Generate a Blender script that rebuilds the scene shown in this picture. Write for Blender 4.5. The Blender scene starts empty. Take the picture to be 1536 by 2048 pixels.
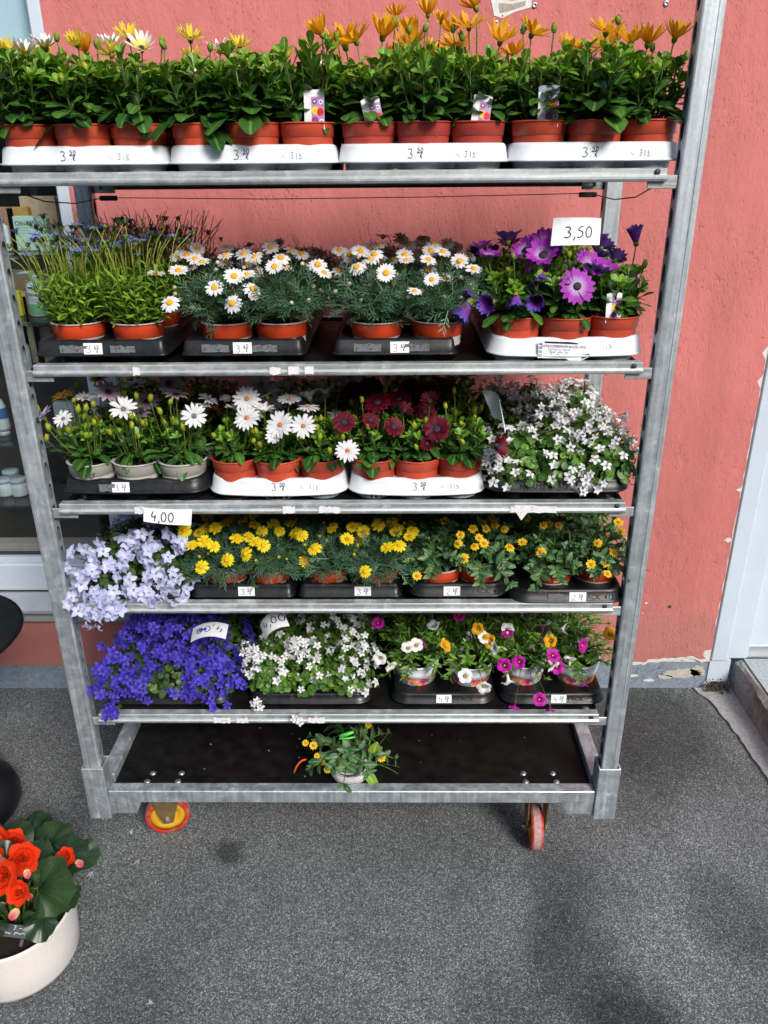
import bpy, math, random
import numpy as np
from mathutils import Matrix, Vector

# ------------------------------------------------------------------ camera, light, exposure
scene = bpy.context.scene
COL = scene.collection
cam_data = bpy.data.cameras.new("camera")
cam = bpy.data.objects.new("camera", cam_data)
COL.objects.link(cam)
cam.location = (0.1108, -1.5713, 1.7614)
cam_data.sensor_fit = 'HORIZONTAL'
cam_data.sensor_width = 36.0
cam_data.lens = 37.2116
cam.rotation_euler = Matrix(((0.999930, 0.002800, 0.011518), (0.009405, 0.404019, -0.914702), (-0.007215, 0.914746, 0.403964))).to_euler()
cam_data.clip_start = 0.05
cam_data.clip_end = 300
scene.camera = cam

SUN_EL, SUN_AZ = math.radians(37), math.radians(150)     # azimuth clockwise from north (+Y)
world = bpy.data.worlds.new("World")
scene.world = world
world.use_nodes = True
wn = world.node_tree
bg = wn.nodes["Background"]
sky = wn.nodes.new("ShaderNodeTexSky")
sky.sky_type = 'NISHITA'
sky.sun_disc = False
sky.sun_elevation = SUN_EL
sky.sun_rotation = SUN_AZ
sky.air_density = 1.0
sky.dust_density = 3.0
sky.ozone_density = 1.0
wn.links.new(sky.outputs[0], bg.inputs[0])
bg.inputs[1].default_value = 0.085
sun_data = bpy.data.lights.new("sun", 'SUN')
sun_data.energy = 1.5
sun_data.angle = math.radians(19)
sun_data.color = (1.0, 0.965, 0.92)
sun = bpy.data.objects.new("sun", sun_data)
COL.objects.link(sun)
sd = Vector((math.sin(SUN_AZ) * math.cos(SUN_EL), math.cos(SUN_AZ) * math.cos(SUN_EL), math.sin(SUN_EL)))
sun.rotation_euler = (-sd).to_track_quat('-Z', 'Y').to_euler()
sun.location = (3, -6, 8)
scene.view_settings.view_transform = 'Standard'
scene.view_settings.look = 'None'
scene.view_settings.exposure = 1.2
scene.view_settings.gamma = 1.0
scene.view_settings.use_curve_mapping = False
scene.cycles.max_bounces = 8
scene.cycles.transparent_max_bounces = 8
scene.cycles.caustics_reflective = False
scene.cycles.caustics_refractive = False

rng = random.Random(7)
PI = math.pi

# ------------------------------------------------------------------ mesh helpers
class T:
    """a small template mesh: vertices, faces, uv per vertex"""
    def __init__(s, v, f, uv=None):
        s.v = np.asarray(v, float).reshape(-1, 3)
        s.f = [tuple(q) for q in f]
        s.uv = np.zeros((len(s.v), 2)) if uv is None else np.asarray(uv, float).reshape(-1, 2)

class Geo:
    def __init__(s):
        s.V = []; s.F = []; s.UV = []; s.MI = []; s.R = []; s.n = 0
    def add(s, t, M=None, mi=0, rnd=0.0):
        v = t.v
        if M is not None:
            M = np.asarray(M)
            v = v @ M[:3, :3].T + M[:3, 3]
        n = s.n
        s.V.append(v); s.UV.append(t.uv); s.R.append(np.full(len(v), rnd))
        for f in t.f:
            s.F.append(tuple(i + n for i in f))
        s.MI += [mi] * len(t.f)
        s.n += len(v)
        return s
    def build(s, name, mats, smooth=True):
        me = bpy.data.meshes.new(name)
        V = np.vstack(s.V); UV = np.vstack(s.UV); R = np.concatenate(s.R)
        me.from_pydata(V.tolist(), [], s.F)
        if not isinstance(mats, (list, tuple)):
            mats = [mats]
        for m in mats:
            me.materials.append(m)
        me.polygons.foreach_set("material_index", s.MI)
        me.polygons.foreach_set("use_smooth", [smooth] * len(s.F))
        uvl = me.uv_layers.new(name="UVMap")
        li = np.empty(len(me.loops), dtype=np.int32)
        me.loops.foreach_get("vertex_index", li)
        uvl.data.foreach_set("uv", UV[li].astype(np.float32).ravel())
        at = me.attributes.new("rnd", 'FLOAT', 'POINT')
        at.data.foreach_set("value", R.astype(np.float32))
        me.update()
        return me

def nrm(a):
    a = np.asarray(a, float)
    return a / (np.linalg.norm(a) + 1e-12)

def frame_y(pos, ydir, zhint=(0, 0, 1), s=1.0, sx=None):
    """matrix whose Y axis runs along ydir (leaves)"""
    y = nrm(ydir); z = np.asarray(zhint, float)
    z = z - y * z.dot(y)
    if np.linalg.norm(z) < 1e-4:
        z = np.array((1.0, 0, 0)) - y * y[0]
    z = nrm(z); x = np.cross(y, z)
    M = np.eye(4)
    M[:3, 0] = x * (sx or s); M[:3, 1] = y * s; M[:3, 2] = z * s; M[:3, 3] = pos
    return M

def frame_z(pos, zdir, spin=0.0, s=1.0):
    """matrix whose Z axis runs along zdir (flower heads)"""
    z = nrm(zdir)
    h = np.array((0, 1.0, 0)) if abs(z[1]) < .9 else np.array((1.0, 0, 0))
    x = nrm(np.cross(h, z)); y = np.cross(z, x)
    c, q = math.cos(spin), math.sin(spin)
    M = np.eye(4)
    M[:3, 0] = (x * c + y * q) * s; M[:3, 1] = (y * c - x * q) * s; M[:3, 2] = z * s; M[:3, 3] = pos
    return M

def MT(x=0, y=0, z=0, s=1.0, rz=0.0):
    M = np.eye(4); c, q = math.cos(rz), math.sin(rz)
    M[:3, :3] = np.array(((c, -q, 0), (q, c, 0), (0, 0, 1))) * s
    M[:3, 3] = (x, y, z)
    return M

def box(x0, x1, y0, y1, z0, z1):
    v = [(x, y, z) for z in (z0, z1) for y in (y0, y1) for x in (x0, x1)]
    f = [(0, 2, 3, 1), (4, 5, 7, 6), (0, 1, 5, 4), (2, 6, 7, 3), (0, 4, 6, 2), (1, 3, 7, 5)]
    uv = [((x - x0) / max(1e-9, x1 - x0), (z - z0) / max(1e-9, z1 - z0)) for z in (z0, z1) for y in (y0, y1) for x in (x0, x1)]
    return T(v, f, uv)

def bbox(x0, x1, y0, y1, z0, z1, b=0.003):
    """box with chamfered edges"""
    V = []; idx = {}
    xs, ys, zs = (x0, x1), (y0, y1), (z0, z1)
    def add(p):
        V.append(p); return len(V) - 1
    for i in (0, 1):
        for j in (0, 1):
            for k in (0, 1):
                sx, sy, sz = (b, -b)[i], (b, -b)[j], (b, -b)[k]
                idx[i, j, k, 0] = add((xs[i], ys[j] + sy, zs[k] + sz))
                idx[i, j, k, 1] = add((xs[i] + sx, ys[j], zs[k] + sz))
                idx[i, j, k, 2] = add((xs[i] + sx, ys[j] + sy, zs[k]))
    F = []
    q = idx
    for a in (0, 1):
        o = (lambda L: L if a else L[::-1])
        F.append(o([q[a, 0, 0, 0], q[a, 1, 0, 0], q[a, 1, 1, 0], q[a, 0, 1, 0]]))
        F.append(o([q[0, a, 0, 1], q[0, a, 1, 1], q[1, a, 1, 1], q[1, a, 0, 1]]))
        F.append(o([q[0, 0, a, 2], q[1, 0, a, 2], q[1, 1, a, 2], q[0, 1, a, 2]]))
    for a in (0, 1):
        for c in (0, 1):
            F.append([q[a, c, 0, 0], q[a, c, 1, 0], q[a, c, 1, 1], q[a, c, 0, 1]][:: (1 if a != c else -1)])
            F.append([q[a, 0, c, 0], q[a, 1, c, 0], q[a, 1, c, 2], q[a, 0, c, 2]][:: (-1 if a != c else 1)])
            F.append([q[0, a, c, 1], q[1, a, c, 1], q[1, a, c, 2], q[0, a, c, 2]][:: (1 if a != c else -1)])
            for d in (0, 1):
                F.append([q[a, c, d, 0], q[a, c, d, 1], q[a, c, d, 2]][:: (1 if (a + c + d) % 2 else -1)])
    return T(V, F)

def lathe(prof, n=24, cap0=False, cap1=False):
    v = []; f = []; uv = []
    m = len(prof)
    for i in range(n):
        a = 2 * PI * i / n
        for j, (r, z) in enumerate(prof):
            v.append((r * math.cos(a), r * math.sin(a), z)); uv.append((i / n, j / (m - 1)))
    for i in range(n):
        k = (i + 1) % n
        for j in range(m - 1):
            f.append((i * m + j, k * m + j, k * m + j + 1, i * m + j + 1))
    if cap0: f.append(tuple(i * m for i in range(n))[::-1])
    if cap1: f.append(tuple(i * m + m - 1 for i in range(n)))
    return T(v, f, uv)

def tube(pts, r0, r1=None, n=5):
    r1 = r0 if r1 is None else r1
    P = np.asarray(pts, float); m = len(P)
    v = []; f = []; uv = []
    up = np.array((0.31, 0.17, 0.93))
    for j in range(m):
        d = nrm(P[min(j + 1, m - 1)] - P[max(j - 1, 0)])
        x = np.cross(d, up)
        x = nrm(x) if np.linalg.norm(x) > 1e-3 else np.array((1.0, 0, 0))
        y = np.cross(d, x)
        r = r0 + (r1 - r0) * j / (m - 1)
        for i in range(n):
            a = 2 * PI * i / n
            v.append(P[j] + (x * math.cos(a) + y * math.sin(a)) * r); uv.append((i / n, j / (m - 1)))
    for j in range(m - 1):
        for i in range(n):
            k = (i + 1) % n
            f.append((j * n + i, j * n + k, j * n + n + k, j * n + n + i))
    f.append(tuple(range(n))[::-1]); f.append(tuple(range((m - 1) * n, m * n)))
    return T(v, f, uv)

def bez(a, b, c, n=6):
    a, b, c = (np.asarray(q, float) for q in (a, b, c))
    return [a * (1 - t) ** 2 + b * 2 * t * (1 - t) + c * t * t for t in np.linspace(0, 1, n)]

def blade(L, W, prof, ns=5, fold=.12, curl=.15, wav=0.0, phase=0.0, rise=0.0):
    """leaf / petal along +Y from the origin, face up (+Z); prof = [(t, w 0..1)]"""
    ts = np.linspace(0, 1, ns + 1)
    pt, pw = zip(*prof)
    v = []; uv = []; f = []
    for t in ts:
        w = np.interp(t, pt, pw) * W / 2
        z = rise * L * t - curl * L * t * t
        e = fold * w * 2 + wav * W * math.sin(t * 9 + phase)
        e2 = fold * w * 2 + wav * W * math.sin(t * 8 + phase + 2)
        y = L * t * (1 - .12 * abs(curl) * t)
        v += [(-w, y, z + e), (0, y, z), (w, y, z + e2)]
        uv += [(.5 - .5 * w / (W / 2), t), (.5, t), (.5 + .5 * w / (W / 2), t)]
    for i in range(ns):
        a = i * 3
        f += [(a, a + 1, a + 4, a + 3), (a + 1, a + 2, a + 5, a + 4)]
    return T(v, f, uv)

P_SPAT = [(0, .18), (.2, .24), (.4, .52), (.62, .93), (.8, 1), (.92, .86), (1, .38)]
P_LANCE = [(0, .15), (.15, .5), (.4, 1), (.7, .75), (1, .04)]
P_OVATE = [(0, .2), (.15, .75), (.4, 1), (.7, .82), (.9, .45), (1, .12)]
P_ROUND = [(0, .5), (.12, .9), (.35, 1), (.7, .9), (.9, .55), (1, .15)]
P_PETAL = [(0, .45), (.25, .8), (.6, 1), (.85, .82), (1, .22)]
P_PET2 = [(0, .35), (.3, .75), (.65, 1), (.88, .7), (1, .1)]
P_STAR = [(0, .5), (.35, .95), (.66, .92), (.88, .5), (1, .12)]

def petals(n, L, W, elev=10, r0=.004, prof=P_PETAL, curl=.15, fold=.1, jit=6, seed=0, ns=4, rows=1, lenj=.08):
    r = random.Random(seed); g = Geo()
    for k in range(rows):
        for i in range(n):
            a = 2 * PI * (i + .5 * k) / n + math.radians(r.uniform(-jit, jit))
            e = math.radians(elev + 7 * k + r.uniform(-jit, jit))
            d = np.array((math.cos(a) * math.cos(e), math.sin(a) * math.cos(e), math.sin(e)))
            up = np.array((-math.cos(a) * math.sin(e), -math.sin(a) * math.sin(e), math.cos(e)))
            p = np.array((math.cos(a) * r0, math.sin(a) * r0, .0006 * k + r.uniform(0, .0006)))
            t = blade(L * (1 - .1 * k) * r.uniform(1 - lenj, 1 + lenj * .4), W, prof, ns, fold, curl * r.uniform(.4, 1.5))
            g.add(t, frame_y(p, d, up), 0, r.random())
    return g

def calyx(g, r, h, mi):
    g.add(lathe([(r * .15, -h), (r * .75, -h * .75), (r, -h * .2), (r * .95, .0008)], 8, True, False), None, mi, .5)

def ellipsoid(rx, ry, rz, n=8, m=5):
    v = []; f = []; uv = []
    for j in range(m + 1):
        b = -PI / 2 + PI * j / m
        for i in range(n):
            a = 2 * PI * i / n
            v.append((rx * math.cos(a) * math.cos(b), ry * math.sin(a) * math.cos(b), rz * math.sin(b))); uv.append((i / n, j / m))
    for j in range(m):
        for i in range(n):
            k = (i + 1) % n
            f.append((j * n + i, j * n + k, j * n + n + k, j * n + n + i))
    return T(v, f, uv)

# ------------------------------------------------------------------ object helpers
def link(name, mesh, parent=None, M=None, **props):
    o = bpy.data.objects.new(name, mesh)
    COL.objects.link(o)
    if parent is not None:
        o.parent = parent
    if M is not None:
        o.matrix_basis = Matrix(np.asarray(M).tolist())
    for k, w in props.items():
        o[k] = w
    return o

def thing(name, label, cat, loc=(0, 0, 0), rz=0.0, group=None):
    o = bpy.data.objects.new(name, None)
    COL.objects.link(o)
    o.empty_display_size = .05
    o.location = loc; o.rotation_euler = (0, 0, rz)
    o["label"] = label; o["category"] = cat
    if group: o["group"] = group
    return o

def part(name, t, mat, parent, M=None, smooth=False, **props):
    g = t if isinstance(t, Geo) else Geo().add(t)
    return link(name, g.build(name, mat, smooth), parent, M, **props)

# ------------------------------------------------------------------ materials
def nodes_of(name):
    m = bpy.data.materials.new(name); m.use_nodes = True
    nt = m.node_tree
    return m, nt, nt.nodes["Principled BSDF"], nt.nodes["Material Output"]

def N(nt, kind, **kw):
    n = nt.nodes.new(kind)
    for k, w in kw.items():
        setattr(n, k, w)
    return n

def rgba(c): return (c[0], c[1], c[2], 1)

def ramp(nt, stops, interp='LINEAR'):
    r = N(nt, "ShaderNodeValToRGB")
    cr = r.color_ramp; cr.interpolation = interp
    while len(cr.elements) < len(stops): cr.elements.new(.5)
    for e, (p, c) in zip(cr.elements, stops):
        e.position = p; e.color = rgba(c) if hasattr(c, '__len__') else (c, c, c, 1)
    return r

def noise(nt, scale, detail=4, rough=.55, coord=None, stretch=None):
    n = N(nt, "ShaderNodeTexNoise")
    n.inputs["Scale"].default_value = scale; n.inputs["Detail"].default_value = detail; n.inputs["Roughness"].default_value = rough
    if coord is None:
        coord = N(nt, "ShaderNodeTexCoord").outputs["Object"]
    if stretch:
        mp = N(nt, "ShaderNodeMapping"); mp.inputs["Scale"].default_value = stretch
        nt.links.new(coord, mp.inputs[0]); coord = mp.outputs[0]
    nt.links.new(coord, n.inputs["Vector"])
    return n

def mixc(nt, fac, a, b, mode='MIX'):
    m = N(nt, "ShaderNodeMix", data_type='RGBA', blend_type=mode)
    for sock, val in ((m.inputs[0], fac), (m.inputs[6], a), (m.inputs[7], b)):
        if hasattr(val, 'links'): nt.links.new(val, sock)
        elif hasattr(val, '__len__'): sock.default_value = rgba(val)
        else: sock.default_value = val
    return m.outputs[2]

def bump(nt, bs, h, strength=.3, dist=.002, nrm_in=None):
    b = N(nt, "ShaderNodeBump"); b.inputs["Strength"].default_value = strength; b.inputs["Distance"].default_value = dist
    nt.links.new(h, b.inputs["Height"])
    if nrm_in is not None: nt.links.new(nrm_in, b.inputs["Normal"])
    nt.links.new(b.outputs[0], bs.inputs["Normal"])
    return b.outputs[0]

def plain(name, c, rough=.5, metal=0.0, var=.12, nscale=40, bmp=.0, spec=.5, dirt=None, coat=0.0, transl=0.0, objvar=0.0):
    m, nt, bs, out = nodes_of(name)
    n1 = noise(nt, nscale, 5)
    d = tuple(x * (1 - var) for x in c); l = tuple(min(1, x * (1 + var)) for x in c)
    col = ramp(nt, [(.3, d), (.7, l)]); nt.links.new(n1.outputs[0], col.inputs[0])
    res = col.outputs[0]
    if dirt:
        n2 = noise(nt, dirt[1], 8, .7)
        r2 = ramp(nt, [(dirt[2], 0), (min(1, dirt[2] + .12), 1)]); nt.links.new(n2.outputs[0], r2.inputs[0])
        res = mixc(nt, r2.outputs[0], res, dirt[0])
    if objvar:
        oi = N(nt, "ShaderNodeObjectInfo"); ov = ramp(nt, [(0, 1 - objvar), (1, 1 + objvar * .4)]); nt.links.new(oi.outputs["Random"], ov.inputs[0])
        res = mixc(nt, 1.0, res, ov.outputs[0], 'MULTIPLY')
    nt.links.new(res, bs.inputs["Base Color"])
    rr = ramp(nt, [(.3, max(0, rough - .08)), (.7, min(1, rough + .1))]); nt.links.new(n1.outputs[0], rr.inputs[0])
    nt.links.new(rr.outputs[0], bs.inputs["Roughness"])
    bs.inputs["Metallic"].default_value = metal
    bs.inputs["Specular IOR Level"].default_value = spec
    bs.inputs["Coat Weight"].default_value = coat
    if bmp: bump(nt, bs, n1.outputs[0], bmp, .001)
    if transl:                                              # thin light-passing plastic
        tr = N(nt, "ShaderNodeBsdfTranslucent"); nt.links.new(res, tr.inputs[0])
        mx = N(nt, "ShaderNodeMixShader"); mx.inputs[0].default_value = transl
        nt.links.new(bs.outputs[0], mx.inputs[1]); nt.links.new(tr.outputs[0], mx.inputs[2]); nt.links.new(mx.outputs[0], out.inputs[0])
    return m

def leaf_mat(name, dark, light, rough=.42, vein=.5, transl=.22, veincol=None):
    m, nt, bs, out = nodes_of(name)
    at = N(nt, "ShaderNodeAttribute", attribute_name="rnd")
    oi = N(nt, "ShaderNodeObjectInfo")
    ad = N(nt, "ShaderNodeMath", operation='ADD'); nt.links.new(at.outputs["Fac"], ad.inputs[0]); nt.links.new(oi.outputs["Random"], ad.inputs[1])
    fr = N(nt, "ShaderNodeMath", operation='FRACT'); nt.links.new(ad.outputs[0], fr.inputs[0])
    mid = tuple((a * 2 + b) / 3 for a, b in zip(dark, light))
    rp = ramp(nt, [(0, dark), (.6, mid), (1, light)]); nt.links.new(fr.outputs[0], rp.inputs[0])
    uv = N(nt, "ShaderNodeUVMap"); sp = N(nt, "ShaderNodeSeparateXYZ"); nt.links.new(uv.outputs[0], sp.inputs[0])
    s1 = N(nt, "ShaderNodeMath", operation='SUBTRACT'); s1.inputs[1].default_value = .5; nt.links.new(sp.outputs[0], s1.inputs[0])
    s2 = N(nt, "ShaderNodeMath", operation='ABSOLUTE'); nt.links.new(s1.outputs[0], s2.inputs[0])
    vr = ramp(nt, [(0.0, vein), (.09, 0)]); nt.links.new(s2.outputs[0], vr.inputs[0])
    vc = veincol or tuple(min(1, c * 2.2 + .02) for c in light)
    col = mixc(nt, vr.outputs[0], rp.outputs[0], vc)
    n1 = noise(nt, 130, 3)
    nr = ramp(nt, [(.3, .75), (.7, 1.2)]); nt.links.new(n1.outputs[0], nr.inputs[0])
    col = mixc(nt, 1.0, col, nr.outputs[0], 'MULTIPLY')
    nt.links.new(col, bs.inputs["Base Color"])
    bs.inputs["Roughness"].default_value = rough
    bs.inputs["Specular IOR Level"].default_value = .4
    bump(nt, bs, n1.outputs[0], .25, .001)
    tr = N(nt, "ShaderNodeBsdfTranslucent")
    tc = mixc(nt, 1.0, col, (1.3, 1.5, .5), 'MULTIPLY'); nt.links.new(tc, tr.inputs[0])
    mx = N(nt, "ShaderNodeMixShader"); mx.inputs[0].default_value = transl
    nt.links.new(bs.outputs[0], mx.inputs[1]); nt.links.new(tr.outputs[0], mx.inputs[2]); nt.links.new(mx.outputs[0], out.inputs[0])
    return m

def petal_mat(name, stops, rough=.55, transl=.25, stripe=0.0, edge=None, var=.12, back=None):
    m, nt, bs, out = nodes_of(name)
    uv = N(nt, "ShaderNodeUVMap"); sp = N(nt, "ShaderNodeSeparateXYZ"); nt.links.new(uv.outputs[0], sp.inputs[0])
    rp = ramp(nt, stops); nt.links.new(sp.outputs[1], rp.inputs[0])
    col = rp.outputs[0]
    w = N(nt, "ShaderNodeMath", operation='MULTIPLY'); w.inputs[1].default_value = 26; nt.links.new(sp.outputs[0], w.inputs[0])
    sn = N(nt, "ShaderNodeMath", operation='SINE'); nt.links.new(w.outputs[0], sn.inputs[0])
    if stripe:
        sr = ramp(nt, [(0, 1 - stripe), (1, 1)]); nt.links.new(sn.outputs[0], sr.inputs[0])
        col = mixc(nt, 1.0, col, sr.outputs[0], 'MULTIPLY')
    if edge:
        s1 = N(nt, "ShaderNodeMath", operation='SUBTRACT'); s1.inputs[1].default_value = .5; nt.links.new(sp.outputs[0], s1.inputs[0])
        s2 = N(nt, "ShaderNodeMath", operation='ABSOLUTE'); nt.links.new(s1.outputs[0], s2.inputs[0])
        er = ramp(nt, [(.36, 0), (.5, .8)]); nt.links.new(s2.outputs[0], er.inputs[0])
        col = mixc(nt, er.outputs[0], col, edge)
    if back:
        ge = N(nt, "ShaderNodeNewGeometry")
        col = mixc(nt, ge.outputs["Backfacing"], col, back)
    at = N(nt, "ShaderNodeAttribute", attribute_name="rnd")
    oi = N(nt, "ShaderNodeObjectInfo")
    ad = N(nt, "ShaderNodeMath", operation='ADD'); nt.links.new(at.outputs["Fac"], ad.inputs[0]); nt.links.new(oi.outputs["Random"], ad.inputs[1])
    fr = N(nt, "ShaderNodeMath", operation='FRACT'); nt.links.new(ad.outputs[0], fr.inputs[0])
    vr = ramp(nt, [(0, 1 - var), (1, 1)]); nt.links.new(fr.outputs[0], vr.inputs[0])
    col = mixc(nt, 1.0, col, vr.outputs[0], 'MULTIPLY')
    nt.links.new(col, bs.inputs["Base Color"])
    bs.inputs["Roughness"].default_value = rough; bs.inputs["Specular IOR Level"].default_value = .25
    bump(nt, bs, sn.outputs[0], .15, .0006)
    tr = N(nt, "ShaderNodeBsdfTranslucent"); nt.links.new(col, tr.inputs[0])
    mx = N(nt, "ShaderNodeMixShader"); mx.inputs[0].default_value = transl
    nt.links.new(bs.outputs[0], mx.inputs[1]); nt.links.new(tr.outputs[0], mx.inputs[2]); nt.links.new(mx.outputs[0], out.inputs[0])
    return m

def steel_mat(name, base=(.42, .45, .47), rough=.42, streak=(30, 30, 3)):
    """zinc-coated steel: spangle patches, dull streaks, white rust, dark scuffs"""
    m, nt, bs, out = nodes_of(name)
    tc = N(nt, "ShaderNodeTexCoord").outputs["Object"]
    n1 = noise(nt, 1, 6, .7, tc, streak)
    vo = N(nt, "ShaderNodeTexVoronoi"); vo.inputs["Scale"].default_value = 160; nt.links.new(tc, vo.inputs["Vector"])
    c1 = ramp(nt, [(.28, tuple(x * .68 for x in base)), (.5, base), (.74, tuple(min(1, x * 1.32) for x in base))]); nt.links.new(n1.outputs[0], c1.inputs[0])
    vr = ramp(nt, [(0, .90), (1, 1.07)]); nt.links.new(vo.outputs["Color"], vr.inputs[0])
    col = mixc(nt, 1.0, c1.outputs[0], vr.outputs[0], 'MULTIPLY')
    n2 = noise(nt, 34, 9, .75, tc)
    r2 = ramp(nt, [(.60, 0), (.68, .75)]); nt.links.new(n2.outputs[0], r2.inputs[0])
    col = mixc(nt, r2.outputs[0], col, (.62, .66, .68))
    n3 = noise(nt, 22, 9, .8, tc, (1, 1, .35))
    r3 = ramp(nt, [(.64, 0), (.72, .6)]); nt.links.new(n3.outputs[0], r3.inputs[0])
    col = mixc(nt, r3.outputs[0], col, (.10, .12, .135))
    nt.links.new(col, bs.inputs["Base Color"])
    mr = ramp(nt, [(.45, .75), (.7, .25)]); nt.links.new(n2.outputs[0], mr.inputs[0]); nt.links.new(mr.outputs[0], bs.inputs["Metallic"])
    rr = ramp(nt, [(.3, rough), (.7, rough + .22)]); nt.links.new(n1.outputs[0], rr.inputs[0]); nt.links.new(rr.outputs[0], bs.inputs["Roughness"])
    bump(nt, bs, n2.outputs[0], .12, .0008)
    return m

M = {}
M['steel'] = steel_mat('zinc_steel', (.44, .49, .53), .40, (75, 75, 2.2))
M['rail'] = steel_mat('zinc_rail', (.50, .54, .54), .34, (2.2, 60, 90))
M['white_plastic'] = plain('white_tray_plastic', (.70, .75, .80), .42, 0, .04, 30, 0, .4, ((.46, .44, .40), 26, .68), 0, .12)
M['black_plastic'] = plain('black_tray_plastic', (.0075, .0085, .0105), .36, 0, .3, 60, .1, .35, ((.035, .036, .037), 30, .68))
M['black_board'] = plain('dark_film_board', (.007, .0065, .0065), .55, 0, .5, 25, .15, .18, ((.030, .028, .026), 18, .68))
M['terracotta'] = plain('terracotta_plastic', (.47, .062, .028), .42, 0, .12, 25, 0, .45, ((.22, .085, .05), 30, .58), 0, 0, .28)
M['terra_bright'] = plain('orange_plastic', (.60, .060, .016), .38, 0, .08, 25, 0, .45, ((.24, .08, .05), 34, .60), 0, 0, .2)
M['terra_dark'] = plain('dull_red_plastic', (.36, .045, .032), .42, 0, .12, 25, 0, .45)
M['rim_grey'] = plain('pale_pot_rim', (.42, .42, .42), .45)
M['grey_pot'] = plain('grey_pot_plastic', (.33, .32, .28), .45, 0, .08, 30, 0, .45)
M['soil'] = plain('potting_soil', (.018, .012, .008), .95, 0, .6, 300, 1.0, .2, ((.06, .04, .025), 160, .6))
M['paper'] = plain('paper', (.78, .81, .86), .7, 0, .02, 30)
M['worn_label'] = plain('worn_label', (.70, .71, .72), .7, 0, .05, 60, .2, .3, ((.30, .32, .33), 90, .56))
M['ink'] = plain('ink', (.012, .012, .018), .6)
M['dark_print'] = plain('dark_print', (.02, .02, .022), .5)
M['emboss_white'] = plain('embossed_white', (.66, .71, .76), .38)
M['emboss_black'] = plain('embossed_black', (.030, .032, .035), .3)
M['stem'] = leaf_mat('stem_green', (.07, .13, .018), (.16, .25, .04), .5, 0)
M['stem_pale'] = leaf_mat('stem_pale', (.30, .36, .05), (.46, .50, .10), .5, 0)
M['osteo'] = leaf_mat('leaf_spoon', (.016, .062, .012), (.072, .18, .026), .4)
M['osteo_tip'] = leaf_mat('leaf_young', (.075, .18, .016), (.19, .36, .035), .42)
M['felicia'] = leaf_mat('leaf_small_bright', (.10, .22, .014), (.27, .44, .04), .5, .2)
M['marg'] = leaf_mat('leaf_feathery', (.030, .085, .045), (.085, .17, .09), .5, .15)
M['camp'] = leaf_mat('leaf_round', (.038, .12, .018), (.15, .28, .04), .45, .2)
M['camp_dark'] = leaf_mat('leaf_round_dark', (.025, .07, .016), (.09, .17, .035), .45, .2)
M['sanv'] = leaf_mat('leaf_oval_dull', (.036, .10, .036), (.11, .21, .075), .5, .6)
M['cali'] = leaf_mat('leaf_narrow', (.04, .13, .018), (.16, .31, .035), .45, .5)
M['begonia'] = leaf_mat('leaf_begonia', (.010, .030, .012), (.030, .065, .022), .33, .5, .12, (.07, .13, .05))
M['lime'] = leaf_mat('leaf_lime', (.16, .26, .03), (.30, .40, .06), .45, .6)
M['bud'] = petal_mat('bud_green', [(0, (.07, .16, .02)), (.55, (.16, .28, .03)), (1, (.40, .46, .04))])
M['bud_yellow'] = petal_mat('bud_yellow', [(0, (.09, .18, .02)), (.45, (.24, .33, .025)), (1, (.52, .52, .04))])
M['bud_white'] = petal_mat('bud_white', [(0, (.30, .34, .12)), (.5, (.62, .60, .40)), (1, (.75, .72, .55))])
M['p_yellow'] = petal_mat('petal_lemon', [(0, (.80, .58, .02)), (.6, (.85, .68, .03)), (1, (.85, .74, .10))], stripe=.12, transl=.4, back=(.84, .70, .10))
M['p_whiteyel'] = petal_mat('petal_white_lemon', [(0, (.85, .62, .03)), (.4, (.84, .76, .25)), (.62, (.84, .84, .80)), (1, (.84, .84, .84))], stripe=.06)
M['p_orange'] = petal_mat('petal_orange', [(0, (.84, .30, .01)), (.4, (.93, .48, .01)), (1, (.95, .60, .03))], stripe=.22, transl=.45, back=(.90, .44, .015))
M['p_daisy'] = petal_mat('petal_daisy_white', [(0, (.74, .74, .66)), (.3, (.83, .83, .84)), (1, (.84, .84, .86))], stripe=.05)
M['p_white'] = petal_mat('petal_white', [(0, (.70, .71, .76)), (.3, (.80, .81, .84)), (1, (.82, .83, .86))], stripe=.08, back=(.58, .58, .58))
M['p_pinkish'] = petal_mat('petal_pale_pink', [(0, (.40, .20, .36)), (.4, (.72, .56, .66)), (1, (.74, .62, .68))], stripe=.25)
M['p_lilacd'] = petal_mat('petal_pale_lilac', [(0, (.50, .30, .10)), (.2, (.50, .42, .78)), (1, (.74, .70, .84))], stripe=.15)
M['p_purple'] = petal_mat('petal_purple', [(0, (.62, .50, .72)), (.28, (.56, .30, .66)), (.55, (.42, .03, .48)), (1, (.45, .03, .52))], stripe=.2, edge=(.55, .16, .60), back=(.20, .10, .40))
M['p_violet'] = petal_mat('petal_violet_blue', [(0, (.36, .03, .42)), (.5, (.26, .05, .46)), (1, (.14, .12, .56))], stripe=.25)
M['p_darkred'] = petal_mat('petal_dark_red', [(0, (.03, .003, .008)), (.4, (.12, .003, .016)), (1, (.19, .004, .026))], stripe=.3, back=(.09, .01, .022))
M['p_ydaisy'] = petal_mat('petal_daisy_yellow', [(0, (.82, .50, .005)), (.35, (.86, .70, .008)), (1, (.88, .76, .02))], stripe=.12)
M['p_sanv'] = petal_mat('petal_golden', [(0, (.80, .40, .005)), (.4, (.86, .60, .008)), (1, (.87, .64, .015))], stripe=.12)
M['p_felicia'] = petal_mat('petal_powder_blue', [(0, (.16, .20, .55)), (1, (.24, .32, .74))])
M['p_cw'] = petal_mat('bell_white', [(0, (.66, .70, .60)), (.4, (.80, .80, .84)), (1, (.83, .83, .87))])
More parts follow.
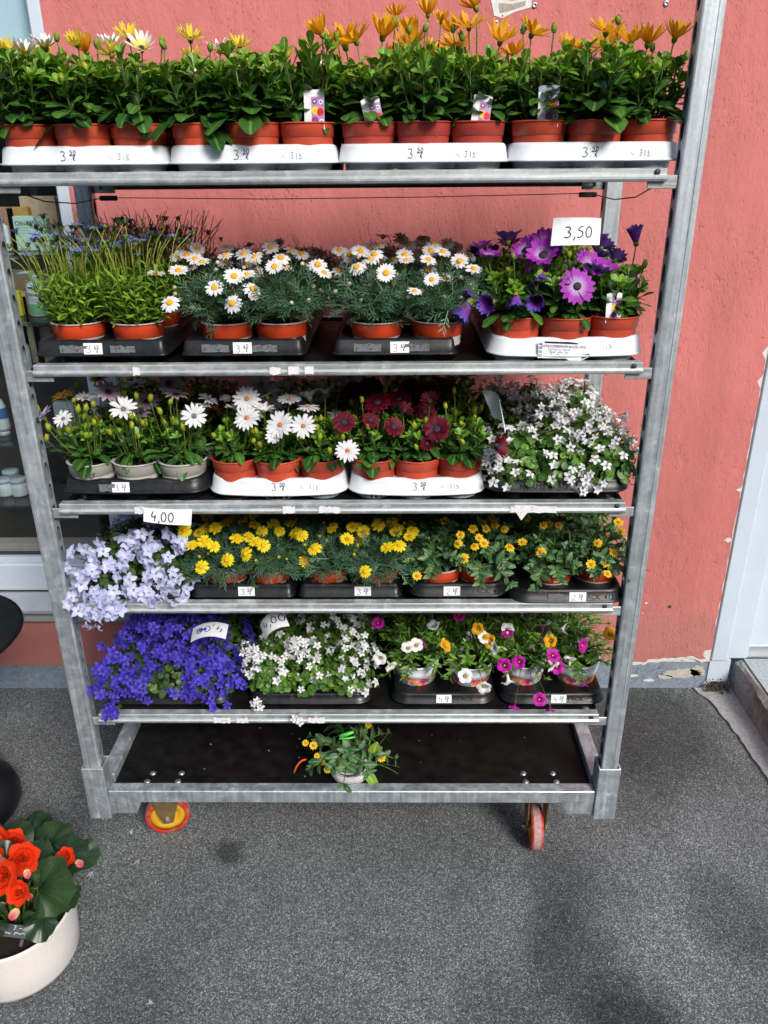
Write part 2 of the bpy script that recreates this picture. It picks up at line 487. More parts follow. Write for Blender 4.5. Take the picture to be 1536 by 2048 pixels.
M['p_cl'] = petal_mat('bell_lilac', [(0, (.72, .74, .78)), (.4, (.60, .63, .88)), (1, (.50, .54, .86))], var=.18)
M['p_cb'] = petal_mat('bell_blue', [(0, (.08, .06, .40)), (.4, (.075, .05, .55)), (1, (.12, .085, .70))], var=.35)
M['c_yellow'] = plain('disc_yellow', (.78, .34, .006), .8, 0, .3, 700, 1.0)
M['c_orange'] = plain('disc_orange', (.50, .16, .02), .8, 0, .4, 700, 1.0)
M['c_dark'] = plain('disc_dark', (.03, .012, .03), .8, 0, .5, 700, 1.0)
M['c_grey'] = plain('disc_grey', (.14, .13, .14), .8, 0, .5, 700, 1.0)
M['c_green'] = plain('disc_green', (.36, .38, .20), .8, 0, .4, 700, 1.0)
M['t_white'] = petal_mat('trumpet_white', [(0, (.62, .58, .03)), (.25, (.78, .78, .55)), (.45, (.82, .82, .83)), (1, (.82, .82, .84))])
M['t_mag'] = petal_mat('trumpet_magenta', [(0, (.10, .004, .05)), (.3, (.20, .004, .14)), (.5, (.46, .008, .30)), (1, (.50, .012, .36))])
M['t_orange'] = petal_mat('trumpet_amber', [(0, (.18, .04, .004)), (.3, (.42, .10, .006)), (.5, (.78, .34, .008)), (1, (.84, .44, .02))])
M['t_pale'] = petal_mat('trumpet_pale', [(0, (.40, .45, .50)), (1, (.60, .67, .74))])
M['b_red'] = petal_mat('begonia_red', [(0, (.84, .22, .03)), (.35, (.86, .055, .012)), (1, (.88, .07, .02))], rough=.4, transl=.3)
M['b_pink'] = petal_mat('begonia_bud', [(0, (.80, .70, .30)), (.45, (.80, .30, .28)), (1, (.70, .04, .14))], rough=.4)
M['black_gloss'] = plain('black_lacquer', (.008, .009, .011), .38, 0, .2, 30, 0, .5)
M['ceramic'] = plain('cream_ceramic', (.70, .66, .63), .55, 0, .05, 200, .12, .4, ((.50, .45, .40), 9, .66))
M['red_wheel'] = plain('red_tyre', (.50, .035, .022), .5, 0, .2, 60, .1, .4, ((.30, .16, .14), 60, .5))
M['tread'] = plain('worn_tread', (.40, .26, .25), .8, 0, .25, 160, .5, .3, ((.55, .06, .04), 90, .58))
M['yellow_hub'] = plain('yellow_hub', (.60, .33, .012), .4, 0, .1, 40, 0, .5, ((.25, .13, .02), 40, .62))
M['zinc_yellow'] = plain('yellow_zinc', (.40, .30, .13), .35, .8, .2, 40)
M['bolt'] = plain('bolt_steel', (.38, .39, .40), .38, .8, .25, 120)
M['cable'] = plain('black_cable', (.01, .01, .01), .5)
M['frame_white'] = plain('white_frame_pvc', (.52, .60, .68), .35, 0, .03, 12)
M['alu'] = plain('sill_aluminium', (.42, .45, .47), .4, .35, .06, 20)
M['gasket'] = plain('gasket', (.03, .032, .034), .6)
M['tan'] = plain('inner_sill', (.38, .34, .30), .6)

# ------------------------------------------------------------------ structure materials
def plaster_mat():
    m, nt, bs, out = nodes_of("pink_rough_plaster")
    tc = N(nt, "ShaderNodeTexCoord").outputs["Object"]
    big = noise(nt, 2.2, 4, .6, tc)
    c = ramp(nt, [(.3, (.48, .150, .138)), (.7, (.56, .188, .172))]); nt.links.new(big.outputs[0], c.inputs[0])
    # dragged pits of the rough render
    warp = noise(nt, 9, 3, .5, tc)
    mp = N(nt, "ShaderNodeMapping"); mp.inputs["Scale"].default_value = (170, 170, 70)
    wv = N(nt, "ShaderNodeVectorMath", operation='MULTIPLY_ADD'); wv.inputs[1].default_value = (.045, .045, .045)
    nt.links.new(warp.outputs["Color"], wv.inputs[0]); nt.links.new(tc, wv.inputs[2]); nt.links.new(wv.outputs[0], mp.inputs[0])
    pit = N(nt, "ShaderNodeTexNoise"); pit.inputs["Scale"].default_value = 1; pit.inputs["Detail"].default_value = 2.5; pit.inputs["Roughness"].default_value = .5
    nt.links.new(mp.outputs[0], pit.inputs["Vector"])
    pr = ramp(nt, [(.0, .45), (.30, .45), (.43, 1), (1, 1)]); nt.links.new(pit.outputs[0], pr.inputs[0])
    patch = noise(nt, 5, 3, .6, tc)
    pa = ramp(nt, [(.40, 1), (.62, .15)]); nt.links.new(patch.outputs[0], pa.inputs[0])
    pm = N(nt, "ShaderNodeMix", data_type='FLOAT'); nt.links.new(pa.outputs[0], pm.inputs[0]); pm.inputs[2].default_value = 1
    nt.links.new(pr.outputs[0], pm.inputs[3])
    grain = noise(nt, 120, 3, .6, tc)
    soft = noise(nt, 30, 4, .62, tc, (1, 1, .5))
    h1 = N(nt, "ShaderNodeMath", operation='MULTIPLY_ADD'); h1.inputs[1].default_value = .22
    nt.links.new(grain.outputs[0], h1.inputs[0]); nt.links.new(pm.outputs[0], h1.inputs[2])
    h2 = N(nt, "ShaderNodeMath", operation='MULTIPLY_ADD'); h2.inputs[1].default_value = 1.7
    nt.links.new(soft.outputs[0], h2.inputs[0]); nt.links.new(h1.outputs[0], h2.inputs[2])
    bump(nt, bs, h2.outputs[0], .68, .004)
    dr = ramp(nt, [(0, .84), (1, 1)]); nt.links.new(pm.outputs[0], dr.inputs[0])
    col = mixc(nt, 1.0, c.outputs[0], dr.outputs[0], 'MULTIPLY')
    sp = noise(nt, 70, 5, .7, tc); spr = ramp(nt, [(.70, 0), (.74, .55)]); nt.links.new(sp.outputs[0], spr.inputs[0])
    col = mixc(nt, spr.outputs[0], col, (.70, .42, .38))
    stk = noise(nt, 1, 6, .65, tc, (7, 7, .9)); skr = ramp(nt, [(.30, .86), (.62, 1.04)]); nt.links.new(stk.outputs[0], skr.inputs[0])
    col = mixc(nt, 1.0, col, skr.outputs[0], 'MULTIPLY')
    sz = N(nt, "ShaderNodeSeparateXYZ"); nt.links.new(tc, sz.inputs[0])
    dn = noise(nt, 14, 6, .7, tc); dm = N(nt, "ShaderNodeMath", operation='MULTIPLY_ADD'); dm.inputs[1].default_value = -.55
    nt.links.new(dn.outputs[0], dm.inputs[0]); nt.links.new(sz.outputs[2], dm.inputs[2])
    dr_ = ramp(nt, [(.0, .45), (.10, .0)]); nt.links.new(dm.outputs[0], dr_.inputs[0])
    col = mixc(nt, dr_.outputs[0], col, (.34, .17, .14))
    nt.links.new(col, bs.inputs["Base Color"])
    bs.inputs["Roughness"].default_value = .85; bs.inputs["Specular IOR Level"].default_value = .2
    return m

def asphalt_mat():
    m, nt, bs, out = nodes_of("asphalt")
    tc = N(nt, "ShaderNodeTexCoord").outputs["Object"]
    v1 = N(nt, "ShaderNodeTexVoronoi"); v1.inputs["Scale"].default_value = 300; nt.links.new(tc, v1.inputs["Vector"])
    v2 = N(nt, "ShaderNodeTexVoronoi"); v2.inputs["Scale"].default_value = 620; nt.links.new(tc, v2.inputs["Vector"])
    g1 = N(nt, "ShaderNodeRGBToBW"); nt.links.new(v1.outputs["Color"], g1.inputs[0])
    g2 = N(nt, "ShaderNodeRGBToBW"); nt.links.new(v2.outputs["Color"], g2.inputs[0])
    s1 = ramp(nt, [(.2, .075), (.5, .165), (.70, .33), (.86, .62)]); nt.links.new(g1.outputs[0], s1.inputs[0])
    s2 = ramp(nt, [(.3, .085), (.6, .18), (.85, .40)]); nt.links.new(g2.outputs[0], s2.inputs[0])
    e = ramp(nt, [(.0, 1), (.32, 1), (.6, .5)]); nt.links.new(v1.outputs["Distance"], e.inputs[0])
    col = mixc(nt, .5, s1.outputs[0], s2.outputs[0])
    col = mixc(nt, 1, col, e.outputs[0], 'MULTIPLY')
    big = noise(nt, 1.7, 5, .6, tc); br = ramp(nt, [(.3, .72), (.7, 1.18)]); nt.links.new(big.outputs[0], br.inputs[0])
    col = mixc(nt, 1, col, br.outputs[0], 'MULTIPLY')
    st = noise(nt, 2.6, 7, .62, tc); sr = ramp(nt, [(.54, 1), (.74, .72)]); nt.links.new(st.outputs[0], sr.inputs[0])
    col = mixc(nt, 1, col, sr.outputs[0], 'MULTIPLY')
    fine_ = noise(nt, 34, 4, .7, tc)
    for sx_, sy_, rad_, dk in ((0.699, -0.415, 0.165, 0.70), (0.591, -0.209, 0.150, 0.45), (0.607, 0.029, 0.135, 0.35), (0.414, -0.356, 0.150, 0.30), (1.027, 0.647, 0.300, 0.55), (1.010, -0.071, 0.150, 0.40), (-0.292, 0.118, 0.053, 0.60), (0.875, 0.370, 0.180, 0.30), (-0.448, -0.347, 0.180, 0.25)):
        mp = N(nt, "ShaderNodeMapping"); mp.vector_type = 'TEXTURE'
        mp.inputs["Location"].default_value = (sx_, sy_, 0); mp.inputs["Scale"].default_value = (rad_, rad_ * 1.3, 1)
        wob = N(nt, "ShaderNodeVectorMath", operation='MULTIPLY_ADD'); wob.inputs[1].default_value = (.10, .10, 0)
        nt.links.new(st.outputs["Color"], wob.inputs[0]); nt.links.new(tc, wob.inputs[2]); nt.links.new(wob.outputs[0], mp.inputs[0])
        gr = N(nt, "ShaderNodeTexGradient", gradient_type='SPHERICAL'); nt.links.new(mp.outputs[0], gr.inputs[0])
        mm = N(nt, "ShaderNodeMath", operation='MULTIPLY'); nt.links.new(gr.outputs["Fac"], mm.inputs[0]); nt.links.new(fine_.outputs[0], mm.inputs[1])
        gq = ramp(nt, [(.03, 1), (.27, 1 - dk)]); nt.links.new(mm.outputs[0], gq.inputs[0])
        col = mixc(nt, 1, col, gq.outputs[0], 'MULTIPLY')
    tint = mixc(nt, 1, col, (.91, 1.0, 1.02), 'MULTIPLY')
    nt.links.new(tint, bs.inputs["Base Color"])
    bs.inputs["Roughness"].default_value = .8; bs.inputs["Specular IOR Level"].default_value = .35
    inv = N(nt, "ShaderNodeMath", operation='SUBTRACT'); inv.inputs[0].default_value = 1; nt.links.new(v1.outputs["Distance"], inv.inputs[1])
    ad = N(nt, "ShaderNodeMath", operation='MULTIPLY_ADD'); ad.inputs[1].default_value = .8
    nt.links.new(g1.outputs[0], ad.inputs[0]); nt.links.new(inv.outputs[0], ad.inputs[2])
    bump(nt, bs, ad.outputs[0], .5, .0025)
    return m

def concrete_mat(name, c, rough_b=.5, sc=60, stain=(.10, .085, .06), st=.55):
    m, nt, bs, out = nodes_of(name)
    tc = N(nt, "ShaderNodeTexCoord").outputs["Object"]
    n1 = noise(nt, sc, 8, .75, tc); n2 = noise(nt, 6, 7, .65, tc)
    r1 = ramp(nt, [(.3, tuple(x * .6 for x in c)), (.5, c), (.72, tuple(x * 1.35 for x in c))]); nt.links.new(n1.outputs[0], r1.inputs[0])
    r2 = ramp(nt, [(st, 0), (st + .17, .8)]); nt.links.new(n2.outputs[0], r2.inputs[0])
    col = mixc(nt, r2.outputs[0], r1.outputs[0], stain)
    nt.links.new(col, bs.inputs["Base Color"]); bs.inputs["Roughness"].default_value = .9; bs.inputs["Specular IOR Level"].default_value = .2
    bump(nt, bs, n1.outputs[0], rough_b, .003)
    return m

M['plaster'] = plaster_mat()
M['asphalt'] = asphalt_mat()
M['undercoat'] = plain('white_undercoat', (.62, .60, .58), .85, 0, .1, 80, .4)
M['bare'] = plain('bare_mortar', (.34, .31, .26), .9, 0, .25, 120, .6)
M['plinth'] = concrete_mat('blue_grey_plinth', (.20, .245, .295), .35, 70, (.46, .44, .38), .60)
M['step'] = concrete_mat('step_concrete', (.30, .30, .295), .5, 70, (.14, .12, .085), .5)
M['step_top'] = concrete_mat('step_top_slab', (.36, .40, .43), .3, 90, (.26, .27, .27), .6)
M['apron'] = concrete_mat('apron_concrete', (.33, .34, .345), .6, 90, (.17, .16, .14), .54)
M['dirt'] = plain('dirt', (.07, .045, .025), .95, 0, .7, 200, 1.0)

def rad(a, z=0): return np.array((math.cos(a), math.sin(a), z))

def glass_mat(name, tint=(.93, .96, .95)):
    m = bpy.data.materials.new(name); m.use_nodes = True; nt = m.node_tree
    nt.nodes.remove(nt.nodes["Principled BSDF"])
    out = nt.nodes["Material Output"]
    a = N(nt, "ShaderNodeBsdfTransparent"); a.inputs[0].default_value = rgba(tint)
    b = N(nt, "ShaderNodeBsdfGlossy"); b.inputs["Roughness"].default_value = .02
    lw = N(nt, "ShaderNodeLayerWeight"); lw.inputs[0].default_value = .5
    f = ramp(nt, [(0, .045), (.5, .06), (.8, .22), (1, .8)]); nt.links.new(lw.outputs["Facing"], f.inputs[0])
    x = N(nt, "ShaderNodeMixShader")
    nt.links.new(f.outputs[0], x.inputs[0]); nt.links.new(a.outputs[0], x.inputs[1]); nt.links.new(b.outputs[0], x.inputs[2]); nt.links.new(x.outputs[0], out.inputs[0])
    return m
M['glass'] = glass_mat('window_glass', (.92, .95, .95))
M['shelf_glass'] = glass_mat('shelf_glass', (.82, .90, .88))

def prism(poly, y0, y1):
    """outline in X,Z swept from y0 (front) to y1"""
    n = len(poly)
    v = [(x, y0, z) for x, z in poly] + [(x, y1, z) for x, z in poly]
    a = sum(poly[i][0] * poly[(i + 1) % n][1] - poly[(i + 1) % n][0] * poly[i][1] for i in range(n))
    f = [tuple(range(n)), tuple(range(2 * n - 1, n - 1, -1))]
    f += [(i, n + i, n + (i + 1) % n, (i + 1) % n) for i in range(n)]
    if a < 0: f = [q[::-1] for q in f]
    return T(v, f)

def sheet_poly(poly, z0, z1):
    """outline in X,Y raised from z0 to z1"""
    n = len(poly)
    v = [(x, y, z0) for x, y in poly] + [(x, y, z1) for x, y in poly]
    a = sum(poly[i][0] * poly[(i + 1) % n][1] - poly[(i + 1) % n][0] * poly[i][1] for i in range(n))
    f = [tuple(range(n, 2 * n)), tuple(range(n - 1, -1, -1))] + [(i, (i + 1) % n, n + (i + 1) % n, n + i) for i in range(n)]
    if a < 0: f = [q[::-1] for q in f]
    return T(v, f)

# ------------------------------------------------------------------ ground
WY = 0.82                      # wall face
link("asphalt", Geo().add(T([(-40, -60, 0), (40, -60, 0), (40, WY + .2, 0), (-40, WY + .2, 0)], [(0, 1, 2, 3)])).build("asphalt", M['asphalt'], False), kind="structure")
r_ = random.Random(3)
edge = [(1.20, .815), (1.206, .782), (1.221, .762), (1.231, .739), (1.238, .70), (1.247, .643), (1.254, .55), (1.259, .467), (1.266, .343), (1.27, .1), (1.29, -.5)]
fine = []
for (x0, y0), (x1, y1) in zip(edge[:-1], edge[1:]):
    k = max(1, int(math.hypot(x1 - x0, y1 - y0) / .02))
    for i in range(k):
        t = i / k; fine.append((x0 + (x1 - x0) * t + r_.uniform(-.004, .004), y0 + (y1 - y0) * t))
ap = fine + [(1.32, -.5), (1.345, .3), (1.345, .815)]
link("concrete_apron", Geo().add(sheet_poly(ap, -.01, .008)).build("concrete_apron", M['apron'], False), kind="structure")
# doorstep: slab with a broken, chipped left edge
st = thing("doorstep", "worn grey concrete doorstep with chipped edge in front of the white door", "step", (1.33, .4, 0))
g = Geo(); nseg = 60
V = []; F = []
for i in range(nseg + 1):
    y = -.9 + 1.332 * i / nseg
    j = lambda a: r_.uniform(-a, a)
    V += [(0 + j(.002), y, 0), (.006 + j(.0025), y, .07), (.010 + j(.0025) + .004 * math.sin(y * 23), y, .106 + j(.002)), (.024 + j(.002) + .003 * math.sin(y * 31), y, .116), (.034, y, .1145), (1.4, y, .1165)]
for i in range(nseg):
    for k in range(5):
        a = i * 6 + k
        F.append((a, a + 6, a + 7, a + 1))
t = T(V, F)
part("step_block", t, M['step'], st)
part("step_slab", box(.036, 1.4, -.9, .432, .1165, .121), M['step_top'], st)

# ------------------------------------------------------------------ building
bd = thing("building", "pink rough-plastered shop front with white window, door and blue-grey plinth", "building", (0, WY, 0))
def B(x0, x1, y0, y1, z0, z1): return box(x0, x1, y0 - WY, y1 - WY, z0, z1)
XW, XD = -.795, 1.243          # window jamb and door frame edges
ZP = .118
def rag(n, a): return [r_.uniform(-a, a) for _ in range(n)]
bot = []
for i in range(int((XD - .35) / .012)):
    x = .35 + i * .012
    bot.append((x, ZP + .004 + .006 * math.sin(x * 17) + r_.uniform(-.003, .003) + (.012 if 1.02 < x < 1.2 else 0)))
side = []
z = .17
side.append((XD - .035, .148)); side.append((XD - .012, .165))
while z < 2.3:
    side.append((XD - .004 + r_.uniform(-.0035, .002) - (.014 if r_.random() < .04 else 0), z)); z += .022
outline = [(XW, .103), (.34, .106)] + bot + side + [(XD, 6.4), (-4, 6.4), (-4, 2.75), (XW, 2.75)]
part("plaster_wall", prism(outline, 0, .010), M['plaster'], bd)
part("plaster_strip", B(-4, XW - .0005, WY, WY + .01, .103, .300), M['plaster'], bd)
part("wall_core", Geo().add(B(XW + .002, XD + .02, WY + .010, WY + .26, 0.0, 6.4)).add(B(-4, XW, WY + .0125, WY + .26, 0, .38)).add(B(-4, XW, WY + .0125, WY + .26, 2.75, 6.4)), M['undercoat'], bd)
part("undercoat_edge", Geo().add(prism([(.30, .100)] + [(x, z - .013 - r_.uniform(0, .005)) for x, z in bot] + [(XD + .001, .115), (XD + .001, 2.4), (XD - .03, 2.4), (XD - .03, .2), (.30, .2)], .0035, .0099)), M['undercoat'], bd)
pl = [(-4, -.03), (-4, .1025), (.3, .1045), (XD - .005, .111), (XD - .005, -.03)]
part("plinth", prism(pl, .0045, .0098), M['plinth'], bd)
def patch(name, pts, mat, d):
    part(name, prism([(x, z) for x, z in pts], -d, .0005), mat, bd)
cx, cz = .369, 2.137
patch("bare_patch", [(cx - .003, cz + .06), (cx + .014, cz + .06), (cx + .014, cz + .004), (cx + .05, cz - .002), (cx + .098, cz + .005), (cx + .102, cz - .016), (cx + .06, cz - .026), (cx + .026, cz - .040), (cx + .005, cz - .034), (cx - .004, cz)], M['undercoat'], .0012)
patch("bare_patch", [(cx + .016, cz - .006), (cx + .05, cz - .009), (cx + .085, cz - .002), (cx + .084, cz - .012), (cx + .05, cz - .022), (cx + .02, cz - .028)], M['bare'], .0020)
M['cream_patch'] = plain('cream_patch', (.44, .42, .36), .9, 0, .22, 90, .5)
def blob(name, cx_, cz_, rx, rz_, mat, d, k=26):
    patch(name, [(cx_ + rx * math.cos(2 * PI * i / k) * r_.uniform(.72, 1.08), cz_ + rz_ * math.sin(2 * PI * i / k) * r_.uniform(.65, 1.1)) for i in range(k)], mat, d)
pz = lambda d: d - .0045
blob("peeled_patch", 1.155, .066, .075, .022, M['cream_patch'], pz(.0007)); blob("peeled_patch", 1.205, .074, .030, .024, M['cream_patch'], pz(.0010)); blob("peeled_patch", 1.09, .05, .03, .010, M['cream_patch'], pz(.0013))
blob("peeled_patch", .965, .055, .03, .006, M['undercoat'], pz(.0007)); blob("peeled_patch", 1.035, .035, .02, .006, M['undercoat'], pz(.0007))
part("crack", Geo().add(tube([(1.07, .0044, .094), (1.062, .0042, .084), (1.045, .0042, .075), (1.03, .0044, .072)], .0012, .0008, 4)).add(tube([(.99, .0044, .09), (.985, .0044, .06), (.975, .0044, .04)], .0008, .0005, 4)), M['gasket'], bd, kind="stuff")
def chip(x, z, s):
    k = 9; patch("plaster_chip", [(x + s * math.cos(2 * PI * i / k) * r_.uniform(.5, 1.1), z + s * .7 * math.sin(2 * PI * i / k) * r_.uniform(.5, 1.1)) for i in range(k)], M['undercoat'], .0012)
chip(XD - .012, .78, .010); chip(XD - .018, .60, .013); chip(XD - .02, .155, .016)
for q in range(16): chip(.93 + r_.uniform(-.05, .06), .345 + r_.uniform(-.035, .022), r_.uniform(.003, .008))
for q in range(5): chip(.395 + r_.uniform(-.03, .05), 2.09 + r_.uniform(-.02, .02), r_.uniform(.002, .006))
screw = Geo().add(lathe([(.0001, -.001), (.0075, -.001), (.0075, .001), (.006, .003), (.0025, .0032), (.0022, .001), (.0001, .001)], 12)).build("screw", M['bolt'])
RX = MT(); RX[:3, :3] = np.array(((1, 0, 0), (0, 0, -1), (0, 1, 0)))
for x, z in ((.477, 2.125), (.380, 2.086), (.813, 2.126)):
    Q = RX.copy(); Q[:3, 3] = (x, -.001, z); link("screw", screw, bd, Q)
hole = Geo().add(lathe([(.0055, .0), (.0055, .0012), (.0001, .0013)], 12)).build("drill_hole", M['gasket'])
Q = RX.copy(); Q[:3, 3] = (1.068, -.0003, .345); link("drill_hole", hole, bd, Q)
# dirt pocket between plinth and step
g = Geo()
for i in range(150):
    q = MT(1.268 + r_.uniform(-.035, .050), .803 - WY + r_.uniform(-.025, .012), .010 + abs(r_.gauss(0, .018)))
    if i % 3: g.add(ellipsoid(.004, .003, .003, 5, 3), q @ MT(0, 0, 0, r_.uniform(.5, 1.3), r_.uniform(0, 3)), 0, r_.random())
    else: g.add(blade(r_.uniform(.008, .02), .006, P_OVATE, 2, .3, .6), frame_y(q[:3, 3], rad(r_.uniform(0, 6), r_.uniform(-.3, .6))), 0, r_.random())
link("dirt_pocket", g.build("dirt_pocket", M['dirt']), bd, kind="stuff")

# window
win = part("window_frame", Geo()
           .add(bbox(-.832, XW - .001, .0, .07, .405, 2.75, .004))
           .add(bbox(-4, -.8325, .012, .07, .405, .506, .004))
           .add(bbox(-4, -.8325, .030, .07, .5065, .525, .002)), M['frame_white'], bd)
part("gasket", box(-4, -.833, .05, .066, .5255, .532), M['gasket'], win)
part("glass_pane", box(-4, -.833, .052, .058, .532, 2.75), M['glass'], win)
sill = Geo()
sv = [(.0115, .398), (-.045, .365), (-.05, .361), (-.05, .349), (-.046, .349), (-.046, .352), (-.02, .352), (-.02, .300), (.0115, .300)]
nn = len(sv)
sill.add(T([(-4, y, z) for y, z in sv] + [(-.80, y, z) for y, z in sv],
           [tuple(range(nn)), tuple(range(2 * nn - 1, nn - 1, -1))] + [(i, nn + i, nn + (i + 1) % nn, (i + 1) % nn) for i in range(nn)]))
part("window_sill", sill, M['alu'], win)
part("inner_sill", box(-4, -.834, .075, .12, .525, .558), M['tan'], win)
room_mat = plain('room_dark_wood', (.045, .030, .022), .6, 0, .35, 9)
part("shop_interior", Geo().add(box(-4, -.78, .75, .77, .4, 2.8)).add(box(-.80, -.78, .262, .75, .4, 2.8)).add(box(-4, -.8, .1205, .75, .48, .50)), room_mat, bd)
M['pane_sky'] = plain('sky_reflection_blue', (.55, .74, .86), .8, 0, .06, 3)
part("sky_reflection_panel", Geo().add(box(-4, -.838, .064, .068, 2.0, 2.75)), M['pane_sky'], bd)  # pale blue sheet standing in for bright sky reflected in the upper pane
# pink round logo on the glass with the tail of a letter
Q = RX.copy(); Q[:3, 3] = (-1.345, .0505, .748)
logo = Geo()
ring = [(.135 * math.cos(a), .135 * math.sin(a), 0) for a in np.linspace(-1.6, 1.6, 34)]
logo.add(tube(ring, .0022, .0022, 4))
logo.add(tube([(.048, -.03, 0), (.055, -.035, 0), (.07, -.01, 0), (.10, .055, 0)], .0022, .003, 4))
logo.add(tube([(.06, .018, 0), (.085, .026, 0), (.125, .04, 0)], .0026, .002, 4))
logo.add(tube([(.07, -.01, 0), (.068, -.036, 0), (.085, -.036, 0), (.10, -.015, 0)], .0024, .0016, 4))
M['logo'] = plain('logo_pink', (.55, .26, .22), .6)
link("window_logo", logo.build("window_logo", M['logo']), win, Q)
# door
dr = part("door_frame", Geo().add(bbox(XD + .001, 1.300, -.004, .06, .122, 2.6, .003)).add(bbox(1.3005, 1.378, .010, .06, .1225, 2.6, .003)).add(B(XD + .001, 1.318, WY + .003, WY + .05, .03, .1212)), M['frame_white'], bd)
part("door_leaf", Geo().add(bbox(1.379, 2.3, .028, .07, .155, 2.6, .004)).add(bbox(1.379, 2.3, .020, .0275, .165, .172, .002)), M['frame_white'], bd)
part("door_threshold", Geo().add(box(1.379, 2.3, .034, .07, .122, .154)).add(box(1.379, 2.3, .018, .034, .122, .128)), M['alu'], bd)

# ------------------------------------------------------------------ unseen house front added to block low sky (also mirrored in the shop window)
ob = thing("sky_blocking_house", "beige house front added out of view across the street to dim the low sky", "building", (0, -9.0, 0))
M['render_beige'] = plain('beige_render', (.26, .23, .19), .9, 0, .08, 2)
M['dark_pane'] = plain('dark_pane', (.03, .035, .04), .15)
part("facade", Geo().add(bbox(-30, 30, -6, 0, 0, 5.2, .02)), M['render_beige'], ob)
part("roof", T([(-30.3, .3, 5.18), (30.3, .3, 5.18), (30.3, -3, 6.3), (-30.3, -3, 6.3), (-30.3, .3, 5.30), (30.3, .3, 5.30), (30.3, -3, 6.42), (-30.3, -3, 6.42)], [(3, 2, 1, 0), (4, 5, 6, 7), (0, 1, 5, 4), (1, 2, 6, 5), (2, 3, 7, 6), (3, 0, 4, 7)]), plain('roof_tile', (.16, .07, .05), .8), ob)
wfr = Geo().add(bbox(-.6, .6, 0, .06, 0, 1.5, .01)).build("window", M['frame_white'], False); wpn = Geo().add(box(-.5, .5, .061, .065, .1, 1.4)).build("pane", M['dark_pane'], False)
for fl in (.8, 3.3):
    for i in range(12):
        w_ = link("window", wfr, ob, MT(-16.5 + 3 * i, 0.001, fl)); link("pane", wpn, w_)

# ------------------------------------------------------------------ writing helpers
DIG = {'0': [[(.3, 1), (.1, .85), (.02, .5), (.1, .12), (.3, 0), (.5, .12), (.58, .5), (.5, .85), (.3, 1)]],
       '2': [[(.05, .78), (.15, .95), (.35, 1), (.52, .85), (.5, .62), (.25, .28), (.02, .02), (.25, .06), (.6, .02)]],
       '3': [[(.05, .92), (.3, 1), (.52, .88), (.48, .65), (.22, .54), (.5, .46), (.58, .25), (.42, .04), (.2, 0), (.02, .1)]],
       '4': [[(.25, 1), (.12, .7), (.05, .45), (.3, .42), (.58, .46)], [(.5, .66), (.46, .3), (.42, 0)]],
       '5': [[(.55, 1), (.18, .97), (.12, .6), (.35, .64), (.55, .48), (.52, .18), (.3, 0), (.05, .06)]],
       '6': [[(.5, .98), (.22, .78), (.06, .4), (.12, .08), (.34, 0), (.54, .14), (.52, .38), (.3, .48), (.08, .3)]],
       ',': [[(.12, .08), (.18, .02), (.12, -.14), (.02, -.24)]], '.': [[(.08, .0), (.14, .03)]],
       'e': [[(.6, .92), (.4, 1), (.18, .8), (.1, .5), (.18, .2), (.4, 0), (.62, .1)], [(0, .62), (.45, .62)], [(0, .4), (.42, .4)]],
       '_': [[(0, 0), (.6, .02)]]}
def strokes(text, size, adv=.78):
    out = []; x = 0
    for ch in text:
        if ch == ' ': x += .4 * size; continue
        for s in DIG[ch]:
            out.append([(x + px * size, py * size) for px, py in s])
        x += size * (.34 if ch in ',.' else adv)
    return out, x
def ribbons(lines, w, mp):
    """flat pen strokes, placed by mp(u, v) -> point"""
    g = Geo()
    for ln in lines:
        P = np.array(ln, float)
        Q = [P[0]]
        for a, b in zip(P[:-1], P[1:]):
            Q += [a + (b - a) * .5, b]
        P = np.array(Q); P[1:-1] = (P[:-2] + 2 * P[1:-1] + P[2:]) / 4
        v = []; f = []
        for i in range(len(P)):
            d = P[min(i + 1, len(P) - 1)] - P[max(i - 1, 0)]
            d = d / (np.linalg.norm(d) + 1e-9); nx = np.array((-d[1], d[0])) * w / 2
            v += [mp(*(P[i] + nx)), mp(*(P[i] - nx))]
        f = [(2 * i, 2 * i + 1, 2 * i + 3, 2 * i + 2) for i in range(len(P) - 1)]
        g.add(T(v, f))
    return g
def price_lines(big, small, s):
    a, x = strokes(big + '.', s, .74)
    b, _ = strokes(small, s * .46, .86)
    out = a + [[(px + x - .02 * s, py + s * .62) for px, py in l] for l in b]
    if small: out += [[(x - .05 * s, s * .54), (x + s * .62, s * .56)]]
    c, _ = strokes('e', s * .42)
    out += [[(px + x + s * .3, py + s * .02) for px, py in l] for l in c]
    return out, x + s * .75

FONT_CACHE = {}
def text_mesh(body, size, mat, bold=0.0, ext=0.0):
    key = (body, size, mat.name, bold, ext)
    if key in FONT_CACHE: return FONT_CACHE[key]
    cu = bpy.data.curves.new("lettering", 'FONT'); cu.body = body; cu.size = size; cu.align_x = 'CENTER'; cu.align_y = 'CENTER'
    cu.resolution_u = 2; cu.offset = bold; cu.extrude = ext
    tmp = bpy.data.objects.new("lettering", cu); COL.objects.link(tmp)
    me = bpy.data.meshes.new_from_object(tmp.evaluated_get(bpy.context.evaluated_depsgraph_get()))
    bpy.data.objects.remove(tmp); bpy.data.curves.remove(cu)
    me.name = "lettering"; me.materials.clear(); me.materials.append(mat)
    FONT_CACHE[key] = me
    return me
UPR = np.eye(4); UPR[:3, :3] = np.array(((1, 0, 0), (0, 0, -1), (0, 1, 0)))     # flat text -> upright, facing -Y
def upright(x, y, z, tilt=0.0):
    Q = UPR.copy(); c, s = math.cos(tilt), math.sin(tilt)
    Q[:3, :3] = Q[:3, :3] @ np.array(((c, -s, 0), (s, c, 0), (0, 0, 1))); Q[:3, 3] = (x, y, z)
    return Q

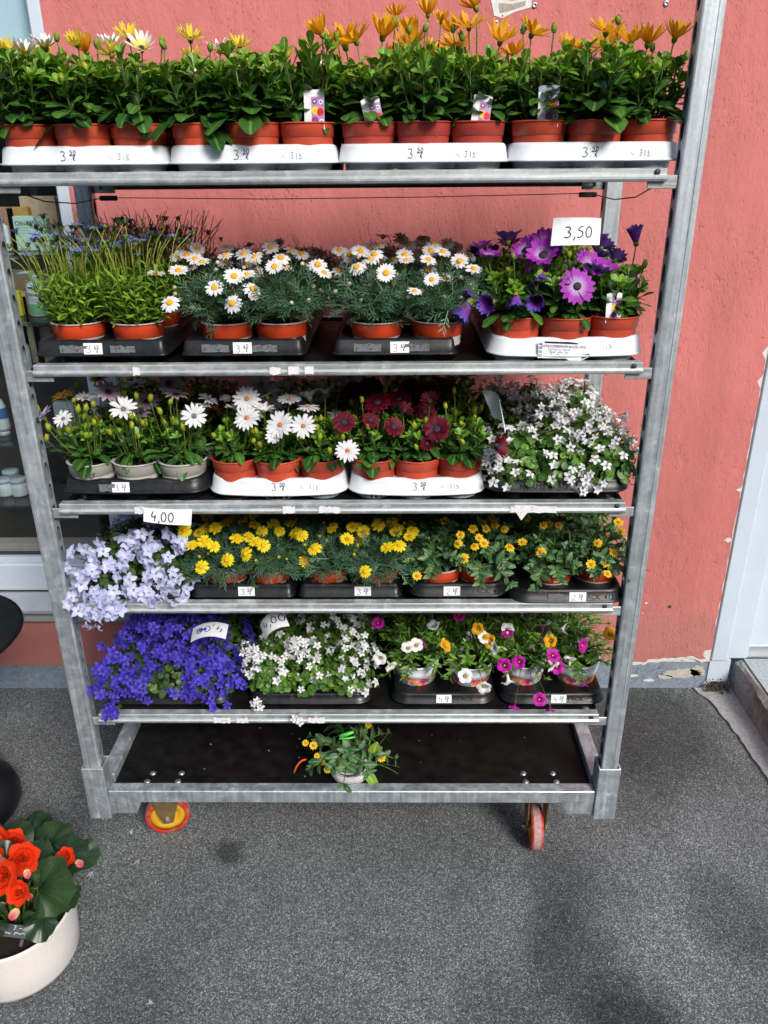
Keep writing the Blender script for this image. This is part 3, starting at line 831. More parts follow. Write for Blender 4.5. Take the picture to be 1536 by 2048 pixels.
# ------------------------------------------------------------------ goods in the window
def shelf_glass(z):
    o = thing("glass_shelf", "", "shelf", (-1.45, WY + .20, z))
    part("glass_board", bbox(-.6, .58, -.11, .13, -.008, 0, .001), M['shelf_glass'], o)
    for x, y in ((.40, -.07), (-.1, -.07)):
        part("disc_holder", Geo().add(lathe([(.0001, -.006), (.018, -.006), (.018, 0), (.0001, 0)], 16), None), M['alu'], o, MT(x, y, -.0085))
    return o
SHZ = {'a': 1.512, 'b': 1.312, 'c': 1.140, 'd': .908, 'e': .694}
for k, lab in (('a', "glass shelf holding the mint green carton, topmost seen in the shop window"), ('b', "glass shelf in the window carrying the white pump bottle"),
               ('c', "glass shelf in the window carrying the blue capped bottle"), ('d', "glass shelf in the window carrying the white and blue tube"), ('e', "lowest glass shelf in the window carrying white lidded jars")):
    o = shelf_glass(SHZ[k]); o['label'] = lab; o['group'] = "glass shelves in the shop window"
M['mint'] = plain('mint_card', (.42, .60, .50), .6, 0, .04, 20)
M['mint_dark'] = plain('mint_dark_card', (.30, .44, .34), .6, 0, .04, 20)
M['kraft'] = plain('kraft_card', (.34, .20, .12), .8, 0, .15, 60)
M['kraft2'] = plain('pale_kraft_card', (.48, .36, .24), .8, 0, .12, 60)
M['amber_card'] = plain('amber_card', (.42, .24, .06), .7, 0, .3, 26)
M['bottle_white'] = plain('bottle_white', (.62, .70, .72), .4, 0, .03, 20)
M['bottle_green'] = plain('bottle_green_band', (.18, .46, .24), .4)
M['blue_cap'] = plain('blue_cap', (.02, .06, .28), .4)
M['tube_blue'] = plain('tube_blue', (.05, .16, .40), .4)
M['yellow_card'] = plain('yellow_card', (.66, .52, .04), .6)
def carton(label, p0, p1, dep, mat, txt=None, side=None):
    (xl, y0, zb), (xr, _, zt) = p0, p1
    o = thing("carton", label, "box", ((xl + xr) / 2, y0, zb), 0, "cartons in the shop window")
    w = (xr - xl) / 2; h = zt - zb
    part("carton_body", bbox(-w, w, 0, dep, 0, h, .0015), mat, o)
    part("carton_flap", box(-w + .002, w - .002, .002, dep - .002, h, h + .0012), side or mat, o)
    if txt:
        for body, sz, zz in txt:
            link("print", text_mesh(body, sz, M['dark_print']), o, upright(0, -.0012, h * zz))
    return o
def bottle(label, p, h, r, body, cap, band=None, pump=False, txt=None):
    o = thing("bottle", label, "bottle", p, 0, "bottles in the shop window")
    part("bottle_body", lathe([(.0001, 0), (r * .95, 0), (r, .006), (r, h * .66), (r * .9, h * .74), (r * .36, h * .82), (r * .34, h * .84)], 20), body, o, smooth=True)
    if band: part("label_band", lathe([(r + .0008, h * band[1]), (r + .0008, h * band[2])], 20), band[0], o, smooth=True)
    part("cap", lathe([(r * .42, h * .835), (r * .42, h * .93), (r * .16, h * .94), (r * .16, h), (.0001, h)], 14), cap, o, smooth=True)
    if pump: part("pump_nozzle", tube([(0, 0, h * .99), (-.02, -.012, h), (-.045, -.02, h * .985)], .007, .005, 6), cap, o, smooth=True)
    if txt:
        for body_t, sz, zz in txt:
            link("print", text_mesh(body_t, sz, M['dark_print']), o, upright(0, -r - .0012, h * zz))
    return o
def snap(p):
    return (p[0], p[1], min(SHZ.values(), key=lambda q: abs(q - p[2])) + .0005)
carton("tall mint green carton with dark lettering on the top glass shelf", snap((-1.0652, 1.0300, 1.5124)), (-1.0005, 1.0300, 1.6137), .03, M['mint'], [("Oliven", .020, .80), ("—————\n————\n——————", .008, .6)])
carton("darker green carton standing just right of the tall mint carton", snap((-1.0294, 1.0600, 1.5092)), (-0.9736, 1.0600, 1.6058), .03, M['mint_dark'])
carton("small square mint carton on the top glass shelf", snap((-0.9831, 1.0000, 1.5148)), (-0.9250, 1.0000, 1.5615), .025, M['mint'], [("—————\n———\n—————", .008, .55)])
carton("reddish brown carton at the left end of the top glass shelf", snap((-1.1569, 1.0900, 1.5070)), (-1.0844, 1.0900, 1.6372), .03, M['kraft'])
carton("amber carton with mottled print on the top glass shelf", snap((-1.1069, 1.0900, 1.5067)), (-1.0385, 1.0900, 1.6369), .03, M['amber_card'])
carton("pale beige carton rising behind the mint cartons", snap((-1.0733, 1.1200, 1.5035)), (-0.9595, 1.1200, 1.6675), .03, M['kraft2'])
bottle("small white bottle left of the tall mint carton", snap((-1.0953, 1.0200, 1.5135)), .10, .016, M['bottle_white'], M['blue_cap'], None, False, [("———\n——", .008, .4)])
carton("brown carton behind the yellow pack on the second glass shelf", snap((-1.1632, 1.1000, 1.3026)), (-1.0743, 1.1000, 1.4449), .04, M['kraft'])
carton("brown carton behind the white pump bottle", snap((-1.1019, 1.1200, 1.2988)), (-1.0168, 1.1200, 1.4358), .04, M['kraft2'])
carton("yellow and white pack on the second glass shelf", snap((-1.1250, 1.0200, 1.3164)), (-1.0831, 1.0200, 1.3900), .03, M['yellow_card'])
carton("narrow beige carton between the yellow pack and the pump bottle", snap((-1.1051, 1.0400, 1.3128)), (-1.0719, 1.0400, 1.3839), .03, M['kraft2'])
carton("narrow brown carton touching the pump bottle", snap((-1.0847, 1.0400, 1.3127)), (-1.0562, 1.0400, 1.3728), .03, M['kraft'])
bottle("white pump bottle with a green band and dark lettering", snap((-1.0305, 1.0300, 1.3141)), .135, .030, M['bottle_white'], M['bottle_white'], (M['bottle_green'], .06, .30), True, [("Oliven", .017, .52), ("————\n———", .007, .40)])
carton("leftmost brown carton behind the blue capped bottle", snap((-1.1811, 1.1000, 1.1258)), (-1.1142, 1.1000, 1.2694), .04, M['kraft'])
carton("middle brown carton on the shelf of the blue capped bottle", snap((-1.1399, 1.1000, 1.1256)), (-1.0722, 1.1000, 1.2692), .04, M['kraft2'])
carton("rightmost brown carton on the shelf of the blue capped bottle", snap((-1.0969, 1.1000, 1.1254)), (-1.0392, 1.1000, 1.2657), .04, M['kraft'])
bottle("pale bottle with a dark blue cap", snap((-1.1041, 1.0200, 1.1447)), .105, .021, M['bottle_white'], M['blue_cap'], None, False, [("———\n————\n———", .007, .4)])
o = thing("cosmetics_tube", "white and blue standing tube behind the left post of the trolley", "tube", snap((-1.2280, 1.0300, 0.9162)))
part("tube_body", lathe([(.024, .018), (.024, .03), (.021, .10), (.012, .125)], 18, True, True), M['bottle_white'], o, smooth=True)
part("tube_print", lathe([(.0248, .062), (.0230, .098)], 18), M['tube_blue'], o, smooth=True)
part("cap", lathe([(.0001, 0), (.020, 0), (.0205, .0178), (.0001, .0178)], 18), M['bottle_white'], o, smooth=True)
link("print", text_mesh("öl", .016, M['paper']), o, upright(0, -.0262, .082))
carton("pale blue carton half hidden by daisies on the fourth glass shelf", snap((-1.0401, 1.0200, 0.9187)), (-0.9711, 1.0200, 1.0227), .03, M['bottle_white'], [("———\n—————", .008, .7)])
for lab, p in (("white lidded jar at the far left of the lowest glass shelf", (-1.2551, 1.0100, 0.7104)), ("white lidded jar with a brown mark beside the trolley post", (-1.2055, 1.0100, 0.7102)), ("white lidded jar behind the other two jars", (-1.2670, 1.0900, 0.6934))):
    o = thing("jar", lab, "jar", snap(p), 0, "white jars on the lowest glass shelf")
    part("jar_body", lathe([(.0001, 0), (.027, 0), (.028, .004), (.028, .044), (.024, .047)], 20), M['bottle_white'], o, smooth=True)
    part("lid", lathe([(.0265, .0472), (.0285, .048), (.0285, .060), (.027, .062), (.0001, .062)], 20), M['frame_white'], o, smooth=True)
    link("print", text_mesh("———\n————\n———", .006, M['dark_print']), o, upright(0, -.0290, .024))

# ------------------------------------------------------------------ trolley
tr = thing("plant_trolley", "tall zinc-steel plant trolley with five loaded shelves and a dark base board", "trolley", (0, 0, 0))
PXO, PW, PD, DEP = .675, .042, .036, .565
def slot_plate(y0, y1, z0, n, pitch, x, flip):
    """inner flank of a post with a row of punched oval slots"""
    V = []; F = []
    for c in range(n):
        zb = z0 + c * pitch; K = 12; base = len(V); cy = (y0 + y1) / 2; cz = zb + pitch / 2
        for i in range(K):
            a = 2 * PI * (i + .5) / K
            V.append((x, cy + .0085 * math.cos(a), cz + .0185 * math.sin(a)))
        for i in range(K):
            a = 2 * PI * (i + .5) / K
            ca, sa = math.cos(a), math.sin(a); k = 1 / max(abs(ca), abs(sa))
            V.append((x, cy + (y1 - y0) / 2 * max(-1, min(1, ca * k)), cz + pitch / 2 * max(-1, min(1, sa * k))))
        for i in range(K):
            j = (i + 1) % K
            q = (base + i, base + K + i, base + K + j, base + j)
            F.append(q if not flip else q[::-1])
    return T(V, F)
def post_mesh(sx, sy):
    """sx=-1 left post, +1 right; sy=-1 front, +1 rear; local origin at outer front corner level z=0"""
    g = Geo()
    zb, zt = .235, (2.235 if sy < 0 else 1.885)
    xo, xi = 0.0, -sx * PW
    X0, X1 = min(xo, xi), max(xo, xi)
    b = .004
    # front, outer and back walls as one folded strip with rounded corners
    sec = [(xi, 0), (xi + sx * -.0 , 0)]
    pts = [(xi, PD * .999), (xi, b), (xi + sx * b * .3, b * .3), (xi + sx * b, 0), (xo - sx * .013, 0), (xo - sx * .0125, -.0012), (xo - sx * .0095, -.0012), (xo - sx * .009, 0), (xo - sx * b, 0), (xo - sx * b * .3, b * .3), (xo, b), (xo, PD - b), (xo - sx * b, PD), (xi + sx * b, PD), (xi, PD - b)]
    pts = pts[1:]
    V = [(x, y if sy < 0 else -y, z) for z in (zb, zt) for x, y in pts]
    n = len(pts); F = [(i, i + 1, n + i + 1, n + i) for i in range(n - 1)]
    g.add(T(V, F))
    y0, y1 = (b, PD - b) if sy < 0 else (-PD + b, -b)
    g.add(slot_plate(y0, y1, zb, 40 if sy < 0 else 33, .05, xi, sx * sy > 0))
    return g
for sx in (-1, 1):
    for sy in (-1, 1):
        p = part("post", post_mesh(sx, sy), M['steel'], tr, MT(sx * PXO, 0 if sy < 0 else DEP, 0))
        y0 = -.006 if sy < 0 else DEP - .046
        so = Geo()
        x0, x1 = (-.6815, -.6265) if sx < 0 else (.6265, .6815)
        so.add(bbox(x0, x1, y0, y0 + .0045, .197, .362, .0015)); so.add(bbox(x0, x1, y0 + .048, y0 + .052, .197, .362, .0015))
        so.add(bbox(x0, x0 + .004, y0 + .0046, y0 + .0478, .197, .362, .001)); so.add(bbox(x1 - .004, x1, y0 + .0046, y0 + .0478, .197, .362, .001))
        so.add(box(x0 + .0045, x1 - .0045, y0 + .0048, y0 + .0476, .20, .203))
        s = part("post_socket", so, M['steel'], tr)
bf = Geo()
bf.add(bbox(-.626, .626, .0, .032, .246, .284, .002)).add(bbox(-.626, .626, DEP - .032, DEP, .246, .284, .002))
for sx in (-1, 1):
    a, b_ = sorted((sx * .622, sx * .660)); bf.add(bbox(a, b_, .047, DEP - .047, .250, .298, .002))
    for y in (.002, DEP - .008):
        q = [(sx * .626, .2455), (sx * .545, .2455), (sx * .560, .209), (sx * .626, .209)]
        bf.add(prism(q, y, y + .006))
part("base_frame", bf, M['steel'], tr)
bo = part("base_board", bbox(-.621, .621, .0325, DEP - .033, .262, .276, .001), M['black_board'], tr)
bolt = Geo().add(lathe([(.0085, 0), (.0083, .0015), (.005, .0038), (.0001, .0046)], 12)).build("bolt", M['bolt'])
for x, y in ((-.53, .075), (-.454, .075), (-.537, .044), (-.456, .044), (.453, .075), (.531, .075), (.455, .044), (.535, .044)):
    link("bolt", bolt, bo, MT(x, y, .276))
# debris on the base board
g = Geo(); r_ = random.Random(12)
for i in range(34):
    g.add(blade(r_.uniform(.004, .011), r_.uniform(.002, .006), P_ROUND, 2, .2, .4), MT(r_.uniform(-.55, .55), r_.uniform(.05, .5), .2775, 1, r_.uniform(0, 6)), 0, r_.random())
link("plant_litter", g.build("plant_litter", plain('dry_petals', (.24, .22, .17), .8, 0, .5, 90)), bo, kind="stuff")
# castors
tyre = Geo().add(lathe([(.048, -.015), (.058, -.017), (.0625, -.012), (.0625, .012), (.058, .017), (.048, .015)], 32))
tyre.add(lathe([(.0628, -.0095), (.0631, -.006), (.0631, .006), (.0628, .0095)], 32), None, 1)
tyre = tyre.build("tyre", [M['red_wheel'], M['tread']])
hub = Geo().add(lathe([(.0001, -.020), (.014, -.020), (.016, -.010), (.030, -.008), (.033, -.012), (.047, -.013), (.0478, -.006), (.0478, .006), (.047, .013), (.033, .012), (.030, .008), (.016, .010), (.014, .020), (.0001, .020)], 28)).build("hub", M['yellow_hub'])
fk = Geo()
for s in (-1, 1):
    fk.add(T([(-.026, s * .024, .236), (.026, s * .024, .236), (.034, s * .024, .120), (.014, s * .024, .050), (-.014, s * .024, .050), (-.034, s * .024, .120),
              (-.026, s * .027, .236), (.026, s * .027, .236), (.034, s * .027, .120), (.014, s * .027, .050), (-.014, s * .027, .050), (-.034, s * .027, .120)],
             [(0, 1, 2, 3, 4, 5), (11, 10, 9, 8, 7, 6)] + [(i, 6 + i, 6 + (i + 1) % 6, (i + 1) % 6) for i in range(6)]))
fk.add(box(-.045, .045, -.045, .045, .236, .2452))
fk = fk.build("castor", M['zinc_yellow'], False)
axle = Geo().add(lathe([(.0001, -.036), (.004, -.036), (.004, -.033), (.009, -.033), (.009, -.0275), (.0001, -.0275)], 6)).add(lathe([(.0001, .036), (.009, .033), (.009, .0275), (.0001, .0275)], 6)).build("axle_nut", M['bolt'], False)
for x, y, rz in ((-.535, .150, math.radians(14)), (.503, .105, math.radians(88)), (-.5, .45, math.radians(90)), (.5, .45, math.radians(90))):
    c = link("castor", fk, tr, MT(x, y, 0, 1, rz))
    for nm, me in (("tyre", tyre), ("hub", hub), ("axle_nut", axle)):
        Q = np.eye(4); Q[:3, :3] = np.array(((1, 0, 0), (0, 0, -1), (0, 1, 0))); Q[2, 3] = .0628; link(nm, me, c, Q)
# shelves
RAILP = [(.022, 0), (.003, 0), (-.003, .0012), (-.0056, .005), (-.0056, .0085), (-.003, .0115), (.0005, .0125), (.0010, .0215), (.003, .0232), (.022, .0232)]
def rail_mesh(x0, x1, back=False):
    n = len(RAILP)
    V = [(x, (y if not back else -y), z) for x in (x0, x1) for y, z in RAILP]
    F = [(i, i + 1, n + i + 1, n + i) for i in range(n - 1)] + [tuple(range(n)), tuple(range(2 * n - 1, n - 1, -1))]
    return T(V, F)
SH = {1: .503, 2: .815, 3: 1.064, 4: 1.368, 5: 1.724}       # bottom of front rail
TOP = {1: .509, 2: .814, 3: 1.0765, 4: 1.3805, 5: 1.7365}          # upper face of each shelf board
LABELS = {1: "lowest shelf", 2: "second shelf from the bottom", 3: "middle shelf", 4: "second shelf from the top", 5: "top shelf"}
for k, z in SH.items():
    sh = part("shelf", bbox(-.617, .617, .0225, .537, TOP[k] - .010, TOP[k], .001), M['black_board'], tr)
    part("front_rail", rail_mesh(-.613, .610), M['rail'], sh, MT(0, 0, z))
    part("rear_rail", rail_mesh(-.613, .610, True), M['rail'], sh, MT(0, .560, z - (.022 if k == 5 else .002)))
    for sx in (-1, 1):
        a, b_ = sorted((sx * .578, sx * .632))
        part("hook_bracket", bbox(a, b_, .0055, .0095, z - .012, z + .011, .001), M['rail'], sh)
        part("hook_bracket", bbox(a, b_, DEP - .018, DEP - .014, z - .030 if k == 5 else z - .014, z - .008, .001), M['rail'], sh)
    ri = Geo().add(lathe([(.009, 0), (.007, .002), (.0001, .0026)], 12)).build("rivet", M['bolt'])
    for x in (-.585, .590):
        link("rivet", ri, sh, MT(x, .048, TOP[k]))
    link("rail_hole", hole, sh, upright(.592, -.0001, z + .0165))
    if k == 5:
        for s in (-1, 1):
            part("safety_cable", tube([(s * .60, .02, z - .006), (s * .615, .2, z - .034), (s * .612, .36, z - .045), (s * .605, .54, z - .040)], .0014, .0014, 5), M['cable'], sh)
            part("cable_end", bbox(-.022, .022, -.004, .004, -.006, .006, .002), M['cable'], sh, MT(s * .592, .535, z - .041))
        part("safety_cable", tube([(-.605, .545, z - .040), (-.2, .545, z - .046), (.2, .545, z - .044), (.605, .545, z - .038)], .0010, .0010, 4), M['cable'], sh)
# worn labels and tape on the rails
r_ = random.Random(5)
def torn(xa, xb, k, full=.0, y=-.0064):
    z = SH[k]; n = 8
    top = [(xa + (xb - xa) * i / n, z + .0195 + r_.uniform(-.0025, .002)) for i in range(n + 1)]
    botm = [(xa + (xb - xa) * i / n, z + .0035 - full * (1 if i == 2 else 0) + r_.uniform(-.001, .002)) for i in range(n, -1, -1)]
    sh = [o for o in tr.children if o.name.split('.')[0] == 'shelf'][k - 1]
    pts = top + botm; m = len(pts)
    part("worn_label", prism(pts, y, y + .0006), M['worn_label'], sh)
for px0, px1, k in (((-0.1273, 0.0000, 1.0776)[0], (-0.1003, 0.0000, 1.0775)[0], 3), ((-0.0494, 0.0000, 1.0774)[0], (-0.0029, 0.0000, 1.0772)[0], 3), ((0.3627, -0.0000, 1.0761)[0], (0.4616, -0.0000, 1.0758)[0], 3), ((-0.4483, 0.0000, 1.0786)[0], (-0.4266, 0.0000, 1.0786)[0], 3),
                    ((-0.3297, -0.0000, 0.5155)[0], (-0.2879, 0.0000, 0.5155)[0], 1), ((-0.2732, -0.0000, 0.5155)[0], (-0.2450, -0.0000, 0.5155)[0], 1), ((-0.0990, 0.0000, 0.5155)[0], (-0.0574, 0.0000, 0.5156)[0], 1), ((-0.1357, 0.0000, 1.3799)[0], (-0.1136, 0.0000, 1.3798)[0], 4), ((-0.0985, 0.0000, 1.3798)[0], (-0.0764, 0.0000, 1.3796)[0], 4), ((-0.0654, 0.0000, 1.3796)[0], (-0.0473, 0.0000, 1.3795)[0], 4), ((-0.4104, 0.0000, 1.3833)[0], (-0.3963, 0.0000, 1.3833)[0], 4)):
    torn(px0, px1, k, .018 if px1 - px0 > .08 else .0)
sh1 = [o for o in tr.children if o.name.split('.')[0] == 'shelf'][0]
link("print", text_mesh("3 14", .008, M['dark_print']), sh1, upright((-0.3027, 0.0000, 0.5155)[0], -.0072, SH[1] + .0115))

# ------------------------------------------------------------------ trays
def tray_rim(w, d, h, bow, cr, cols, wave, skirt=.034):
    """top sheet with a rolled skirt; origin at the middle of the front edge, z=0 at the shelf"""
    pts = []
    hw = w / 2
    def side(n, f):
        for i in range(n): pts.append(f(i / n))
    bw = lambda x: bow * (1 - (x / hw) ** 2)
    side(40, lambda t: (-hw + cr + (w - 2 * cr) * t, 0))
    side(6, lambda t: (hw - cr + cr * math.sin(t * PI / 2), cr - cr * math.cos(t * PI / 2)))
    side(10, lambda t: (hw, cr + (d - 2 * cr) * t))
    side(6, lambda t: (hw - cr + cr * math.cos(t * PI / 2), d - cr + cr * math.sin(t * PI / 2)))
    side(12, lambda t: (hw - cr - (w - 2 * cr) * t, d))
    side(6, lambda t: (-hw + cr - cr * math.sin(t * PI / 2), d - cr + cr * math.cos(t * PI / 2)))
    side(10, lambda t: (-hw, d - cr - (d - 2 * cr) * t))
    side(6, lambda t: (-hw + cr - cr * math.cos(t * PI / 2), cr - cr * math.sin(t * PI / 2)))
    P = np.array(pts); c = np.array((0, d / 2))
    f = (P[:, 1] < d / 2)
    P[:, 1] += np.where(f, bow - np.array([bw(x) for x in P[:, 0]]), 0)
    nx = np.roll(P, -1, 0) - np.roll(P, 1, 0); nx /= np.linalg.norm(nx, axis=1)[:, None]; out = np.stack([nx[:, 1], -nx[:, 0]], 1)
    dip = np.zeros(len(P))
    if wave:
        for q in range(cols):
            xc = (q - (cols - 1) / 2) * w / cols
            dip = np.maximum(dip, np.where(f, np.exp(-((P[:, 0] - xc) / (w / cols * .24)) ** 4), 0))
        dip = dip * wave
    rings = [(.000, h - skirt - .004, 0), (.005, h - skirt - .003, 0), (.005, h - skirt, 0), (.001, h - skirt + .001, 0), (-.003, h - .006, 1), (-.0055, h - .0015, 1), (-.009, h, 1), (-.015, h - .001, 1), (-.019, h - .005 - wave * .9, 0)]
    V = []; n = len(P)
    for o, z, k in rings:
        q = P + out * o
        V += [(a, b, z - dip[i] * k) for i, (a, b) in enumerate(q)]
    F = []
    for r in range(len(rings) - 1):
        for i in range(n):
            j = (i + 1) % n
            F.append((r * n + i, r * n + j, (r + 1) * n + j, (r + 1) * n + i))
    F.append(tuple(range((len(rings) - 1) * n, len(rings) * n)))
    return T(V, F)
M['old_tape'] = plain('old_tape', (.16, .17, .18), .5, 0, .3, 70, .3, .3, ((.03, .03, .033), 70, .52))
TRAY_MESH = {}; TRAY_W = {}
def cup_y(key, bow, i): return rr_(key) * .96 + .0085 + bow * (0 if i == (key[1] - 1) / 2 else .45 if key[1] == 3 else .25)
def rr_(key): return key[0] / key[1] / 2 - .004
def make_tray(label, cx, shelf, yf, w, cols, kind, price=None, px=0.0, mark=None, mx=.06, d=.50, h=.055, rz=0.0):
    zb = TOP[shelf]
    key = (round(w, 3), cols, kind, h)
    white = kind[:5] == 'white'
    bow, cr, wave = {'white': (.015, .036, .0035), 'whiteflat': (.017, .036, .0), 'black315': (.006, .032, .003), 'black412': (.002, .034, 0), 'square': (0, .012, 0)}[kind]
    mat = M['white_plastic'] if white else M['black_plastic']
    if key not in TRAY_MESH:
        a = Geo().add(tray_rim(w, d, h, bow, cr, cols, wave, (.029 if kind == 'whiteflat' else .034) if white else (.028 if h > .04 else .024))).build("tray_rim", mat, True)
        rr = w / cols / 2 - .004
        b = Geo().add(lathe([(rr, h - .008), (rr * .97, h * .5), (rr * .90, .004), (rr * .85, .0005), (.0001, .0005)], 20)).build("cup", mat, True)
        c = Geo().add(box(-w / 2 + .03, w / 2 - .03, .045, d - .03, .012, h - .014)).build("cup_web", mat, False)
        TRAY_MESH[key] = (a, b, c)
    a, b, c = TRAY_MESH[key]
    o = thing("plant_tray", label, "plant tray", (cx, yf, zb), rz, "plant trays on the trolley shelves")
    TRAY_W[o.name] = (w, [cup_y(key, bow, i) for i in range(cols)])
    link("tray_rim", a, o); link("cup_web", c, o)
    rows = 4
    for i in range(cols):
        for j in range(rows):
            link("cup", b, o, MT((i - (cols - 1) / 2) * (w - .012) / cols, cup_y(key, bow, i) + j * (d - 2 * rr_(key) - .030) / (rows - 1), 0))
    zt = h - (.018 if h > .04 else .014)
    fy = lambda x: bow * (x / (w / 2)) ** 2 + .0005
    TL = np.eye(4); ta = -.17; TL[1:3, 1:3] = ((math.cos(ta), -math.sin(ta)), (math.sin(ta), math.cos(ta)))
    def on_skirt(x, dy):
        Q = TL.copy(); Q[:3, 3] = (x, fy(x) - dy, zt); return Q
    if price:
        big, small, sticker = price
        ln, tw = price_lines(big, small, .0165 if white else .0145)
        wr = ribbons([[(u - tw / 2, v - .0072) for u, v in l] for l in ln], .00105, lambda u, v: (u, -.0004, v)).build("writing", M['ink'], False)
        if sticker:
            s = part("price_sticker", box(-.0190, .0190, -.0005, .0003, -.0125, .0125), M['paper'], o, on_skirt(px, .0008))
            link("writing", wr, s, MT(0, -.0004, 0))
        else:
            link("writing", wr, o, on_skirt(px, .0004))
    if mark:
        me = text_mesh(mark, .0155, M['emboss_white' if white else 'emboss_black'], 0, .0006)
        link("embossed_lettering", me, o, on_skirt(mx, .0002) @ UPR)
    return o
def ragged_sticker(o, x, w, fy, zt, hh=.011, mat='old_tape'):
    n = 7
    p = [(x - w / 2 + w * i / n, zt + hh + r_.uniform(-.003, .001)) for i in range(n + 1)] + [(x + w / 2 - w * i / n, zt - hh + r_.uniform(-.001, .003)) for i in range(n + 1)]
    part("worn_label", prism(p, fy, fy + .0006), M[mat], o)
ORD = ["leftmost", "second from left", "third from left", "rightmost"]
S5C = [-.467, -.149, .169, .487]
TR = {}
for i, (x, d_) in enumerate(zip(S5C, ("of yellow and white daisies", "of daisies turning from yellow to orange", "of mostly orange daisies", "of orange daisies touching the right post"))):
    TR[5, i] = make_tray("white tray %s, %s on the top shelf" % (d_, ORD[i]), x, 5, .016, .316, 3, 'whiteflat', ('3', '50', False), -.015, "PACK  315", .062)
S4 = [(-.4805, .262, 2, 'square', "black tray under the blue button flowers on the second shelf from top"), (-.1925, .245, 2, 'square', "black tray under the left pair of white daisy pots, second shelf from top"), (.115, .245, 2, 'square', "black tray under the right pair of white daisy pots, second shelf from top"), (.465, .311, 3, 'white', "white tray with torn barcode label under the purple daisies")]
for i, (x, w, c, k, lab) in enumerate(S4):
    TR[4, i] = make_tray(lab, x, 4, .026, w, c, k, ('3', '60', True) if i < 3 else None, (-.015, -.0, .01)[i] if i < 3 else 0, None if i < 3 else "315", .078)
    if i < 3:
        ragged_sticker(TR[4, i], -.055, .055, -.0006, .037, .009); ragged_sticker(TR[4, i], .045, .05, -.0006, .037, .008)
o = TR[4, 3]
lb = part("barcode_label", T([(-.062, -.0034, .050), (-.062, -.0034, .016), (-.005, -.0034, .014), (.012, -.0034, .006), (.03, -.0034, .012), (.044, -.0034, .019), (.04, -.0034, .036), (.018, -.0034, .046)], [(0, 1, 2, 3, 4, 5, 6, 7)]), M['paper'], o)
for q in range(12):
    part("print", T([(-.061, -.0040, .0165 + q * .0026), (-.054, -.0040, .0165 + q * .0026), (-.054, -.0040, .0178 + q * .0026), (-.061, -.0040, .0178 + q * .0026)], [(0, 1, 2, 3)]), M['dark_print'], lb) if q % 3 else None
part("print", T([(-.050, -.0040, .046), (.017, -.0040, .043), (.0165, -.0040, .0455), (.0, -.0040, .048), (-.050, -.0040, .0496)], [(0, 1, 2, 3, 4)]), M['dark_print'], lb)
part("print", T([(.026, -.0040, .013), (.042, -.0040, .019), (.041, -.0040, .024), (.028, -.0040, .022)], [(0, 1, 2, 3)]), M['dark_print'], lb)
link("print", text_mesh("OSTEOSPERMUM ROZE–WZ", .0072, M['dark_print']), lb, upright(-.012, -.0042, .0385, -.04))
link("print", text_mesh("Topf 10,5 cm  10,5 cm\nAantal   stuks   Kar", .0050, M['dark_print']), lb, upright(-.020, -.0042, .030, -.04))
link("print", text_mesh("9      15     1 / 1\nvan 05 kwekerij", .0050, M['dark_print']), lb, upright(-.020, -.0042, .0205, -.04))
S3 = [(-.4585, .315, 3, 'black315', "black tray holding three pale grey pots on the middle shelf", ('3', '50', True), -.025, "PACK  315"), (-.1435, .300, 3, 'white', "white tray under the big white daisies on the middle shelf", ('3', '50', False), .005, "PACK  315"),
      (.1635, .297, 3, 'white', "white tray under the dark red daisies on the middle shelf", ('3', '50', False), .005, "PACK  315"), (.4725, .305, 3, 'black315', "black tray under white bellflowers on the middle shelf", None, 0, "NORM //// PACK")]
for i, (x, w, c, k, lab, pr, px_, mk) in enumerate(S3):
    TR[3, i] = make_tray(lab, x, 3, .030, w, c, k, pr, px_, mk, .058 if i < 3 else -.03)
ragged_sticker(TR[3, 0], -.055, .035, -.0006, .037, .010)
S2 = [(-.490, .245, 2, 'black412', "black tray under the pale lilac bellflowers", None, 0, None, .030), (-.2395, .233, 2, 'square', "black tray under the left clump of yellow daisies", ('3', '50', True), .01, None, .034), (.010, .233, 2, 'square', "black tray under the right clump of yellow daisies", ('3', '50', True), .03, None, .034),
      (.261, .226, 2, 'black412', "black tray holding two orange pots of small golden flowers", ('2', '60', True), -.015, "PACK  412", .034), (.510, .255, 2, 'black412', "black tray jutting over the rail with golden flowers beside the right post", ('2', '50', True), .02, "PACK  412", .006)]
for i, (x, w, c, k, lab, pr, px_, mk, yf) in enumerate(S2):
    TR[2, i] = make_tray(lab, x, 2, yf, w, c, k, pr, px_, mk, .068)
ragged_sticker(TR[2, 4], -.03, .035, -.0012, .037, .010)
S1 = [(-.460, .315, 3, 'black412', "black tray buried under deep blue bellflowers on the lowest shelf", None, 0, None), (-.100, .305, 3, 'black412', "black tray under white bellflowers on the lowest shelf", None, 0, None),
      (.2365, .255, 2, 'black412', "black tray with a white patterned pot and white trumpet flowers", ('4', '50', True), 0.0, "//PACK", ), (.511, .255, 2, 'black412', "black tray under magenta trumpet flowers beside the right post", ('4', '50', True), .012, "//PACK")]
for i, (x, w, c, k, lab, pr, px_, mk) in enumerate(S1):
    TR[1, i] = make_tray(lab, x, 1, .058, w, c, k, pr, px_, mk, .05, h=.034)

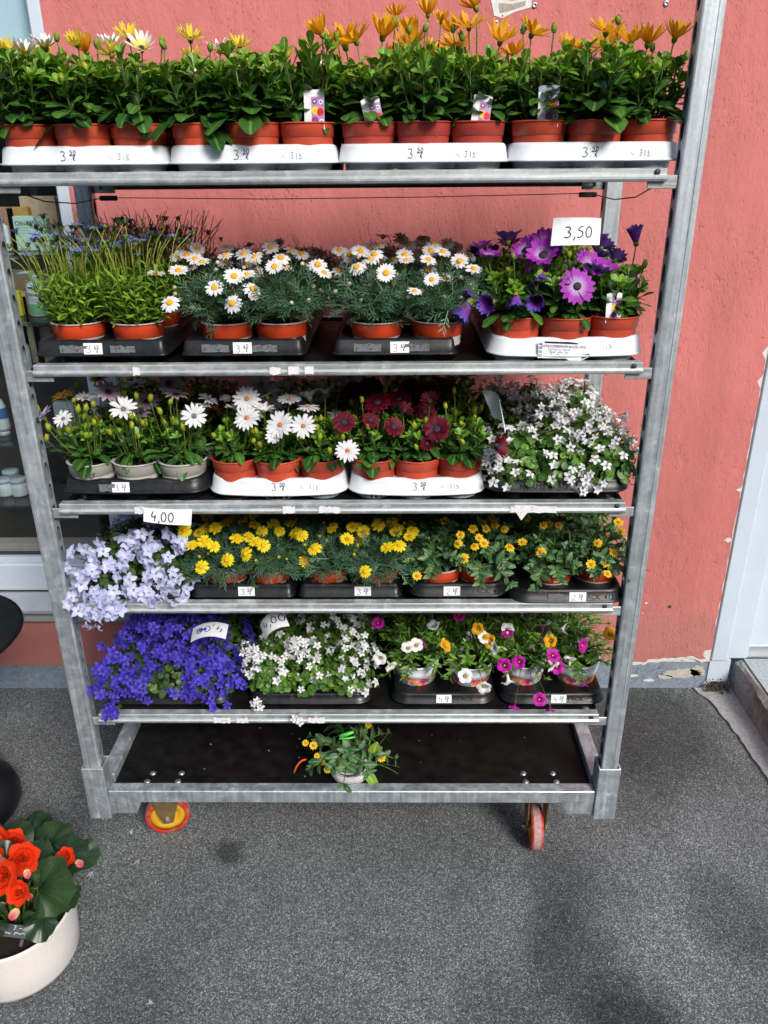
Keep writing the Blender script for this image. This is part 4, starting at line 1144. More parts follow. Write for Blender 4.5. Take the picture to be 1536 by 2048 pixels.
# ------------------------------------------------------------------ flower heads
FL = {}        # key -> (petal mesh, centre mesh, nominal diameter, kind)
def head(key, g, mats, centre, cmat, dia, calyx_r=0, calyx_h=0, cz=.001):
    if calyx_r: calyx(g, calyx_r, calyx_h, 1)
    me = g.build("flower", mats, True)
    cm = None
    if centre:
        cm = Geo().add(centre, MT(0, 0, cz)).build("flower_centre", cmat, True)
    FL.setdefault(key, []).append((me, cm, dia))
def disc(r, h): return lathe([(r, 0), (r * .95, h * .6), (r * .6, h), (.0001, h * .85)], 12)
for sd_ in (1, 2, 3):
    def P(*a, **k): k['seed'] = sd_ * 17 + k.get('seed', 0); return petals(*a, **k)
    j = (sd_ - 2) * 5; jd = (2, 9, -15)[sd_ - 1]; jc = (sd_ - 2) * 17
    head('oy_cup', P(20, .030, .0075, 24 + j, .0055, P_PETAL, -.34, .2, 13), [M['p_yellow'], M['bud']], disc(.006, .004), M['c_dark'], .050, .0058, .009)
    head('ow_cup', P(20, .031, .0075, 20 + j, .0055, P_PETAL, -.30, .2, 14), [M['p_whiteyel'], M['bud']], disc(.006, .004), M['c_dark'], .054, .0058, .009)
    head('oo_cup', P(18, .036, .0088, 34 + j, .0055, P_PETAL, -.28, .2, 12), [M['p_orange'], M['bud']], disc(.006, .004), M['c_dark'], .052, .0060, .010)
    head('oo_half', P(18, .036, .0090, 20 + j, .0055, P_PETAL, -.18, .15, 14), [M['p_orange'], M['bud']], disc(.006, .004), M['c_dark'], .062, .0058, .009, .002)
    head('oy_half', P(16, .026, .009, 35 + j, .005, P_PET2, .25, .15, 9), [M['p_orange'], M['bud']], disc(.006, .004), M['c_dark'], .050, .0058, .009, .002)
    head('op_flat', P(16, .034, .0145, 4 + j * .4, .006, P_PETAL, .10, .10, 5), [M['p_purple'], M['bud']], disc(.0085, .005), M['c_dark'], .078, .0058, .009, .001)
    head('op_half', P(15, .030, .0135, 38 + j, .006, P_PETAL, .12, .15, 8), [M['p_purple'], M['bud']], disc(.008, .005), M['c_dark'], .056, .0058, .009, .002)
    head('op_cup', P(14, .030, .0125, 66 + j, .005, P_PETAL, .05, .2, 7), [M['p_violet'], M['bud']], disc(.006, .004), M['c_dark'], .036, .0058, .009, .002)
    head('ow_flat', P(17, .030, .0092, 7 + j, .005, P_PETAL, .14, .15, 6, ns=5), [M['p_white'], M['bud']], disc(.0062, .004), M['c_orange'], .068, .0058, .009, .001)
    head('ow_half', P(17, .029, .0090, 35 + j, .005, P_PETAL, .12, .15, 9, ns=5), [M['p_white'], M['bud']], disc(.0062, .004), M['c_green'], .056, .0058, .009, .002)
    head('og_flat', P(15, .027, .0085, 14 + j, .005, P_PET2, .14, .18, 9, ns=5), [M['p_white'], M['bud']], disc(.0062, .004), M['c_grey'], .058, .0058, .009, .001)
    head('ok_flat', P(15, .029, .0098, 12 + j, .005, P_PETAL, .14, .12, 7), [M['p_pinkish'], M['bud']], disc(.0070, .004), M['c_dark'], .064, .0058, .009, .001)
    head('ol_flat', P(15, .027, .0095, 26 + j, .005, P_PETAL, .2, .12, 9), [M['p_lilacd'], M['bud']], disc(.0062, .004), M['c_grey'], .056, .0058, .009, .001)
    head('or_flat', P(17, .025, .0105, 12 + j, .005, P_PETAL, .14, .12, 8, rows=2), [M['p_darkred'], M['bud']], disc(.0075, .004), M['c_dark'], .056, .0058, .009, .001)
    head('or_half', P(14, .024, .0095, 44 + j, .005, P_PETAL, .05, .15, 10), [M['p_darkred'], M['bud']], disc(.0065, .004), M['c_dark'], .042, .0058, .009, .002)
    head('mw', P(19, .0150, .0060, 2 + jd, .005, P_PETAL, .10, .12, 7, ns=3), [M['p_daisy'], M['bud']], disc(.0064, .0042), M['c_yellow'], .040, .0055, .006, .0006)
    head('my', P(15, .0140, .0060, 4 + jd, .004, P_PET2, .10, .12, 7, ns=3), [M['p_ydaisy'], M['bud']], disc(.0052, .0036), M['c_orange' if sd_ == 2 else 'c_yellow'], .036, .0050, .006, .0006)
    head('sv', P(11, .0088, .0058, 6 + jd, .003, P_PETAL, .10, .10, 8, ns=2), [M['p_sanv'], M['bud']], disc(.0036, .003), M['c_orange'], .0235, .0036, .005, .0006)
    head('fe', P(15, .0100, .0034, 14 + j, .003, P_PETAL, .25, .1, 16, ns=2), [M['p_felicia'], M['bud']], None, None, .022, .0050, .0075)
    for key, mt, L, e in (('cw', 'p_cw', .0100, 32), ('cl', 'p_cl', .0155, 24), ('cb', 'p_cb', .0110, 28)):
        g = P(5, L, L * .80, e + jc, .0032, P_STAR, .35, .18, 8, ns=3)
        g.add(lathe([(.0008, -.008), (.0026, -.006), (.0034, .0004)], 6), None, 0)
        head(key, g, [M[mt]], None, None, L * 2.1)
    for key, mt in (('tw', 't_white'), ('tm', 't_mag'), ('to', 't_orange'), ('tp', 't_pale')):
        V = []; F = []; UV = []
        K, R_ = 30, [(.0012, -.024), (.0030, -.012), (.0042, -.003), (.0075, .0014), (.0125, .003), (.0172, .0022)]
        for i in range(K):
            a = 2 * PI * i / K
            for q, (r, z) in enumerate(R_):
                lob = 1 - (.18 * (1 - abs(math.cos(2.5 * a)) ** .5) if q >= 4 else 0) * (1 if q == 5 else .3)
                V.append((r * lob * math.cos(a), r * lob * math.sin(a), z + (.0012 * math.sin(5 * a + sd_) + .001 * math.sin(3 * a + sd_ * 2) if q >= 4 else 0)))
                UV.append((i / K, q / 5))
        for i in range(K):
            k = (i + 1) % K
            for q in range(5): F.append((i * 6 + q, k * 6 + q, k * 6 + q + 1, i * 6 + q + 1))
        g = Geo().add(T(V, F, UV), None, 0, .3 * sd_)
        head(key, g, [M[mt], M['bud']], disc(.0022, .002), M['c_yellow'] if key != 'tp' else M['c_green'], .0345, .003, .026, -.002)
BUD = {}
def bud_mesh(key, r, h, mat, n=8):
    g = petals(n, h, r * 1.1, 76, r * .62, P_PETAL, -.35, .3, 4, 5, ns=3)
    g.add(ellipsoid(r * .92, r * .92, h * .5, 8, 5), MT(0, 0, h * .46), 0, .4)
    BUD[key] = g.build("bud", mat, True)
bud_mesh('os', .0062, .016, M['bud']); bud_mesh('osy', .0066, .018, M['bud_yellow'])
BUD['bw'] = Geo().add(ellipsoid(.0052, .0052, .0048, 8, 5)).build("bud", M['bud_white'])
BUD['by'] = Geo().add(ellipsoid(.0042, .0042, .0045, 8, 5)).build("bud", M['bud_yellow'])

# ------------------------------------------------------------------ foliage
GA = 2.39996
def leafset(rg, n, L, W, prof, curl=(.1, .5), fold=.15, wav=.0, ns=5):
    return [blade(L * rg.uniform(.85, 1.1), W * rg.uniform(.85, 1.15), prof, ns, fold * rg.uniform(.4, 1.3), rg.uniform(*curl), wav, rg.uniform(0, 6)) for _ in range(n)]
def rad(a, z=0): return np.array((math.cos(a), math.sin(a), z))

def osteo_foliage(seed, H, zs, R=.052, L=.046, W=.017, nst=13, nl=11, splay=34, tipw=1.0):
    rg = random.Random(seed); g = Geo()
    LS = leafset(rg, 6, L, W, P_SPAT, (.0, .55), .16, .03)
    tips = []; big = []
    for i in range(nst):
        az = i * GA + rg.uniform(-.3, .3); k = math.sqrt((i + .5) / nst)
        tl = math.radians(splay * k + rg.uniform(-4, 6)); hl = H * rg.uniform(.80, 1.06) * (1 - .26 * k * k)
        p0 = rad(az) * .018 * k; p0[2] = zs
        e = rad(az) * math.sin(tl) * hl * 1.05; e[2] = hl
        pts = bez(p0, p0 + np.array((e[0] * .75, e[1] * .75, hl * .45)), p0 + e, 7)
        g.add(tube(pts, .0026, .0016, 5), None, 1, rg.random())
        tips.append((p0 + e, nrm(e)))
        for q in range(nl):
            t = .22 + .78 * q / (nl - 1); f = t * 6; a = int(min(5, f)); p = pts[a] + (pts[a + 1] - pts[a]) * (f - a)
            d = nrm(pts[a + 1] - pts[a]); la = q * GA + i
            s = rad(la); s = nrm(s - d * s.dot(d)); op = math.radians(78 - 46 * t + rg.uniform(-12, 12))
            v = d * math.cos(op) + s * math.sin(op)
            sc = (1.05 - .5 * t) * rg.uniform(.8, 1.15)
            g.add(rg.choice(LS), frame_y(p, v, d, sc), 2 if t > .84 else 0, rg.random())
        for q in range(6):                                  # young rosette at the tip
            la = q * 2 * PI / 6 + i; s = rad(la); d = nrm(e); s = nrm(s - d * s.dot(d)); op = math.radians(rg.uniform(16, 48))
            g.add(rg.choice(LS), frame_y(p0 + e, d * math.cos(op) + s * math.sin(op), d, rg.uniform(.36, .58) * tipw), 2, rg.random())
    for q in range(14):                                     # broad lower leaves hanging over the rim
        a = q * GA + rg.uniform(-.3, .3); h = rg.uniform(.004, H * .35)
        p = rad(a) * rg.uniform(.012, .034); p[2] = zs + h + .006
        v = rad(a, rg.uniform(-.30, .50))
        big.append((frame_y(p, v, (0, 0, 1), rg.uniform(1.0, 1.5)), rg.randrange(6)))
    return g.build("foliage", [M['osteo'], M['stem'], M['osteo_tip']]), tips, big, [Geo().add(t, None, 0, .1 * i).build("leaf", M['osteo']) for i, t in enumerate(LS)]

def felicia_foliage(seed, H, zs):
    rg = random.Random(seed); g = Geo()
    LS = leafset(rg, 5, .027, .0078, P_SPAT, (-.2, .4), .1, 0, 3)
    tips = []
    for i in range(58):
        az = i * GA; k = math.sqrt((i + .5) / 58); tl = math.radians(26 * k + rg.uniform(-4, 4)); hl = H * .58 * rg.uniform(.75, 1.1)
        p0 = rad(az) * .046 * k; p0[2] = zs
        e = rad(az) * math.sin(tl) * hl; e[2] = hl
        pts = bez(p0, p0 + e * .5 + rad(az) * .006, p0 + e, 5)
        g.add(tube(pts, .0012, .0009, 4), None, 1, rg.random())
        for q in range(15):
            t = .05 + .95 * q / 14; f = t * 4; a = int(min(3, f)); p = pts[a] + (pts[a + 1] - pts[a]) * (f - a)
            d = nrm(pts[a + 1] - pts[a]); s = rad(q * GA + i); s = nrm(s - d * s.dot(d)); op = math.radians(rg.uniform(32, 75))
            g.add(rg.choice(LS), frame_y(p, d * math.cos(op) + s * math.sin(op), d, rg.uniform(.7, 1.2)), 0, rg.random())
        if i % 4 != 3:
            top = p0 + e + rad(az + rg.uniform(-.5, .5)) * rg.uniform(.008, .040) * (.5 + k) + np.array((0, 0, H * rg.uniform(.36, .62)))
            g.add(tube(bez(p0 + e, p0 + e + np.array((0, 0, H * .25)), top, 4), .0010, .0008, 4), None, 2, rg.random())
            tips.append((top, nrm(np.array((rg.uniform(-.25, .25), rg.uniform(-.25, .25), 1)))))
    return g.build("foliage", [M['felicia'], M['stem'], M['stem_pale']]), tips, [], []

def feather_leaf(rg, L):
    """a divided leaf: a narrow midrib with forked side lobes"""
    g = Geo(); pts = bez((0, 0, 0), (0, L * .5, L * .06), (0, L, -L * rg.uniform(.0, .25)), 5)
    g.add(blade(L, .0022, [(0, .8), (.6, 1), (1, .2)], 4, .0, rg.uniform(0, .25)))
    for q in range(7):
        t = .34 + .62 * q / 6; p = pts[min(4, int(t * 4))] + (pts[min(4, int(t * 4) + 1)] - pts[min(4, int(t * 4))]) * (t * 4 - int(t * 4))
        sd = 1 if q % 2 else -1; a = math.radians(rg.uniform(26, 44)); l = L * rg.uniform(.28, .42) * (1.2 - .5 * abs(t - .6))
        v = np.array((sd * math.sin(a), math.cos(a), rg.uniform(-.15, .2)))
        g.add(blade(l, .0030, P_LANCE, 2, 0, .1), frame_y(p, v, (0, 0, 1)))
        if q in (1, 2, 3):
            g.add(blade(l * .5, .0024, P_LANCE, 2, 0, .1), frame_y(p + v * l * .5, v + np.array((sd * .6, .1, 0)), (0, 0, 1)))
    V = np.vstack(g.V); return T(V, g.F, np.vstack(g.UV))
def marg_foliage(seed, H, zs, R=.062, L=.044):
    rg = random.Random(seed); g = Geo()
    LS = [feather_leaf(rg, L * rg.uniform(.85, 1.15)) for _ in range(6)]
    tips = []
    for i in range(34):
        az = i * GA; k = math.sqrt((i + .5) / 34); tl = math.radians(78 * k ** 1.3); hl = H * rg.uniform(.72, 1.02)
        p0 = rad(az) * .02 * k; p0[2] = zs
        e = rad(az) * math.sin(tl) * R * 1.15; e[2] = hl * (.25 + .75 * math.cos(tl * .9))
        pts = bez(p0, p0 + np.array((e[0] * .45, e[1] * .45, e[2] * .7)), p0 + e, 6)
        g.add(tube(pts, .0016, .0010, 4), None, 1, rg.random())
        tips.append((p0 + e, nrm(e + np.array((0, 0, .03)))))
        for q in range(11):
            t = .3 + .7 * q / 10; f = t * 5; a = int(min(4, f)); p = pts[a] + (pts[a + 1] - pts[a]) * (f - a)
            d = nrm(pts[a + 1] - pts[a]); s = rad(q * GA + i); s = nrm(s - d * s.dot(d)); op = math.radians(rg.uniform(28, 75))
            v = d * math.cos(op) + s * math.sin(op); v[2] -= .12 * k
            g.add(rg.choice(LS), frame_y(p, v, d + np.array((0, 0, .3)), rg.uniform(.65, 1.1)), 0, rg.random())
    return g.build("foliage", [M['marg'], M['stem']]), tips, [], []

def camp_foliage(seed, H, zs, R, n=230, dark=False, trail=True):
    rg = random.Random(seed); g = Geo()
    LS = leafset(rg, 5, .018, .019, P_ROUND, (.1, .5), .14, .03, 4)
    tips = []
    for i in range(n):
        u = (i + .5) / n; az = i * GA; el = math.asin(1 - u * 1.18); ca = math.cos(el)
        rr = rg.uniform(.72, 1.02)
        p = np.array((math.cos(az) * ca * R * rr, math.sin(az) * ca * R * rr, zs + math.sin(el) * H * rr))
        o = nrm(np.array((math.cos(az) * ca / R, math.sin(az) * ca / R, math.sin(el) / H + 2)))
        tdir = nrm(np.array((rg.gauss(0, 1), rg.gauss(0, 1), rg.gauss(-.3, .6)))); tdir = nrm(tdir - o * tdir.dot(o) * .8)
        g.add(rg.choice(LS), frame_y(p, tdir, o + np.array((0, 0, .4)), rg.uniform(.55, 1.2)), 0, rg.random())
        if i % 3 == 0:
            g.add(tube(bez((0, 0, zs), p * np.array((.5, .5, 1)), p, 4), .0009, .0007, 3), None, 1, rg.random())
        if i % 5 == 0:                                    # bud spikes
            for q in range(3):
                b = p + o * rg.uniform(.004, .022) + rad(rg.uniform(0, 6)) * .005
                g.add(blade(.010, .003, P_LANCE, 2, .3, 0), frame_y(b, o + rad(rg.uniform(0, 6)) * .3, rad(rg.uniform(0, 6))), 1, rg.random())
    # flower seats in loose clusters
    cl = []
    for i in range(26):
        u = (i + .5) / 26; az = i * GA * 1.0 + seed; el = math.asin(1 - u * 1.22); cl.append((az, el))
    for c, (az, el) in enumerate(cl):
        for q in range(6):
            a2 = az + rg.gauss(0, .20); e2 = el + rg.gauss(0, .20); ca = math.cos(e2); rr = rg.uniform(1.02, 1.20)
            p = np.array((math.cos(a2) * ca * R * rr, math.sin(a2) * ca * R * rr, zs + math.sin(e2) * H * rr))
            o = nrm(np.array((math.cos(a2) * ca, math.sin(a2) * ca, math.sin(e2) + .25)) + np.array((rg.gauss(0, .3), rg.gauss(0, .3), rg.gauss(0, .3))))
            tips.append((p, o, c))
    return g.build("foliage", [M['camp_dark' if dark else 'camp'], M['stem']]), tips, [], []

def leafy_foliage(seed, H, zs, R, L, W, prof, mat, nst=16, pairs=5, opposite=True, splay=60, droop=.25, ns=4):
    rg = random.Random(seed); g = Geo()
    LS = leafset(rg, 6, L, W, prof, (.05, .45), .14, .0, ns)
    tips = []; big = []
    for i in range(nst):
        az = i * GA + rg.uniform(-.2, .2); k = math.sqrt((i + .5) / nst); tl = math.radians(splay * k)
        hl = H * rg.uniform(.75, 1.1)
        p0 = rad(az) * .022 * k; p0[2] = zs
        e = rad(az) * math.sin(tl) * R * 1.15; e[2] = hl * (math.cos(tl) - droop * k * k)
        pts = bez(p0, p0 + np.array((e[0] * .4, e[1] * .4, max(e[2], .02) * .8 + .012)), p0 + e, 7)
        g.add(tube(pts, .0018, .0012, 4), None, 1, rg.random())
        tips.append((p0 + e, nrm(e + np.array((0, 0, .04)))))
        cnt = pairs if opposite else pairs * 2
        for q in range(cnt):
            t = .28 + .72 * q / (cnt - 1); f = t * 6; a = int(min(5, f)); p = pts[a] + (pts[a + 1] - pts[a]) * (f - a)
            d = nrm(pts[a + 1] - pts[a])
            for m in range(2 if opposite else 1):
                la = (q % 2) * PI / 2 + m * PI + i if opposite else q * GA + i
                s = rad(la); s = nrm(s - d * s.dot(d)); op = math.radians(rg.uniform(40, 78) * (1 - .35 * t))
                v = d * math.cos(op) + s * math.sin(op)
                sc = rg.uniform(.75, 1.15) * (1 if t < .8 else .72)
                Q = frame_y(p, v, d + np.array((0, 0, .5)), sc)
                if (p[1] < -.02 and t > .4 and rg.random() < .5): big.append((Q, rg.randrange(6)))
                else: g.add(rg.choice(LS), Q, 0, rg.random())
        for q in range(4):
            s = rad(q * PI / 2 + i); d = nrm(e + np.array((0, 0, .02))); s = nrm(s - d * s.dot(d)); op = math.radians(rg.uniform(20, 50))
            g.add(rg.choice(LS), frame_y(p0 + e, d * math.cos(op) + s * math.sin(op), d, rg.uniform(.4, .6)), 0, rg.random())
    return g.build("foliage", [mat, M['stem']]), tips, big[:26], [Geo().add(t, None, 0, .13 * i).build("leaf", mat) for i, t in enumerate(LS)]

# ------------------------------------------------------------------ pots
def pot_mesh(r, h, band, body, rim=None, pattern=None, taper=.76, lip=.0016):
    g = Geo()
    g.add(lathe([(r * taper - .003, .004), (r * taper, 0), (r * taper + (r - r * taper) * .66, h - band - .0008), (r * .935, h - band - .0004), (r * .955, h - band + .0004), (r * .985, h - .003)], 32), None, 0)
    g.add(lathe([(r * .985, h - .003), (r * .998 + lip, h - .0022), (r + lip, h - .001), (r * .99, h), (r * .945, h - .0006), (r * .93, h - .012), (r * .90, h - .05)], 32), None, 1)
    return g.build("pot", [body, rim or body], True)
def band_pattern():
    m, nt, bs, out = nodes_of("printed_flower_pattern")
    tc = N(nt, "ShaderNodeTexCoord").outputs["Object"]
    v = N(nt, "ShaderNodeTexVoronoi"); v.inputs["Scale"].default_value = 42; nt.links.new(tc, v.inputs["Vector"])
    n = noise(nt, 55, 4, .6, tc)
    s = N(nt, "ShaderNodeSeparateColor"); nt.links.new(v.outputs["Color"], s.inputs[0])
    r = ramp(nt, [(0, (.62, .05, .05)), (.3, (.70, .16, .20)), (.48, (.04, .09, .22)), (.62, (.10, .28, .16)), (.75, (.16, .04, .26)), (.88, (.72, .24, .05))], 'CONSTANT'); nt.links.new(s.outputs[0], r.inputs[0])
    nr = ramp(nt, [(.45, 0), (.7, .7)]); nt.links.new(n.outputs[0], nr.inputs[0])
    nt.links.new(mixc(nt, nr.outputs[0], r.outputs[0], (.75, .74, .74)), bs.inputs["Base Color"]); bs.inputs["Roughness"].default_value = .4
    return m
POT = {'terra': (pot_mesh(.0520, .088, .024, M['terracotta']), .088, .076), 'terra_dark': (pot_mesh(.0520, .088, .024, M['terra_dark']), .088, .076),
       'orange': (pot_mesh(.0535, .080, .030, M['terra_bright'], M['rim_grey'], None, .74, .0022), .080, .072),
       'grey': (pot_mesh(.0535, .082, .028, M['grey_pot'], M['rim_grey'], None, .74, .0022), .082, .070),
       'black': (pot_mesh(.0500, .066, .02, M['black_plastic']), .066, .060)}
g = Geo()
g.add(lathe([(.046, .0), (.0525, .048)], 32), None, 1)
g.add(lathe([(.0525, .048), (.0545, .0485), (.056, .062), (.0562, .078), (.0590, .080), (.0592, .083), (.057, .084), (.0535, .082), (.052, .05)], 32), None, 0)
POT['white'] = (g.build("pot", [M['paper'], band_pattern()]), .084, .072)
SOIL = {k: Geo().add(T(np.vstack([[(0, 0, p[2] + .004)]] + [[(.048 * q * math.cos(a), .048 * q * math.sin(a), p[2] + .003 * math.sin(a * 5 + q * 9))] for q in (.5, 1) for a in np.linspace(0, 2 * PI, 16, endpoint=False)]),
        [(0, 1 + i, 1 + (i + 1) % 16) for i in range(16)] + [(1 + i, 17 + i, 17 + (i + 1) % 16, 1 + (i + 1) % 16) for i in range(16)])).build("soil", M['soil']) for k, p in POT.items()}

# ------------------------------------------------------------------ plant kinds
KIT = {}
def kit(name, fn, n=3): KIT[name] = [fn(11 + 7 * i + len(KIT) * 31) for i in range(n)]
kit('os_top', lambda s: osteo_foliage(s, .121, POT['terra'][2], L=.060, W=.031, nst=14, nl=11, splay=36), 4)
kit('os_pur', lambda s: osteo_foliage(s, .098, POT['terra'][2], L=.048, W=.024, nst=13, nl=11, splay=38))
kit('os_mix', lambda s: osteo_foliage(s, .088, POT['grey'][2], L=.048, W=.023, nst=12, nl=9, splay=34, tipw=.8))
kit('os_wht', lambda s: osteo_foliage(s, .072, POT['terra'][2], L=.040, W=.021, nst=13, nl=11, splay=42))
kit('os_red', lambda s: osteo_foliage(s, .092, POT['terra'][2], L=.040, W=.021, nst=13, nl=11, splay=40))
kit('fe', lambda s: felicia_foliage(s, .168, POT['orange'][2]))
kit('mw', lambda s: marg_foliage(s, .100, POT['orange'][2], .070))
kit('my', lambda s: marg_foliage(s, .062, POT['orange'][2], .072, .040))
kit('sv', lambda s: leafy_foliage(s, .082, POT['orange'][2], .078, .030, .0165, P_OVATE, M['sanv'], 18, 5, True, 74, .30))
kit('ca', lambda s: leafy_foliage(s, .105, POT['white'][2], .085, .027, .0095, P_LANCE, M['cali'], 26, 7, False, 72, .25))
kit('cw3', lambda s: camp_foliage(s, .082, .058, .066, 260))
kit('cl', lambda s: camp_foliage(s, .072, .052, .070, dark=True))
kit('cb', lambda s: camp_foliage(s, .082, .050, .072, dark=True))
kit('cw1', lambda s: camp_foliage(s, .080, .050, .068, 260))
TAGS = [(-0.0306, 0.0400, 1.8518), (0.0816, 0.0410, 1.8420), (0.2703, 0.0410, 1.8438), (0.3941, 0.0400, 1.8557), (0.5532, 0.0470, 1.4954)]
PLANTS = []
def plant(kind, pot, x, y, z, label, group, row, rz=None, autof=(), nauto=0, bud=None, nbud=0, leaves=True, name="potted_plant"):
    rg = random.Random(len(PLANTS) * 13 + 5)
    v = KIT[kind][len(PLANTS) % len(KIT[kind])]
    rz = rg.uniform(0, 6.28) if rz is None else rz
    o = thing(name, label, "potted plant", (x, y, z), rz, group)
    link("pot", POT[pot][0], o); link("soil", SOIL[pot], o)
    push = .016 if any(abs(t[0] - x) < .05 and abs(t[2] - z - .11) < .06 for t in TAGS) and row == 0 else 0
    SH_ = MT(push * math.sin(rz), push * math.cos(rz), 0)
    if kind[:2] == 'os':
        k3 = rg.uniform(.80, 1.0); SH_[0, 0] = SH_[1, 1] = k3; zk = rg.uniform(.84, 1.08); SH_[2, 2] = zk; SH_[2, 3] = POT[pot][2] * (1 - zk)
    link("foliage", v[0], o, SH_, kind="stuff")
    inv = MT(0, 0, 0, 1, -rz)
    if leaves:
        for Q, i in v[2]:
            if push:
                ly = Q[0, 1] * math.sin(rz) + Q[1, 1] * math.cos(rz)       # leaf axis, world Y
                if ly < .3 * np.linalg.norm(Q[:3, 1]): continue
            link("leaf", v[3][i], o, SH_ @ Q)
    else:
        key = (kind, len(PLANTS) % len(KIT[kind]))
        if v[2] and key not in BIGJOIN:
            gg = Geo()
            for Q, i in v[2]:
                me = v[3][i]; vs = np.empty(len(me.vertices) * 3); me.vertices.foreach_get("co", vs)
                fs = [tuple(p.vertices) for p in me.polygons]
                uvs = np.zeros((len(me.vertices), 2)); ul = me.uv_layers[0].data
                for lp in me.loops: uvs[lp.vertex_index] = ul[lp.index].uv
                gg.add(T(vs.reshape(-1, 3), fs, uvs), Q, 0, (i * .17) % 1)
            BIGJOIN[key] = gg.build("lower_leaves", v[3][0].materials[0])
        if v[2]: link("lower_leaves", BIGJOIN[key], o, kind="stuff")
    if kind == 'fe' and row > 0:
        zk = (.93, .86, .80)[row - 1]; SH_[2, 2] = zk; SH_[2, 3] = POT[pot][2] * (1 - zk)
    tips = [(SH_[:3, :3] @ t[0] + SH_[:3, 3],) + tuple(t[1:]) for t in v[1]]; rg.shuffle(tips)
    if tips and len(tips[0]) == 3 and kind[:2] != 'cw':                          # bellflowers come in clusters
        order = list(range(26)); rg.shuffle(order); tips.sort(key=lambda t: order[t[2]])
    for i in range(nbud):
        if not tips: break
        tp = tips.pop()
        link("bud", BUD[bud if (bud != 'os' or rg.random() < .75) else 'osy'], o, frame_z(tp[0] + tp[1] * .004, tp[1], 0, rg.uniform(.75, 1.15)))
    rec = dict(o=o, kind=kind, pos=np.array((x, y, z)), rz=rz, row=row, fl=[], soil=POT[pot][2], rg=rg)
    PLANTS.append(rec)
    Qi = MT(0, 0, 0, 1, -rz)[:3, :3]
    for i in range(nauto):
        if not tips: break
        tp = tips.pop(); key = rg.choice(autof)
        up = rg.uniform(.006, .045) if kind[:2] in ('os', 'mw', 'my') else .006
        if kind == 'fe': up = 0
        d = nrm(tp[1] + np.array((rg.gauss(0, .2), rg.gauss(0, .2), .4)) + (Qi @ np.array((0, -.45, 0)) if kind[:2] in ('mw', 'my', 'os') else 0))
        rec['fl'].append((tp[0] + tp[1] * up, d, rg.uniform(.85, 1.08), key, tp[0]))
    return rec
BIGJOIN = {}
def hero(shelf_z, items, kinds):
    """flowers read from the photograph, hung on the nearest plant of the right kind"""
    for p, key, dia, d in items:
        p = np.array(p, float)
        c = [r for r in PLANTS if r['kind'] in kinds and abs(r['pos'][2] - shelf_z) < .06]
        r = min(c, key=lambda q: (q['pos'][0] - p[0]) ** 2 + (q['pos'][1] - p[1]) ** 2 * .8)
        rg = r['rg']
        d = np.array(d, float) + np.array((rg.gauss(0, .2), rg.gauss(0, .15), rg.gauss(0, .12)))
        dia = dia * rg.uniform(.88, 1.06)
        Q = MT(0, 0, 0, 1, -r['rz'])[:3, :3]
        r['fl'].append((Q @ (p - r['pos']), Q @ nrm(d), dia, key, None))
def dress():
    for r in PLANTS:
        g = Geo(); rg = r['rg']; n = 0
        for p, d, s, key, base in r['fl']:
            if key in BUD:
                f = link("bud", BUD[key], r['o'], frame_z(p - d * .008, d, rg.uniform(0, 6), s)); back = .004
            else:
                me, cm, dia = rg.choice(FL[key])
                sc = s if base is not None else s / dia
                f = link("flower", me, r['o'], frame_z(p, d, rg.uniform(0, 6), sc)); back = .004
                if cm is not None: link("flower_centre", cm, f)
            if key[0] == 'c': a = p * np.array((.75, .75, 1)) - np.array((0, 0, .012))
            elif base is not None: a = base
            else:
                k = p[:2]; kk = np.linalg.norm(k); a = np.array((k[0], k[1], 0)) * min(.45, .03 / (kk + 1e-6)); a[2] = r['soil'] + .02
            q = p - d * back
            if np.linalg.norm(q - a) > .003:
                g.add(tube(bez(a, a * .4 + (q - d * .03) * .6, q, 6), .0015 if key[0] == 'o' else .0009, .0013 if key[0] == 'o' else .0007, 4), None, 0, rg.random()); n += 1
        if n: link("flower_stems", g.build("flower_stems", M['stem']), r['o'], kind="stuff")

# ------------------------------------------------------------------ plants on the shelves
COLN = {2: ("left", "right"), 3: ("left", "middle", "right")}
def fill(shelf, idx, kind, pot, front_labels, rear_label, group, autof=(), nf=(0, 2, 3, 3), bud=None, nb=(4, 3, 2, 1), rows=4, leafrows=1, pots=None, dx=None, dy=0.0):
    o = TR[shelf, idx]; cx, yf, zb = o.location
    cols = len(front_labels)
    w, y0s = TRAY_W[o.name]
    pitch = (w - .012) / cols
    for j in range(rows):
        for i in range(cols):
            x = cx + (i - (cols - 1) / 2) * pitch + (dx[i] if dx else 0); y = yf + y0s[i] + j * .13 + dy + rng.uniform(-.004, .004)
            p = pots[i] if (pots and j == 0) else pot
            lab = front_labels[i] if j == 0 else '%s, %s row, %s pot, %s' % (rear_label[0], ('', 'second', 'third', 'rearmost')[j], COLN[cols][i], rear_label[1])
            plant(kind, p, x, y, zb + .004, lab, group, j, None, autof, nf[j], bud, nb[j], j < leafrows)
G5 = "daisy plants in terracotta pots on the top shelf"
